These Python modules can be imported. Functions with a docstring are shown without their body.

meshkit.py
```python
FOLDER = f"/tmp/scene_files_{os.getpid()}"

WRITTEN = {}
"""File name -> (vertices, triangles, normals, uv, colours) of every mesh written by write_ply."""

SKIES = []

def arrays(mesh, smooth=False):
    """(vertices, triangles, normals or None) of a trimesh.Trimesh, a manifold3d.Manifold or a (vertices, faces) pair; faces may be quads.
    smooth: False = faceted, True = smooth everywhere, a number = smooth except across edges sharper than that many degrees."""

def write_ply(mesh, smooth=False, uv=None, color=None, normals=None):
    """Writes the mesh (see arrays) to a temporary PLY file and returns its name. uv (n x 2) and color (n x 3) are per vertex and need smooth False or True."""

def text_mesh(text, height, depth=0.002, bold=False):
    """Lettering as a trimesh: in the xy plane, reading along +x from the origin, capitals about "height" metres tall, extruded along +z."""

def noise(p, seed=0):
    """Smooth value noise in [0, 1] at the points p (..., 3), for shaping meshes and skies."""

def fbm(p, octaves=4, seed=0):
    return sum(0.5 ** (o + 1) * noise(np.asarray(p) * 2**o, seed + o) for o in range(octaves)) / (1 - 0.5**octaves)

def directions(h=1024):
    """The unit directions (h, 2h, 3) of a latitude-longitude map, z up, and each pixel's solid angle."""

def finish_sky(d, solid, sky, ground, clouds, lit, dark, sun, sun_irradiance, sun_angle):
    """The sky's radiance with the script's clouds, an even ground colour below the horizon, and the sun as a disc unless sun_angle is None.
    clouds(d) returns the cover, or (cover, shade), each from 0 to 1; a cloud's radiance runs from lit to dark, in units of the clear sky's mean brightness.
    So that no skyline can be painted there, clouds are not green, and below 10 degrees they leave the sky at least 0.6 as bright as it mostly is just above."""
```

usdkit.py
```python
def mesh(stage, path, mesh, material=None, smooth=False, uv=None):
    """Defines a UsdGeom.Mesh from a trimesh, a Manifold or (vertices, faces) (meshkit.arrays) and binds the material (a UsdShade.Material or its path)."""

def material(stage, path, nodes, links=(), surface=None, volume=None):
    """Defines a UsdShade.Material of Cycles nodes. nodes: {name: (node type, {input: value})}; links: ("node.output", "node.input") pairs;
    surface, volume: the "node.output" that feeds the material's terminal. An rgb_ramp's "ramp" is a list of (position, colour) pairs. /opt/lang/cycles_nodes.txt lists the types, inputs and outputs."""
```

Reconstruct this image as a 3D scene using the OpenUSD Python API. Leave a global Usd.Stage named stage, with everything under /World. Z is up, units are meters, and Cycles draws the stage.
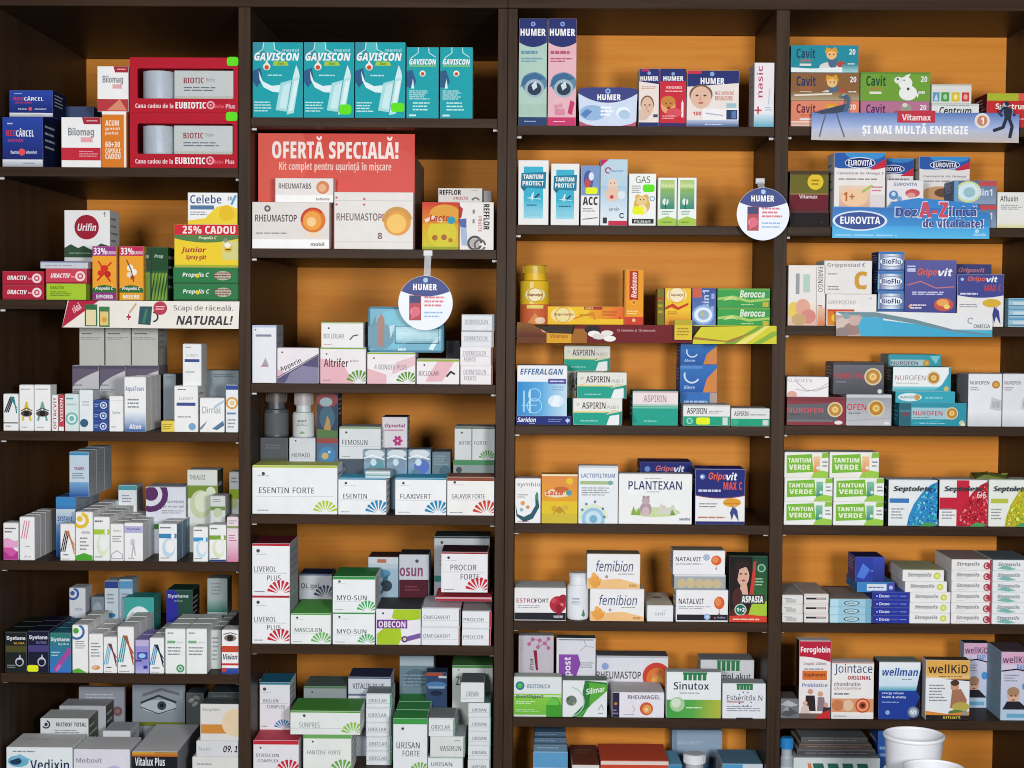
import math, random, glob
import numpy as np, trimesh, usdkit
import mapbox_earcut
from shapely import affinity, box as rect_, union_all, Polygon, Point, MultiPolygon
from shapely.geometry.polygon import orient
from PIL import Image, ImageDraw, ImageFont
from pxr import Usd, UsdGeom, UsdLux, UsdShade, Gf, Sdf, Vt

stage = Usd.Stage.CreateInMemory()
UsdGeom.SetStageUpAxis(stage, 'Z'); UsdGeom.SetStageMetersPerUnit(stage, 1.0)
UsdGeom.Xform.Define(stage, '/World'); UsdGeom.Scope.Define(stage, '/World/Looks')
RNG = random.Random(11)

# ------------------------------------------------------------------ camera
F = 1611.0                                   # focal length in pixels of the 1024 wide frame
CAM_D, CAM_Z, ROLL, VX, VY = 2.9, 1.55, 0.0072957, 524.8, 314.48
_Y = np.array([VX-512, 384-VY, -F]); _Y /= np.linalg.norm(_Y)
_Z = np.array([math.sin(ROLL), math.cos(ROLL), 0]); _Z -= _Y*(_Z@_Y); _Z /= np.linalg.norm(_Z)
CR = np.stack([np.cross(_Y, _Z), _Y, _Z], 1)
CC = np.array([0, -CAM_D, CAM_Z])
cam = UsdGeom.Camera.Define(stage, '/World/camera')
cam.CreateFocalLengthAttr(36.0); cam.CreateHorizontalApertureAttr(36.0*1024/F); cam.CreateVerticalApertureAttr(36.0*768/F)
m4 = np.eye(4); m4[:3, :3] = CR.T; m4[:3, 3] = CC
cam.AddTransformOp().Set(Gf.Matrix4d(*m4.T.ravel().tolist()))
cam.CreateExposureAttr(0.0)

# ------------------------------------------------------------------ light: two added spots near the camera, with dome daylight
def rect_light(name, pos, target, w, h, power, color):
    l = UsdLux.RectLight.Define(stage, '/World/'+name)
    l.CreateWidthAttr(w); l.CreateHeightAttr(h); l.CreateIntensityAttr(power); l.CreateColorAttr(Gf.Vec3f(*color))
    mtx = Gf.Matrix4d(); mtx.SetLookAt(Gf.Vec3d(*pos), Gf.Vec3d(*target), Gf.Vec3d(0, 0, 1))
    l.AddTransformOp().Set(mtx.GetInverse())
    return l
def spot_light(name, pos, target, radius, power, color, cone, soft):
    l = UsdLux.SphereLight.Define(stage, '/World/'+name)
    l.CreateRadiusAttr(radius); l.CreateIntensityAttr(power); l.CreateColorAttr(Gf.Vec3f(*color))
    sh = UsdLux.ShapingAPI.Apply(l.GetPrim()); sh.CreateShapingConeAngleAttr(cone); sh.CreateShapingConeSoftnessAttr(soft)
    l.AddTransformOp().Set(Gf.Matrix4d().SetLookAt(Gf.Vec3d(*pos), Gf.Vec3d(*target), Gf.Vec3d(0, 0, 1)).GetInverse())
spot_light('added_right_spot', (0.62, -3.1, 1.62), (0.3, 0, 1.40), 0.2, 128.0, (0.98, 0.985, 1.0), 40.0, 0.5)  # this spot and the next are added for frontal light
spot_light('added_left_spot', (-0.5, -3.1, 1.68), (-0.3, 0, 1.40), 0.2, 114.0, (0.97, 0.98, 1.0), 40.0, 0.5)
dome = UsdLux.DomeLight.Define(stage, '/World/room_daylight')
dome.CreateIntensityAttr(0.07); dome.CreateColorAttr(Gf.Vec3f(0.85, 0.92, 1.0))

def back(px, py, y):
    """World point on the vertical plane at depth y that shows at a pixel of the photograph."""
    w = CR.T @ np.array([(px-512)/F, (384-py)/F, -1.0])
    return CC + w*(y-CC[1])/w[1]

# ------------------------------------------------------------------ materials
def lin(c):
    if isinstance(c, np.ndarray): return c
    c = PAL.get(c, c)
    v = np.array([int(c[i:i+2], 16)/255 for i in (0, 2, 4)])
    return np.where(v <= .04045, v/12.92, ((v+.055)/1.055)**2.4)
PAL = dict(w='F1F0EE', g='B9BCC0', k='1B1B20', r='C3202E', n='23306F', t='159AA3', o='E07A1E', y='F2D52B', gr='3F9A3E', lg='A6CF3A',
           lb='8FC9E6', b='2459B5', p='6B3A8C', pk='E58AA8', dg='55585E', mg='8A8E94', sv='C9CCD2')
def print_material(name, rough, metal=0.0, spec=.2):
    return usdkit.material(stage, '/World/Looks/'+name, {
        'c': ('attribute', {'attribute': 'displayColor'}),
        'tc': ('texture_coordinate', {}),
        'nz': ('noise_texture', {'scale': 45.0, 'detail': 3.0}),
        'mr': ('map_range', {'from_min': .3, 'from_max': .7, 'to_min': .95, 'to_max': 1.0}),
        'h': ('hsv', {}),
        'n2': ('noise_texture', {'scale': 900.0, 'detail': 2.0}),
        'bu': ('bump', {'strength': .06, 'distance': .0004}),
        'p': ('principled_bsdf', {'roughness': rough, 'metallic': metal, 'specular_ior_level': spec})},
        [('tc.object', 'nz.vector'), ('tc.object', 'n2.vector'), ('nz.fac', 'mr.value'), ('mr.result', 'h.value'), ('c.color', 'h.color'),
         ('h.color', 'p.base_color'), ('n2.fac', 'bu.height'), ('bu.normal', 'p.normal')], surface='p.BSDF')
M = {}
M['card'] = print_material('printed_card', .6, 0, .15)
M['gloss'] = print_material('glossy_printed_card', .42, 0, .2)
M['foil'] = print_material('foil_printed_card', .3, .65)
M['plastic'] = print_material('moulded_plastic', .35, 0, .35)
M['clear'] = usdkit.material(stage, '/World/Looks/clear_film', {
    'f': ('fresnel', {'IOR': 1.45}), 'nz': ('noise_texture', {'scale': 30.0}), 'bu': ('bump', {'strength': .15, 'distance': .002}),
    't': ('transparent_bsdf', {'color': (.93, .95, .96)}), 'g': ('glossy_bsdf', {'roughness': .12, 'color': (.1, .1, .1)}), 'm': ('mix_closure', {})},
    [('f.fac', 'm.fac'), ('nz.fac', 'bu.height'), ('bu.normal', 'g.normal'), ('t.BSDF', 'm.closure1'), ('g.BSDF', 'm.closure2')], surface='m.closure')
M['frost'] = usdkit.material(stage, '/World/Looks/frosted_clear_plastic', {'nz': ('noise_texture', {'scale': 40.0}), 'mr': ('map_range', {'to_min': .35, 'to_max': .5}), 't': ('transparent_bsdf', {}), 'd': ('principled_bsdf', {'base_color': (.85, .87, .9), 'roughness': .3}), 'm': ('mix_closure', {})},
    [('nz.fac', 'mr.value'), ('mr.result', 'm.fac'), ('t.BSDF', 'm.closure1'), ('d.BSDF', 'm.closure2')], surface='m.closure')
def wood(name, c0, c1, rough, axis='x', scale=1.0):
    s = {'x': (1.2, 14, 30), 'z': (30, 14, 1.2)}[axis]
    return usdkit.material(stage, '/World/Looks/'+name, {
        'tc': ('geometry', {}), 'mp': ('mapping', {'scale': tuple(v*scale for v in s)}),
        'nz': ('noise_texture', {'scale': 2.2, 'detail': 6.0, 'roughness': .62, 'distortion': .6}),
        'rp': ('rgb_ramp', {'ramp': [(.3, tuple(lin(c0))), (.7, tuple(lin(c1)))]}),
        'bu': ('bump', {'strength': .12, 'distance': .0006}),
        'p': ('principled_bsdf', {'roughness': rough, 'specular_ior_level': .08})},
        [('tc.position', 'mp.vector'), ('mp.vector', 'nz.vector'), ('nz.fac', 'rp.fac'), ('nz.fac', 'bu.height'), ('rp.color', 'p.base_color'), ('bu.normal', 'p.normal')], surface='p.BSDF')
M['wenge'] = wood('dark_brown_melamine', '2E2118', '443224', .45)
M['wenge_v'] = wood('dark_brown_melamine_upright', '30241B', '463528', .45, 'z')
M['panel'] = wood('orange_wood_back_panel', 'D4822F', 'E1953E', .5)
M['plaster'] = usdkit.material(stage, '/World/Looks/plaster', {'nz': ('noise_texture', {'scale': 20.0}), 'rp': ('rgb_ramp', {'ramp': [(0, (.45, .43, .4)), (1, (.55, .53, .5))]}),
    'p': ('principled_bsdf', {'roughness': .8})}, [('nz.fac', 'rp.fac'), ('rp.color', 'p.base_color')], surface='p.BSDF')
M['tile'] = usdkit.material(stage, '/World/Looks/floor_vinyl', {'nz': ('noise_texture', {'scale': 9.0, 'detail': 5.0}), 'rp': ('rgb_ramp', {'ramp': [(.3, (.16, .15, .14)), (.7, (.22, .21, .19))]}),
    'p': ('principled_bsdf', {'roughness': .45})}, [('nz.fac', 'rp.fac'), ('rp.color', 'p.base_color')], surface='p.BSDF')

# ------------------------------------------------------------------ prims
COUNT = {}
def numbered(parent, name):
    k = (str(parent), name); n = COUNT.get(k, 0); COUNT[k] = n+1
    return f'{parent}/{name}' + (f'_{n:03d}' if n else '')
def put(parent, name, mesh, mat, colors=None, smooth=False):
    p = usdkit.mesh(stage, numbered(parent, name), mesh, M[mat], smooth)
    if colors is not None:
        n = len(p.GetPointsAttr().Get()); c = np.broadcast_to(np.asarray(colors, float), (n, 3)) if np.ndim(colors) == 1 else np.asarray(colors)
        pv = UsdGeom.PrimvarsAPI(p).CreatePrimvar('displayColor', Sdf.ValueTypeNames.Color3fArray, 'vertex')
        pv.Set(Vt.Vec3fArray.FromNumpy(np.ascontiguousarray(c, dtype=np.float32)))
    return p.GetPrim()
LABELS = {}
def tag(p, label=None, cat=None, group=None, kind=None):
    if label:
        label = ' '.join(label.split()); n = len(label.split())
        if not 4 <= n <= 16: print('LABEL LENGTH', n, label)
        if label in LABELS and LABELS[label] != group: print('SAME LABEL', label)
        LABELS[label] = group
    for k, v in (('label', label), ('category', cat), ('group', group), ('kind', kind)):
        if v: p.SetCustomDataByKey(k, v)
    return p
def thing(name, loc, yaw=0.0, tilt=0.0):
    x = UsdGeom.Xform.Define(stage, numbered('/World', name)); x.AddTranslateOp().Set(Gf.Vec3d(*map(float, loc)))
    if yaw: x.AddRotateZOp().Set(yaw)
    if tilt: x.AddRotateYOp().Set(tilt)
    return x.GetPrim()
def copy_of(prim, loc, yaw=0.0):
    base = prim.GetName()
    if base[-4:-3] == '_' and base[-3:].isdigit(): base = base[:-4]
    x = thing(base, loc, yaw)
    x.GetReferences().AddInternalReference(prim.GetPath()); x.SetInstanceable(True)
    return x

# ------------------------------------------------------------------ lettering and flat print
_FD = glob.glob('/opt/blender-*/*/datafiles/fonts/')[0]
_FONTS, _TXT = {}, {}
def font(code):
    if code not in _FONTS:
        wgt, wid = dict(l=(300, 100), r=(430, 100), m=(600, 100), b=(750, 100), x=(900, 100), c=(650, 68), d=(850, 68), n=(430, 75), i=(0, 0), h=(0, 1))[code]
        if wid < 2:
            f = ImageFont.truetype(_FD+'Inter.woff2', 72); f.set_variation_by_axes([28, 760 if wid else 450])
        else:
            f = ImageFont.truetype(glob.glob(_FD+'NotoSansKhmer-Var*')[0], 72); f.set_variation_by_axes([wgt, wid])
        _FONTS[code] = f
    return _FONTS[code]
def text_shape(s, code='b'):
    k = (s, code)
    if k not in _TXT:
        f = font(code[0]); x0, y0, x1, y1 = f.getbbox(s, anchor='ls')
        im = Image.new('L', (int(x1-x0)+8, int(y1-y0)+8)); ImageDraw.Draw(im).text((4-x0, 4-y0), s, 255, f, anchor='ls')
        on = np.pad(np.asarray(im) > 127, ((0, 0), (1, 1))).astype(np.int8)
        rw, st = np.nonzero(np.diff(on, axis=1) == 1); en = np.nonzero(np.diff(on, axis=1) == -1)[1]
        g = union_all(rect_(st, -rw-1, en, -rw)).buffer(.6, quad_segs=2).buffer(-.6, quad_segs=2).simplify(1.1)
        if 'i' in code[1:]: g = affinity.affine_transform(g, [1, .22, 0, 1, 0, 0])
        a, b, c, d = g.bounds
        _TXT[k] = affinity.affine_transform(g, [1/(c-a), 0, 0, 1/(d-b), -a/(c-a), -b/(d-b)])
    return _TXT[k]
def polys(g):
    if g.is_empty: return []
    if g.geom_type == 'Polygon': return [g]
    return [q for q in getattr(g, 'geoms', []) if q.geom_type == 'Polygon' and q.area > 1e-10]
def tri(p):
    rings = [np.array(p.exterior.coords)[:-1]] + [np.array(r.coords)[:-1] for r in p.interiors]
    v = np.vstack(rings); e = np.cumsum([len(r) for r in rings]).astype(np.uint32)
    f = np.asarray(mapbox_earcut.triangulate_float64(v, e)).reshape(-1, 3).astype(int)
    a = v[f]; s = (a[:, 1, 0]-a[:, 0, 0])*(a[:, 2, 1]-a[:, 0, 1])-(a[:, 1, 1]-a[:, 0, 1])*(a[:, 2, 0]-a[:, 0, 0])
    f[s < 0] = f[s < 0][:, ::-1]
    return v, f[np.abs(s) > 1e-14]
# print elements: each is f(w, h) -> list of (kind, shape in metres, colour or (bottom, top, axis))
def R(u0, v0, u1, v1, c): return lambda w, h: [('p', rect_(u0*w, v0*h, u1*w, v1*h), c)]
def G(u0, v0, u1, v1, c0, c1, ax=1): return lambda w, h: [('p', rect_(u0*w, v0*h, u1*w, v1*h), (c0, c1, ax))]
def E(u, v, ru, rv, c, rot=0): return lambda w, h: [('p', affinity.translate(affinity.rotate(affinity.scale(Point(0, 0).buffer(1, quad_segs=6), ru*w, rv*h), rot), u*w, v*h), c)]
def D(u, v, r, c): return lambda w, h: [('p', Point(u*w, v*h).buffer(r*h, quad_segs=7), c)]
def O(u, v, r, r2, c, a0=0, a1=360):
    def f(w, h):
        n = max(4, int((a1-a0)/18)); a = np.radians(np.linspace(a0, a1, n+1))
        if a1-a0 >= 360: return [('p', Point(u*w, v*h).buffer(r*h, quad_segs=6).difference(Point(u*w, v*h).buffer(r2*h, quad_segs=6)), c)]
        o = np.stack([np.cos(a), np.sin(a)], 1)
        return [('p', Polygon(np.vstack([o*r*h, o[::-1]*r2*h])+[u*w, v*h]), c)]
    return f
def P(c, *pts): return lambda w, h: [('p', Polygon([(u*w, v*h) for u, v in pts]).buffer(0), c)]
def SW(c, *pts, t=.02):
    from shapely import LineString
    return lambda w, h: [('p', LineString([(u*w, v*h) for u, v in pts]).buffer(t*h/2, quad_segs=2, cap_style='flat'), c)]
def CURVE(f0, u0, u1, vb, c, n=10):
    """Area between the curve v = f0(u) and the line v = vb."""
    us = [u0+(u1-u0)*i/n for i in range(n+1)]
    return P(c, *[(u, f0(u)) for u in us], (u1, vb), (u0, vb))
def T(s, u0, v0, u1, v1, c, f='b', rot=0):
    def g(w, h):
        q = text_shape(s, f)
        if rot == 90: q = affinity.affine_transform(q, [0, -1, 1, 0, 1, 0])
        if rot == -90: q = affinity.affine_transform(q, [0, 1, -1, 0, 0, 1])
        q = affinity.affine_transform(q, [(u1-u0)*w, 0, 0, (v1-v0)*h, u0*w, v0*h])
        if abs(rot) not in (0, 90): q = affinity.rotate(q, rot)
        return [('t', q, c)]
    return g
def S(u0, v0, u1, v1, n=3, c='8C8F96', fill=.42):
    def g(w, h):
        r = random.Random(int(u0*977+v0*331+n*17+w*1e4)); out = []
        for i in range(n):
            y = v1-(i+.5)*(v1-v0)/n; t = (v1-v0)/n*fill/2; x = u0; end = u1-(u1-u0)*r.random()*.35
            while x < end:
                L = min((u1-u0)*(.08+.22*r.random()), end-x)
                out.append(rect_(x*w, (y-t)*h, (x+L)*w, (y+t)*h)); x += L+(u1-u0)*.03
        return [('t', MultiPolygon(out), c)]
    return g
def FAN(c, u=.84, r=.36, v=.03, a0=8, a1=172, n=8):
    def g(w, h):
        out = []; q = r*min(h, w)
        for i in range(n):
            a = math.radians(a0+(a1-a0)*(i+.5)/n); d = math.radians((a1-a0)/n*.33)
            out.append(Polygon([(q*.22*math.cos(a), q*.22*math.sin(a)), (q*math.cos(a-d), q*math.sin(a-d)), (q*1.04*math.cos(a), q*1.04*math.sin(a)), (q*math.cos(a+d), q*math.sin(a+d))]))
        return [('p', affinity.translate(MultiPolygon(out), u*w, v*h), c)]
    return g
def build_print(arts, w, h, clip=None):
    """Flat print on a w x h face: [(kind, (verts2d + layer, faces, colours))], one entry per patch of print that stands apart from the rest."""
    out = []; face = clip if clip is not None else rect_(.0004, .0004, w-.0004, h-.0004); layer = 0
    items = {'p': [], 't': []}
    for a in arts:
        for kind, g, c in a(w, h):
            layer += 1
            for p in polys(g if kind == 't' and g.within(face) else g.intersection(face) if kind == 'p' or len(polys(g)) < 60 else g):
                v, f = tri(p)
                if not len(f): continue
                if isinstance(c, tuple):
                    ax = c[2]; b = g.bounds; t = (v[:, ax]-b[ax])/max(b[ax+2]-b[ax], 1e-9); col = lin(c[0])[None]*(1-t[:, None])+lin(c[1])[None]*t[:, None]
                else: col = np.tile(lin(c), (len(v), 1))
                items[kind].append((p.bounds, np.column_stack([v, np.full(len(v), layer)]), f, col))
    for kind, L in items.items():
        if not L: continue
        B = np.array([q[0] for q in L]); size = (B[:, 2:]-B[:, :2]).max(1); gap = np.maximum(0, np.maximum(B[:, None, :2]-B[None, :, 2:], B[None, :, :2]-B[:, None, 2:]))
        near = np.sqrt((gap**2).sum(2)) <= np.maximum(.019, .48*np.maximum(size[:, None], size[None])); comp = np.arange(len(L))
        for _ in range(len(L)):
            new = np.where(near, comp[None], len(L)).min(1)
            if (new == comp).all(): break
            comp = new
        for k in np.unique(comp):
            V, Fc, C, n = [], [], [], 0
            for q in np.nonzero(comp == k)[0]:
                V.append(L[q][1]); Fc.append(L[q][2]+n); C.append(L[q][3]); n += len(L[q][1])
            out.append((kind, (np.vstack(V), np.vstack(Fc), np.vstack(C))))
    return out
LAYER = .00005
def face_print(parent, arts, w, h, place, mat='card', names=('front_print', 'lettering'), clip=None):
    """place(x, z, out) maps face metres and the height above the face to local 3D."""
    for k, (v, f, c) in build_print(arts, w, h, clip):
        put(parent, names[0] if k == 'p' else names[1], (place(v[:, 0], v[:, 1], .00012+v[:, 2]*LAYER), f), mat, c)

# ------------------------------------------------------------------ cartons
def chamfer_box(w, d, h, cols, e=.0006):
    """Carton with chamfered edges, base centre at the origin, front at -y; cols: front, side, top."""
    X, Y = w/2, d/2; e = min(e, w/6, d/6, h/6); V, Fc, C = [], [], []
    def add(q, c):
        n = len(V); V.extend(q); C.extend([c]*len(q)); Fc.extend([(n, n+i, n+i+1) for i in range(1, len(q)-1)])
    fr, sd, tp = (lin(c) for c in cols)
    def pt(sx, sy, sz, ax):
        i = [e, e, e]; i[ax] = 0
        return (sx*(X-i[0]), sy*(Y-i[1]), (h-i[2]) if sz > 0 else i[2])
    for sx in (-1, 1): add([pt(sx, a*sx, b, 0) for a, b in ((-1, -1), (1, -1), (1, 1), (-1, 1))], sd)
    for sy in (-1, 1): add([pt(-a*sy, sy, b, 1) for a, b in ((-1, -1), (1, -1), (1, 1), (-1, 1))], fr)
    for sz in (-1, 1): add([pt(a, b*sz, sz, 2) for a, b in ((-1, -1), (1, -1), (1, 1), (-1, 1))], tp)
    edge = fr*.8+.12
    for sx in (-1, 1):
        for sy in (-1, 1):
            q = [pt(sx, sy, -1, 0), pt(sx, sy, -1, 1), pt(sx, sy, 1, 1), pt(sx, sy, 1, 0)]; add(q if sx*sy < 0 else q[::-1], edge)
            for sz in (-1, 1):
                t = [pt(sx, sy, sz, 0), pt(sx, sy, sz, 1), pt(sx, sy, sz, 2)]; add(t if sx*sy*sz > 0 else t[::-1], edge)
    for sz in (-1, 1):
        for sx in (-1, 1):
            q = [pt(sx, -1, sz, 0), pt(sx, 1, sz, 0), pt(sx, 1, sz, 2), pt(sx, -1, sz, 2)]; add(q if sx*sz > 0 else q[::-1], edge)
        for sy in (-1, 1):
            q = [pt(-1, sy, sz, 1), pt(1, sy, sz, 1), pt(1, sy, sz, 2), pt(-1, sy, sz, 2)]; add(q if sy*sz < 0 else q[::-1], edge)
    return (np.array(V), np.array(Fc)), np.array(C)

def sticker_mesh(w, h, c):
    p = rect_(-w/2, 0, w/2, h).buffer(-min(w, h)*.3).buffer(min(w, h)*.3, quad_segs=4); m = trimesh.creation.extrude_polygon(p, .0006, engine='earcut'); v = np.array(m.vertices)
    return (np.column_stack([v[:, 0], v[:, 2]-.0003, v[:, 1]]), np.array(m.faces)[:, ::-1]), lin(c)
SHELF_PX = dict(A=[167.2, 300.2, 431.9, 561.7, 674.3, 786], B=[117.6, 249, 384, 515.3, 645.6, 776], C=[125.8, 225.4, 326, 425.8, 524.6, 622.2, 718.8, 812],
                D=[126.5, 227, 326.3, 426.2, 526.4, 624.2, 720.6, 814])
BAYX = dict(A=(-.951, -.5155), B=(-.494, -.0515), C=(-.0165, .445), D=(.469, .934))
BAYPX = dict(A=125, B=375, C=640, D=905)
SHELF_Z = {f'{b}{i+1}': back(BAYPX[b], y, 0)[2] for b, l in SHELF_PX.items() for i, y in enumerate(l)}
ORD = ['top', 'second', 'third', 'fourth', 'fifth', 'sixth', 'seventh', 'eighth']
def place_words(cell):
    o = ORD[int(cell[1])-1]
    if cell in ('A6', 'B6', 'C8', 'D8'): o = 'bottom'
    return f"{o} shelf, {dict(A='left', B='second', C='third', D='right')[cell[0]]} bay"
KINDS = dict(m=('medicine_box', 'medicine box'), v=('vitamin_box', 'vitamin box'), e=('eye_drop_box', 'eye drop box'), s=('supplement_box', 'supplement box'),
             n=('nasal_spray_box', 'nasal spray box'), l=('lozenge_box', 'lozenge box'), t=('tablet_box', 'tablet box'), c=('carton', 'carton'))
CELL, ITEM = None, {}
def cell(c):
    global CELL
    CELL = c
def lims(z): return z
STACKW = {2: ['upper of two', 'lower of two'], 3: ['topmost of three', 'middle of three', 'lowest of three']}
NTH = ['topmost', 'second down', 'third down', 'fourth down', 'fifth down', 'sixth down']
ROWN = ['front of row', 'second in row', 'third in row', 'fourth in row', 'fifth in row', 'sixth in row']
def bx(x0, x1, yt, desc, col='w', art=(), d=.085, yf=.008, on=None, n=1, rows=1, key=None, top=None, side=None, yaw=0.0, mat='card', k='m',
       st=None, tart=(), sp=True, grp=None, flap=None, yb=None, plain=False, vis=None):
    """A carton: front face between pixel columns x0..x1 with its top edge at pixel row yt, standing on the shelf, or on the item 'on'."""
    xm = (x0+x1)/2; gap = .0004
    a = back(x0, yt, yf); b = back(x1, yt, yf); zt = back(xm, yt, yf)[2]
    zb = ITEM[on][1] if on else SHELF_Z[CELL]
    if yb is not None: zb = back(xm, yb, yf)[2]
    w = b[0]-a[0]-2*gap; h = (zt-zb)/n
    if h < .004 or w < .004: print('BAD SIZE', desc, w, h)
    if yf+d*rows > (.268 if CELL[0] in 'CD' else .59): print('TOO DEEP', CELL, desc, yf+d*rows)
    xc = (a[0]+b[0])/2; name, cat = KINDS[k]
    h_ = h-.0002
    if vis:                                                      # the print sits on the upper part that clears what stands in front
        f_ = 1-min(1, (zt-back(xm, vis, yf)[2])/h); art = [(lambda w, h, a=a: [(k_, affinity.translate(g_, 0, h*f_), c_) for k_, g_, c_ in a(w, h*(1-f_))]) for a in art]
    lo, hi = BAYX[CELL[0]]
    if xc-w/2 < lo+.0012 or xc+w/2 > hi-.0012:
        l2, h2 = max(xc-w/2, lo+.0015), min(xc+w/2, hi-.0015)
        if h2-l2 < w-.012: print('WALL', CELL, desc, round(xc-w/2-lo, 4), round(hi-xc-w/2, 4))
        xc, w = (l2+h2)/2, h2-l2
    def make(z, i, j):
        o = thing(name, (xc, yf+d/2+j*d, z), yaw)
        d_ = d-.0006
        tc = np.minimum(.8, lin(top)*1.9) if top else lin(col)  # some given tops hold guessed shade in their colour, lifted part way
        mesh, cc = chamfer_box(w, d_, h_, (col, side or col, tc))  # many side colours are darkened with guessed shade
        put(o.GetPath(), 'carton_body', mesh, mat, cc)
        face_print(o.GetPath(), art, w, h_, lambda x, z_, q: np.column_stack([x-w/2, -d_/2-q, z_]), mat)
        if tart: face_print(o.GetPath(), tart, w, d_, lambda x, y_, q: np.column_stack([x-w/2, y_-d_/2, h_+q]), mat, ('top_print', 'top_lettering'))
        if sp and d > .05 and h > .02:
            sx = 1 if xm < 525 else -1; dark = lin(side or col).mean() < .25
            sa = [S(.12, .15+.45*RNG.random(), .85, .9, 4, 'C8CCD4' if dark else '9A9DA6', .3)]
            face_print(o.GetPath(), sa, d_, h_, (lambda x, z_, q: np.column_stack([w/2+q, x-d_/2, z_])) if sx > 0 else (lambda x, z_, q: np.column_stack([-w/2-q, d_/2-x, z_])), mat, ('side_print', 'side_lettering'))
        if (flap if flap is not None else (yt > 330 and i == 0 and d > .03)):
            fm, fc = chamfer_box(w-.003, d_*.55, .0005, (tc,)*3, .0002)
            put(o.GetPath(), 'tuck_flap', (fm[0]+[0, -d_*.45/2+.001, h_], fm[1]), mat, fc)
        for s in ([st] if st and not isinstance(st, list) else st or []):
            p0 = back(s[0], s[3], yf); p1 = back(s[2], s[1], yf); sw, sh = p1[0]-p0[0], p1[2]-p0[2]
            sm, sc = sticker_mesh(sw, sh, dict(g='5FE01B', y='E8F01E', o='F09A2A')[s[4]])
            q = (p0[0]+sw/2-xc, -d_/2-.0012, p0[2]-z)
            stp = put(o.GetPath(), 'price_sticker', (sm[0]+q, sm[1]), 'card', sc)
            stp.SetCustomDataByKey('label', 'small neon %s price sticker' % dict(g='green', y='yellow', o='orange')[s[4]])
        return o
    first = None; loc = '' if plain else ', '+place_words(CELL)
    for j in range(rows):
        for i in range(n):
            z = zb+(n-1-i)*h
            if first is None: o = first = make(z, i, j)
            else: o = copy_of(first, (xc+(0 if n == 1 else (RNG.random()-.5)*.0014), yf+d/2+j*d, z), yaw)
            q = desc
            if n > 1: q += ', '+(STACKW[n][i] if n in STACKW else NTH[i] if i < n-1 else 'lowest')
            if rows > 1: q += ', '+ROWN[j]
            tag(o, q+loc, cat, grp or (f'{desc}es, {place_words(CELL)}' if n*rows > 1 else None))
    ITEM[key or desc] = (first, zb+h*n, zb)
    return first

# ------------------------------------------------------------------ room
def slab(x0, x1, y0, y1, z0, z1, e=.0008):
    m, _ = chamfer_box(x1-x0, y1-y0, z1-z0, ('w',)*3, e)
    return (m[0]+[(x0+x1)/2, (y0+y1)/2, z0], m[1])
def struct(name, mesh, mat, kind='structure'):
    return tag(put('/World', name, mesh, mat), kind=kind)
struct('floor', slab(-3.2, 3.2, -5.2, .78, -.06, 0), 'tile')
struct('wall_back', slab(-3.2, 3.2, .66, .78, 0, 2.8), 'plaster')
struct('ceiling', slab(-3.2, 3.2, -5.2, .78, 2.8, 2.9), 'plaster')

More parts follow.
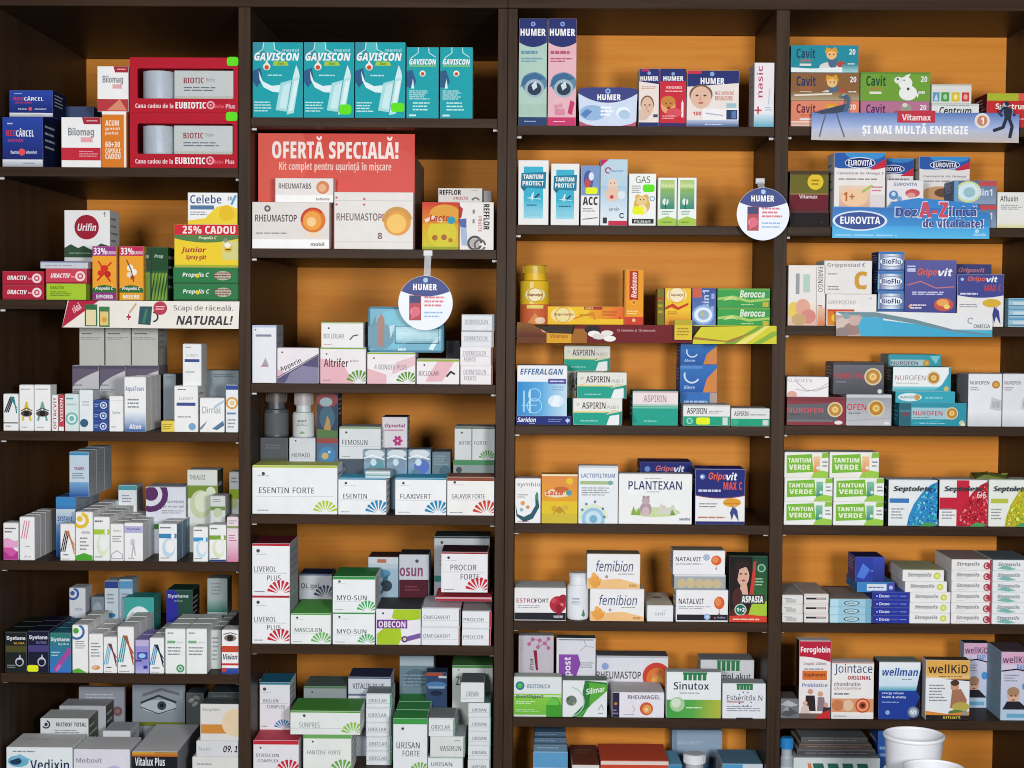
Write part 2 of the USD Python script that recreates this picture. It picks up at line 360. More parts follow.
# ------------------------------------------------------------------ shelving: two units side by side, each with two bays
TH, ZT = .0172, back(512, 8.5, 0)[2]
def unit(desc, bays, uprights, DEP):
    o = thing('shelving_unit', ((uprights[0][0]+uprights[-1][1])/2, .14, 0)); base = np.array([(uprights[0][0]+uprights[-1][1])/2, .14, 0])
    tag(o, desc, 'shelving', 'pharmacy shelving units', 'thing'); pp = o.GetPath()
    def part(n, b, mat): return put(pp, n, (b[0]-base, b[1]), mat)
    xa, xb = uprights[0][0], uprights[-1][1]
    for a, b in uprights: part('upright_panel', slab(a, b, 0, DEP, 0, ZT), 'wenge_v')
    part('top_board', slab(xa, xb, -.002, DEP+.01, ZT+.0003, ZT+.026), 'wenge')
    part('back_panel', slab(xa, xb, DEP+.0003, DEP+.01, .04, ZT), 'panel')
    part('plinth', slab(xa+.002, xb-.002, -.006, -.0003, 0, .08), 'wenge')
    for by in bays:
        lo, hi = BAYX[by]
        for k in range(len(SHELF_PX[by])):
            z = SHELF_Z[f'{by}{k+1}']
            part('shelf_board', slab(lo+.0003, hi-.0003, .002, DEP, z-TH, z-.0003), 'wenge')
            for x in (lo+.004, hi-.004):
                c = trimesh.creation.cylinder(.0022, .008, sections=10); c.apply_transform(trimesh.transformations.rotation_matrix(math.pi/2, [0, 1, 0])); c.apply_translation(np.array([x, .02, z-TH-.0025])-base)
                q = put(pp, 'shelf_pin', c, 'plastic', lin('D8D8D6'))
        for z in (.35, .10): part('shelf_board', slab(lo+.0003, hi-.0003, .002, DEP, z-TH, z-.0003), 'wenge')
unit('dark brown shelving unit of the left half, two bays with orange back', 'AB', [(-.971, -.951), (-.5155, -.494), (-.0515, -.0343)], .6)
unit('dark brown shelving unit of the right half, two bays with orange back', 'CD', [(-.0337, -.0165), (.445, .469), (.934, .954)], .27)

# ------------------------------------------------------------------ builders for things that are not plain cartons
import manifold3d as m3
def cube(x0, x1, y0, y1, z0, z1): return m3.Manifold.cube([x1-x0, y1-y0, z1-z0]).translate([x0, y0, z0])
def lathe(profile, n=32):
    return trimesh.creation.revolve(np.array(profile, float), sections=n)
def gift_box(x0, x1, yt, desc, on=None, sticker=None, key=None):
    yf, d = .006, .1
    a, b = back(x0, yt, yf), back(x1, yt, yf); zb = ITEM[on][1] if on else SHELF_Z[CELL]; w, h = b[0]-a[0]-.001, a[2]-zb-.0003
    o = thing('gift_box', ((a[0]+b[0])/2, yf+d/2, zb)); pp = o.GetPath()
    wx0, wx1, wz0, wz1 = (-.43*w, .46*w, .25*h, .80*h)
    cs = m3.CrossSection.square([wx1-wx0-.008, wz1-wz0-.008]).offset(.004, m3.JoinType.Round, circular_segments=20)
    hole = m3.Manifold.extrude(cs, .02).rotate([90, 0, 0]).translate([wx0+.004, -d/2+.01, wz0+.004])
    inner = cube(-w/2+.0015, w/2-.0015, -d/2+.0015, d/2-.0015, .0015, h-.0015)
    put(pp, 'carton_body', cube(-w/2, w/2, -d/2, d/2, 0, h)-inner-hole, 'card', lin('B5132A'))
    place = lambda x, z, q: np.column_stack([x-w/2, -d/2-q, z])
    face_print(pp, [T('Cana cadou de la', .05, .075, .40, .16, 'F3D7D8', 'c'), T('EUBIOTIC', .42, .07, .70, .19, 'w', 'd'), D(.745, .135, .075, 'E9A8AE'), O(.745, .135, .045, .02, 'B5132A'),
                    T('Bebe', .78, .08, .87, .15, 'E0606C', 'c'), T('Plus', .885, .075, .97, .16, 'F0C0C4', 'c')], w, h, place, 'card')
    mh, mr = (wz1-wz0)*.94, (wx1-wx0)*.17
    mug = trimesh.util.concatenate([lathe([(0, 0), (mr*.9, 0), (mr, .004), (mr, mh), (mr-.003, mh), (mr-.003, .004), (0, .004)], 36)])
    mug.apply_translation([wx0+mr+.002, -d/2+.008+mr, wz0+.0005]); put(pp, 'mug', mug, 'plastic', lin('DFE2E8'), 40)
    iw = wx1-wx0-2*mr-.008; mesh, cc = chamfer_box(iw, .045, mh, ('F4F1EA', 'D8D6D0', 'E8E6E0'))
    q = np.array([wx1-iw/2-.002, -d/2+.006+.0225, wz0+.0005]); ic = put(pp, 'inner_carton', (mesh[0]+q, mesh[1]), 'card', cc)
    face_print(ic.GetPath(), [T('BIOTIC', .16, .55, .5, .75, 'B04050', 'c'), T('Bebe', .54, .62, .68, .75, 'C0A0A4', 'n'), S(.16, .25, .85, .45, 2), R(0, .0, 1, .1, 'E6DFD0')], iw, mh, lambda x, z, t: np.column_stack([x-iw/2+q[0], q[1]-.0225-t, z+q[2]]))
    put(pp, 'window_film', cube(wx0-.002, wx1+.002, -d/2+.0016, -d/2+.0019, wz0-.002, wz1+.002), 'clear')
    if sticker:
        p0, p1 = back(sticker[0], sticker[3], yf), back(sticker[2], sticker[1], yf); sm, sc = sticker_mesh(p1[0]-p0[0], p1[2]-p0[2], '5FE01B')
        put(pp, 'price_sticker', (sm[0]+[(p0[0]+p1[0])/2-(a[0]+b[0])/2, -d/2-.0006, p0[2]-zb], sm[1]), 'card', sc).SetCustomDataByKey('label', 'small neon green price sticker')
    tag(o, desc+', '+place_words(CELL), 'gift box'); ITEM[key or desc] = (o, zb+h+.0003, zb)
def bottle(x0, x1, yt, ycap, desc, body, capc, yf=.01, arts=(), label=None, mat='plastic', on=None, name='pill_bottle', cat='bottle', neck=.72, capw=.86, yb=None):
    """Round bottle with shoulder, screw cap with grip ribs and a wrapped label; arts are small prints bent round the body."""
    a, b = back(x0, yt, yf+.03), back(x1, yt, yf+.03); xm = (x0+x1)/2
    zb = ITEM[on][1] if on else SHELF_Z[CELL]
    r = (b[0]-a[0])/2; cy = yf+r; a = back(x0, yt, cy); b = back(x1, yt, cy); r = (b[0]-a[0])/2; zt = back(xm, yt, cy)[2]; zc = back(xm, ycap, cy)[2]
    if yb is not None: zb = back(xm, yb, cy)[2]
    H, hc = zt-zb-.0003, zc-zb
    o = thing(name, ((a[0]+b[0])/2, cy, zb)); pp = o.GetPath()
    sh = max(hc-.012, hc*.8)
    put(pp, 'bottle_body', lathe([(0, 0), (r*.93, 0), (r, r*.08), (r, sh*.93), (r*.97, sh*.97), (r*neck, sh), (r*neck*.96, hc+.002), (0, hc+.002)], 40), mat, lin(body), 35)
    rc = r*capw; rim = [(0, hc), (rc, hc), (rc, H-.002), (rc-.002, H), (0, H)]
    cap = [lathe(rim, 40)]
    for i in range(24):
        t = 2*math.pi*i/24; bxm = trimesh.creation.box((.0008, .0012, (H-hc)*.8)); bxm.apply_transform(trimesh.transformations.rotation_matrix(t, [0, 0, 1])); bxm.apply_translation([rc*math.cos(t), rc*math.sin(t), (hc+H)/2-.0006]); cap.append(bxm)
    put(pp, 'screw_cap', trimesh.util.concatenate(cap), mat, lin(capc), 30)
    if label:
        z0, z1 = label[0]*sh, label[1]*sh; put(pp, 'label', lathe([(r+.0001, z0), (r+.0004, z0), (r+.0004, z1), (r+.0001, z1), (r+.0001, z0)], 48), 'card', lin(label[2]), 35)
        if arts:
            W = 2*r*1.25
            def wrap(x, z, q):
                t = (x-W/2)/r; return np.column_stack([(r+.0006+q)*np.sin(t), -(r+.0006+q)*np.cos(t), z+z0])
            def strips(a): return lambda w, h: [(k_, g_.intersection(rect_(w*i/16, -1, w*(i+1)/16, 1)), c_) for k_, g_, c_ in a(w, h) for i in range(16) if k_ == 'p' or i == 0] if a(w, h)[0][0] == 'p' else a(w, h)
            arts = [strips(a) for a in arts]
            face_print(pp, arts, W, z1-z0, wrap, 'card', ('label_print', 'lettering'))
    tag(o, desc+', '+place_words(CELL), cat); ITEM[desc] = (o, zt, zb)
def sign(pts, desc, arts, col, yf=-.006, t=.0022, cat='shelf sign', name='shelf_sign', cl=True, mat='gloss', extra=None):
    """A flat printed sign clipped to the shelf edge; pts are the corners of its outline as seen, taken to the plane at yf."""
    q = np.array([back(x, y, yf)[[0, 2]] for x, y in pts]); x0, z0 = q.min(0); x1, z1 = q.max(0); w, h = x1-x0, z1-z0
    pl = Polygon(q-[x0, z0]).buffer(0)
    o = thing(name, ((x0+x1)/2, yf, z0)); pp = o.GetPath()
    m = trimesh.creation.extrude_polygon(pl, t, engine='earcut'); v = np.array(m.vertices)
    put(pp, 'sign_board', (np.column_stack([v[:, 0]-w/2, -t/2+v[:, 2]-0, v[:, 1]]), np.array(m.faces)[:, ::-1]), mat, lin(col))
    face_print(pp, arts, w, h, lambda x, z, g: np.column_stack([x-w/2, -t/2-g, z]), mat, clip=pl)
    if cl:
        for u in (-.3, .3): put(pp, 'clip', slab(u*w-.008, u*w+.008, t/2, -yf+.0015, h*.45, h*.45+.012, .0004), 'plastic', lin('C9CCD2'))
    tag(o, desc+', '+place_words(CELL), cat)
    return o
def wobbler(cx, cy, rpx, yf, desc, strip, arts):
    c = back(cx, cy, yf); r = back(cx+rpx, cy, yf)[0]-c[0]; t = .001
    o = thing('shelf_wobbler', (c[0], yf, c[2]-r)); pp = o.GetPath()
    m = trimesh.creation.cylinder(r, t, sections=56); v = np.array(m.vertices)
    put(pp, 'disc', (np.column_stack([v[:, 0], v[:, 2], v[:, 1]+r]), np.array(m.faces)[:, ::-1]), 'gloss', lin('E9EDF4'))
    face_print(pp, arts, 2*r, 2*r, lambda x, z, g: np.column_stack([x-r, -t/2-g, z]), 'gloss', clip=Point(r, r).buffer(r-.0004, quad_segs=16))
    p0, z1 = strip; a = back(p0[0], p0[1], yf)                    # clear springy strip from the disc to the shelf edge
    n = 8; xs = np.linspace(0, 1, n); pts = [(a[0]-c[0], yf*(1-s)-yf-.0006 if 0 else (-yf-.001)*s+.0008, (a[2]-c[2]+r)*s+(2*r-.008)*(1-s)) for s in xs]
    V, Fq = [], []
    for i, (x, y, z) in enumerate(pts):
        for sx in (-.006, .006):
            for e in (0, .0006): V.append((x+sx, y+e, z))
        if i:
            k = 4*i
            for p, q in ((0, 2), (2, 3), (3, 1), (1, 0)): Fq.append((k-4+p, k-4+q, k+q, k+p))
    put(pp, 'clear_strip', (np.array(V), np.array(Fq)), 'frost')
    put(pp, 'grip_tab', slab(pts[-1][0]-.008, pts[-1][0]+.008, -yf-.0022, -yf+.0014, pts[-1][2]-.004, pts[-1][2]+.006, .0004), 'frost')
    tag(o, desc+', '+place_words(CELL), 'shelf sign')
HUM = lambda c='w': [CURVE(lambda u: .66-.11*(1-(2*u-1)**2), 0, 1, 1, 'n'), D(.5, .9, .05, '9AB6E0'), D(.5, .9, .025, '3C62B0')]
def ASTR(cl, cr, title='w'):
    return [SW(cl, (.04+.13*i, .24), (.36+.11*i, .82), t=.03) for i in range(3)]+[SW(cr, (.62+.1*i-.26, .82), (.98-.0*i, .32-.12*i+.1), t=.03) for i in range(3)]+[S(.2, .12, .7, .2, 1, '707078'), S(.1, .02, .8, .06, 1)]
def OCIRC(c, c2, v=.62):
    return [R(0, v, 1, v+.12, c), E(.55, .36, .36, .26, c2), E(.62, .4, .26, .18, 'F1F0EE'), E(.78, v+.06, .1, .07, 'F1F0EE'), S(.08, .86, .7, .95, 1, '707880'), S(.1, .06, .6, .12, 1)]
def SPIR(c, u, v, r): return [O(u, v, r, r*.74, c, -170, 75), D(u-.0, v+r*.05, r*.42, c), O(u, v, r*.22, r*.1, 'w')]
def SUN(lines, c, tu=.1, tv=.62, th=.16, tw=.8, fan=None, rule='70757C', top=True, fr=.36, fu=.84):
    o = [D(.16, .86, .035, '4A4A50'), S(.1, .78, .4, .81, 1, 'B0B2B8'), R(.04, tv-th*.35, .92, tv-th*.35+.012, 'B9BCC2')]
    for i, (s, ww) in enumerate(lines): o.append(T(s, tu+(tw-ww if i else 0), tv-i*th*1.5-(0 if not i else .02), tu+(tw if i else ww), tv-i*th*1.5+th-(0 if not i else .02), '4A4D55', 'n'))
    if top: o.append(R(0, .955, 1, 1, c))
    return o+[S(.06, .05, .34, .1, 1), FAN(fan or c, fu, fr)]

# ================================================================== left bay
cell('A1')
CARC = lambda: [G(0, .12, 1, 1, '16246B', '2747A6'), S(.12, .84, .3, .9, 1, 'C8CDE0'), T('RED', .1, .62, .34, .74, 'D03048', 'c'), T('CÂRCEL', .34, .61, .78, .78, 'w', 'c'), T('ADEVĂR', .12, .5, .52, .58, 'B83A70', 'ci'),
                D(.48, .3, .07, 'E5505C'), T('forte', .2, .26, .4, .33, 'D8DCE8', 'c'), T('absolut', .58, .27, .85, .33, 'D8DCE8', 'c'), G(0, 0, 1, .15, '9A9EA6', 'E4E6EA'), S(.5, .05, .9, .1, 1)]
bx(2, 43, 117, 'larger dark blue box with silver foot', '1B2F7E', CARC(), d=.1, side='141C44')
bx(9, 53, 90, 'smaller dark blue box lying on another', '1B2F7E', CARC(), d=.085, on='larger dark blue box with silver foot', side='141C44', yf=.006)
bx(64, 94, 106.5, 'slate blue box tucked behind other boxes', '3E4C6E', [S(.1, .3, .9, .8, 2, '7A88A8')], d=.06, yf=.12)
BIL = lambda: [T('Bilomag', .17, .59, .83, .79, '85888E', 'h'), R(.49, .5, .79, .6, 'E7A9AE'), P('A8283A', (.52, 1), (.57, .86), (1, .86), (1, 1)), S(.64, .9, .95, .96, 1, 'E5B0B6'), R(0, .14, 1, .39, 'C4273A'), S(.45, .2, .92, .34, 3, 'E89AA2')]
bx(61, 101, 117, 'white box with red band beside orange box', 'w', BIL(), d=.08)
bx(101.5, 126.5, 111, 'orange box with white text and white top', 'DD7B22', [R(0, .94, 1, 1, 'w'), T('ACUM', .14, .74, .7, .84, 'F6E3D0', 'd'), T('gratuit', .14, .65, .75, .72, 'F6E3D0', 'c'), T('pachet', .14, .57, .68, .64, 'F6E3D0', 'c'),
   T('60+30', .14, .36, .74, .46, 'F6E3D0', 'd'), T('CAPSULE', .14, .26, .76, .34, 'F6E3D0', 'd'), T('CADOU', .14, .15, .76, .25, 'F6E3D0', 'd'), R(.9, 0, 1, .94, 'F0E2D2')], d=.08)
bx(97, 128.5, 66, 'white box with red triangle band at foot', 'w', BIL()[:-2]+[R(0, 0, 1, .27, 'B8383E'), P('D98A70', (.3, .02), (.72, .27), (.95, .02))], d=.07, on='orange box with white text and white top', yf=.012)
gift_box(129.5, 237.8, 112, 'lower red gift box with mug in window', sticker=(226, 112, 237.5, 121), key='gb')
gift_box(129.5, 238.6, 57, 'upper red gift box with mug in window', on='gb', sticker=(227, 57, 238.5, 66))

cell('A2')
URA = lambda bg='w': [T('URACTIV', .12, .38, .6, .68, 'w', 'di'), T('forte', .62, .4, .76, .55, 'F0C8CC', 'c'), D(.84, .5, .34, 'F0D8DA'), O(.84, .5, .2, .1, 'C4495A'), R(0, .0, 1, .1, '9A1830')]
bx(2, 43.5, 271, 'dark red box beside lime green box', 'B3203A', URA(), d=.09, n=2)
bx(46, 86, 283.5, 'lime green box under a pink red box', 'A6C82E', [T('URACTIV', .1, .66, .45, .84, '4F7A1F', 'b'), S(.1, .2, .7, .55, 3, '5C7F22')], d=.09, key='lime')
bx(45.5, 87, 268.5, 'pink red box on top of lime green box', 'CC4455', URA(), d=.09, on='lime', key='ura3')
bx(40, 88, 261, 'flat silver box with blue upper edge', 'C8CCD4', [R(0, .82, 1, 1, '3F4A8A'), S(.1, .3, .9, .5, 1)], d=.1, on='ura3', top='4A55A0')
bx(64, 110, 257.5, 'plain white box behind the lime green box', 'D8D8D6', [], d=.07, yf=.115, key='urib')
bx(64, 110, 210, 'white box with large dark red disc', 'w', [D(.49, .64, .26, 'A31C33'), T('Urifin', .29, .56, .7, .72, 'w', 'bi'), P('34523A', (0, 0), (0, .2), (.14, .28), (.3, .2), (.42, .25), (.6, .16), (.8, .3), (1, .24), (1, 0)), T('1', .86, .86, .9, .96, '55585E'), S(.1, .06, .7, .12, 1, '7D9A80')], d=.07, on='urib', yf=.115)
PB = lambda tag_, tc, band, foot, fc: [R(0, .82, 1, 1, band), T('33%', .06, .845, .6, .97, 'w', 'd'), T('CADOU', .62, .85, .97, .91, 'F3D8E0', 'c'), R(0, .26, 1, .82, 'EFA22E'), CURVE(lambda u: .26-.07*abs(2*u-1)**2+.02, 0, 1, .14, '2E6B35'), T('Propolis C', .12, .17, .88, .25, 'w', 'bi'), R(0, 0, 1, .14, foot), T(tag_, .15, .03, .85, .1, 'w', 'c')]
bx(92, 116.5, 246, 'orange box with red berry fruit picture', 'F0A62F', PB('EUPHORBIA', 0, '9B3488', '8C2E80', 0)+[D(.5, .58, .07, 'D9301F'), D(.34, .5, .055, 'D9301F'), D(.64, .48, .06, 'C02818'), SW('D9301F', (.25, .72), (.48, .56), (.8, .7), t=.03), SW('C02818', (.2, .36), (.5, .5), (.76, .34), t=.03)], d=.06, k='s')
bx(119, 143.5, 246, 'orange box with white blossom picture', 'F0A62F', PB('MIERE', 0, 'C02A52', 'E0A028', 0)+[D(.45, .6, .06, 'F4EDE0'), D(.6, .52, .06, 'F4EDE0'), D(.42, .47, .05, 'E8DCC8'), D(.55, .42, .04, 'C8402A'), SW('6B4A2A', (.3, .75), (.5, .55), (.6, .34), t=.02)], d=.06, k='s')
GRB = [R(0, .5, .96, .56, '285C33'), *[SW('86A63A', (.05+.2*i, 0), (.35+.2*i, .52), t=.03) for i in range(-1, 5)], *[SW('5E8A3C', (.15+.2*i, 0), (.25+.2*i, .5), t=.02) for i in range(-1, 5)], T('Prop', .2, .78, .75, .86, 'B8CDB8', 'bi')]
bx(143.8, 150.5, 247, 'narrow dark green box half hidden', '21492B', GRB, d=.07, yf=.03, k='s')
bx(151, 167.5, 247, 'dark green box with grass blades picture', '1F4A2B', GRB, d=.09, yf=.03, k='s')
PRC = [T('Propolis C', .14, .36, .55, .7, 'E8EDE4', 'bi'), D(.37, .5, .12, 'E8C832'), E(.76, .52, .13, .28, 'B9B8A0'), S(.62, .3, .92, .75, 3, '7A3040'), R(0, 0, 1, .1, '1E5A30')]
bx(173, 239, 267.5, 'dark green box with cream oval print', '2C7A46', PRC, d=.1, n=2, k='s', key='prop')
bx(174, 239, 224.5, 'yellow box with red gift banner on top', 'F0CF30', [R(0, .76, 1, 1, 'D22536'), T('25% CADOU', .13, .79, .95, .97, 'F8E6E2', 'd'), CURVE(lambda u: .62-.1*(1-(2*u-1)**2)+.06, 0, 1, .76, '57824A'), T('Propolis C', .38, .64, .66, .73, 'E9E8D0', 'bi'), R(.75, .18, 1, .62, 'D6D38A'), T('Junior', .1, .32, .5, .48, 'A5323A', 'bi'), T('Spray gât', .18, .16, .5, .3, 'A5323A', 'bi'),
   E(.84, .45, .07, .1, 'E3B93C'), E(.83, .52, .05, .06, 'F0EFE2'), SW('3A3022', (.8, .42), (.88, .42), t=.025), D(.8, .64, .05, '8A8F80'), R(0, 0, 1, .06, 'A5B23A')], d=.1, on='prop', k='s', key='cad')
bx(187.5, 237.5, 192.5, 'white box with yellow slope on yellow box', 'w', [P('EFCF3A', (0, 0), (0, .12), (.35, .2), (.58, .55), (.8, .62), (1, .5), (1, 0)), D(.78, .35, .24, 'E8BE28'), T('Celebe', .05, .66, .68, .93, '2B4F86', 'm'), R(.05, .47, .53, .6, '55799F'), S(.05, .28, .42, .42, 2), SW('55A0C8', (.88, .62), (.97, .92), t=.07), T('20', .8, .76, .9, .88, '7A8A9A')], d=.06, on='cad', k='v')
sign([(68, 300.5), (239.5, 301.5), (238.5, 329), (62, 327.3)], 'cream shelf sign with red left corner', [P('B5173C', (0, 0), (.04, 1), (.21, 1)), T('FĂRĂ', .055, .6, .11, .86, 'F1D0D6', 'ci', 33), R(.13, .06, .2, .86, '2E6A40'), R(.137, .1, .193, .66, 'E6D8A8'), R(.21, .04, .27, .78, '3E7A48'), R(.216, .1, .262, .6, 'E2C878'), D(.24, .3, .1, 'D8A040'), T('+', .365, .3, .39, .52, 'B5173C', 'x'), SW('C8A878', (.38, .55), (.42, .9), t=.06), P('235058', (.43, .15), (.44, .8), (.51, .8), (.5, .12)), O(.515, .42, .2, .14, '2A3034', -90, 90), SW('3A7A5A', (.46, .2), (.48, .7), t=.1),
   D(.555, .74, .25, 'B83048'), S(.53, .66, .585, .84, 2, 'F0D0D4'), T('Scapi de răceală.', .63, .6, .965, .86, '6A5E62', 'r'), T('NATURAL!', .645, .14, .965, .47, '2F2B30', 'bi')], 'ECE6DC', yf=-.009)

cell('A3')
bx(3, 18.3, 394, 'white box with black teal slanted stripes', 'w', [SW('1E2A30', (.08+.12*i, .5), (.5+.1*i, .93), t=.035) for i in range(3)]+[SW('2E8A8C', (.5+.1*i, .93), (.9, .62-.07*i), t=.03) for i in range(3)]+[R(0, .2, 1, .23, '2A2A30'), S(.15, .1, .7, .15, 1, '555')] if 0 else [SW('1E2A30', (.08+.12*i, .5), (.5+.1*i, .93), t=.035) for i in range(3)]+[SW('2E8A8C', (.5+.1*i, .93), (.9, .62-.07*i), t=.03) for i in range(3)]+[R(0, .2, 1, .23, '2A2A30'), S(.15, .1, .7, .15, 1, '505058')], d=.035, k='e')
EYA = lambda c: [S(.1, .88, .9, .94, 1, 'A8ABB0'), SW(c, (.22, .22), (.5, .62), (.78, .22), t=.045), E(.5, .38, .4, .07, '5A4A42'), D(.5, .38, .06, '1E2024'), SW('3A3A3E', (.12, .44), (.5, .5), (.9, .44), t=.02), S(.15, .06, .6, .1, 1)]
bx(19, 33.8, 385, 'white box with yellow letter and eye', 'w', EYA('D8C23A'), d=.04, k='e')
bx(34, 50.5, 385, 'white box with grey letter and eye', 'w', EYA('6FA7A0'), d=.04, k='e')
bx(51.5, 58, 395, 'narrow white box with maroon upright lettering', 'w', [T('OFTACVIT', .25, .06, .75, .94, 'B0485A', 'c', 90)], d=.05, k='e')
bx(58.3, 64, 395, 'narrow red box with white upright lettering', 'C93A48', [T('VISION', .25, .25, .8, .92, 'F3E0E0', 'c', 90), R(0, 0, 1, .12, 'w')], d=.05, k='e')
bx(64.5, 78.8, 394, 'pale aqua box with teal square mark', 'D8E6E4', [R(.1, .86, .6, .9, '6AA8A0'), D(.5, .34, .17, '7AB8B2'), O(.5, .34, .12, .07, 'E6F0EE'), R(.1, .7, .85, .74, 'B4C8C8')], d=.04, k='e')
bx(79, 93, 390, 'tall pale white box with blue globe print', 'E6ECEE', [D(.35, .2, .1, '39607E'), S(.2, .6, .8, .75, 2, 'B0B8C0')], d=.05, k='e')
bx(93.5, 108.7, 400, 'small blue box with white spiral', '2C4A94', [O(.66, .5, .34, .24, 'D8E2F0'), D(.66, .5, .12, 'D8E2F0'), S(.05, .3, .4, .7, 2, '9AB0D8')], d=.045, n=3, k='e')
bx(109, 123.2, 396, 'white box with small grey title', 'w', [T('Optive', .2, .48, .8, .57, '6A6E78', 'r'), S(.15, .1, .6, .16, 1), R(0, .88, 1, .89, 'C4C6CA')], d=.05, k='e')
bx(124, 146, 377, 'tall white box with blue graded foot', 'w', [G(0, 0, 1, .36, '1E5FA8', 'E9EFF4'), T('AquaTears', .05, .72, .92, .83, '5B6FA8', 'm'), S(.15, .42, .9, .62, 3), T('10 ml', .38, .18, .68, .25, 'C8E0F0', 'r'), T('Alcon', .22, .05, .78, .14, 'w', 'xi')], d=.04, rows=3, k='e')
GRA = [R(0, .9, 1, 1, '565064'), CURVE(lambda u: .35+.5*u**.6, 0, 1, .9, '6A6276'), S(.05, .4, .5, .46, 1, '505058'), S(.05, .2, .7, .34, 2)]
for i, (a, b, dd, k_) in enumerate(((72, 99, 'left of three grey arc boxes at back', 'ga0'), (99.3, 125.5, 'middle of three grey arc boxes at back', 'ga1'), (126, 158.5, 'right of three grey arc boxes at back', 'ga2'))):
    bx(a, b, 365.3, dd, 'C9C9CC', GRA, d=.08, yf=.14, k='e', key=k_, side='8A8890', vis=400)
for i, (a, b, dd) in enumerate(((79, 104, 'left upper pale grey box behind sign'), (105, 130.7, 'middle upper pale grey box behind sign'), (131.5, 158, 'right upper pale grey box behind sign'))):
    bx(a, b, 323, dd, 'C4C3BC', [S(.1, .72, .6, .78, 1, '60646A'), S(.05, .6, .95, .68, 2)], d=.08, yf=.142, k='e', on='ga%d' % i)
bx(161, 174.5, 421, 'small yellow box lying low', 'E9D254', [S(.1, .2, .85, .8, 3, 'A88830')], d=.05, k='e')
LUT = [S(.15, .9, .5, .95, 1, '707078'), T('Lutein', .2, .7, .8, .78, 'A8AAB2', 'r'), R(.1, .57, .9, .64, '40508C'), S(.15, .3, .85, .36, 1), D(.76, .12, .08, '7FA8C8')]
bx(174, 198, 386, 'white box with navy line and round mark', 'w', LUT, d=.075, k='e', key='lut')
bx(182.5, 201.5, 344, 'white box standing on another white box', 'EDEDEC', LUT[:-1], d=.05, k='e', on='lut', yf=.02)
bx(199.5, 224.5, 398, 'white box with grey wing swoosh', 'w', [T('Dirnal', .1, .55, .85, .75, '9AA0A6', 'i'), P('6E7C8C', (0, .12), (.3, .34), (.2, .2), (.04, .06)), P('5A7A94', (.5, .1), (.95, .34), (1, .2), (.7, .06)), P('B0C8D8', (.55, .75), (.98, .95), (.98, .88), (.6, .68))], d=.06, k='e')
bx(225.5, 238.5, 385, 'white box with blue top and orange ring', 'E9ECEC', [R(0, .9, 1, 1, '2C4E9A'), O(.5, .62, .13, .09, 'E0A040'), D(.5, .62, .05, 'E8C890'), R(.1, .38, .8, .42, '6088B8'), S(.15, .08, .8, .3, 3)], d=.05, k='e')
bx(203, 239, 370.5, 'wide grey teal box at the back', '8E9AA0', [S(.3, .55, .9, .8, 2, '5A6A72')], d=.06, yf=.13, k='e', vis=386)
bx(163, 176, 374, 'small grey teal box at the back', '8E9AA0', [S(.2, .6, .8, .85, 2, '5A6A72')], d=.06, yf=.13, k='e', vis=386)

cell('A4')
bx(3, 18.3, 523, 'white box with pink clouds at foot', 'w', [CURVE(lambda u: .34+.1*math.sin(5*u), 0, 1, 0, 'D85AA8'), CURVE(lambda u: .16+.06*math.sin(7*u+1), 0, 1, 0, 'B83A90'), S(.1, .72, .85, .9, 2, '6A6A72'), CURVE(lambda u: .56+.04*math.sin(6*u), 0, 1, .34, 'EBA8D0')], d=.035, k='e')
bx(19.3, 34.6, 517, 'slim white box with pink slanted strokes', 'w', [SW('D87098', (.12+.16*i, .5), (.34+.16*i, .92), t=.02) for i in range(3)]+[S(.35, .3, .8, .34, 1), T('20 ml', .3, .06, .75, .11, '808088', 'r')], d=.034, rows=4, k='e', side='D5D3D2')
bx(55.5, 75.5, 497, 'blue white box with dark text, under another', '3F78B4', [G(0, 0, 1, .35, '1E3F86', '3A80C0'), G(0, .35, 1, .8, '3A80C0', 'C8D4DC'), T('SYSTANE', .1, .6, .85, .68, '2E4A7A', 'b'), R(0, .85, 1, 1, '3A86C0')], d=.055, yf=.05, rows=3, k='e', key='bl4', side='9AA6B2')
bx(69, 89, 452, 'pale box with blue graded foot, raised', 'C4D6E2', [G(0, 0, 1, .33, '1E4F9C', '7AA8D0'), R(0, .93, 1, 1, '3A90C0'), T('TEARS', .25, .6, .75, .67, '8A4A6A', 'b'), S(.15, .4, .85, .55, 3, '707A88')], d=.055, yf=.052, rows=3, k='e', on='bl4', side='A8ACB0')
bx(60, 75, 524, 'white box with crossing black orange stripes', 'w', ASTR('1B1B26', 'C8784A'), d=.05, k='e')
bx(75.3, 92.8, 512, 'white box with yellow spiral, green foot', 'w', [O(.3, .83, .17, .1, 'E9C22C', -150, 80), D(.24, .86, .06, 'E9C22C'), P('4FA832', (0, 0), (0, .1), (.5, .16), (1, .1), (1, 0)), T('Artelac', .35, .55, .85, .62, '505860', 'r'), S(.25, .2, .8, .5, 4)], d=.05, rows=4, k='e')
bx(93.3, 109.7, 517, 'white box with lime band and pale disc', 'w', OCIRC('A8C83A', 'DDE8C8', .6), d=.05, rows=4, k='e')
bx(110, 123.7, 524, 'white box with thin house outline', 'w', [SW('9098A4', (.1, .06), (.1, .18), (.5, .28), (.9, .18), (.9, .06), (.1, .06), t=.02), T('Optix', .2, .78, .8, .85, '606870', 'r'), S(.15, .5, .85, .7, 3)], d=.05, rows=4, k='e')
bx(124, 143, 523, 'white box with pale violet upper third', 'w', [R(0, .74, 1, .92, 'B9B4D8'), T('Hyabak', .15, .8, .85, .88, '6A62A0', 'b'), E(.45, .5, .12, .09, 'C8CAD4'), SW('B0B2BC', (.4, .1), (.5, .45), (.6, .15), t=.03), S(.2, .05, .7, .1, 1)], d=.05, rows=3, k='e')
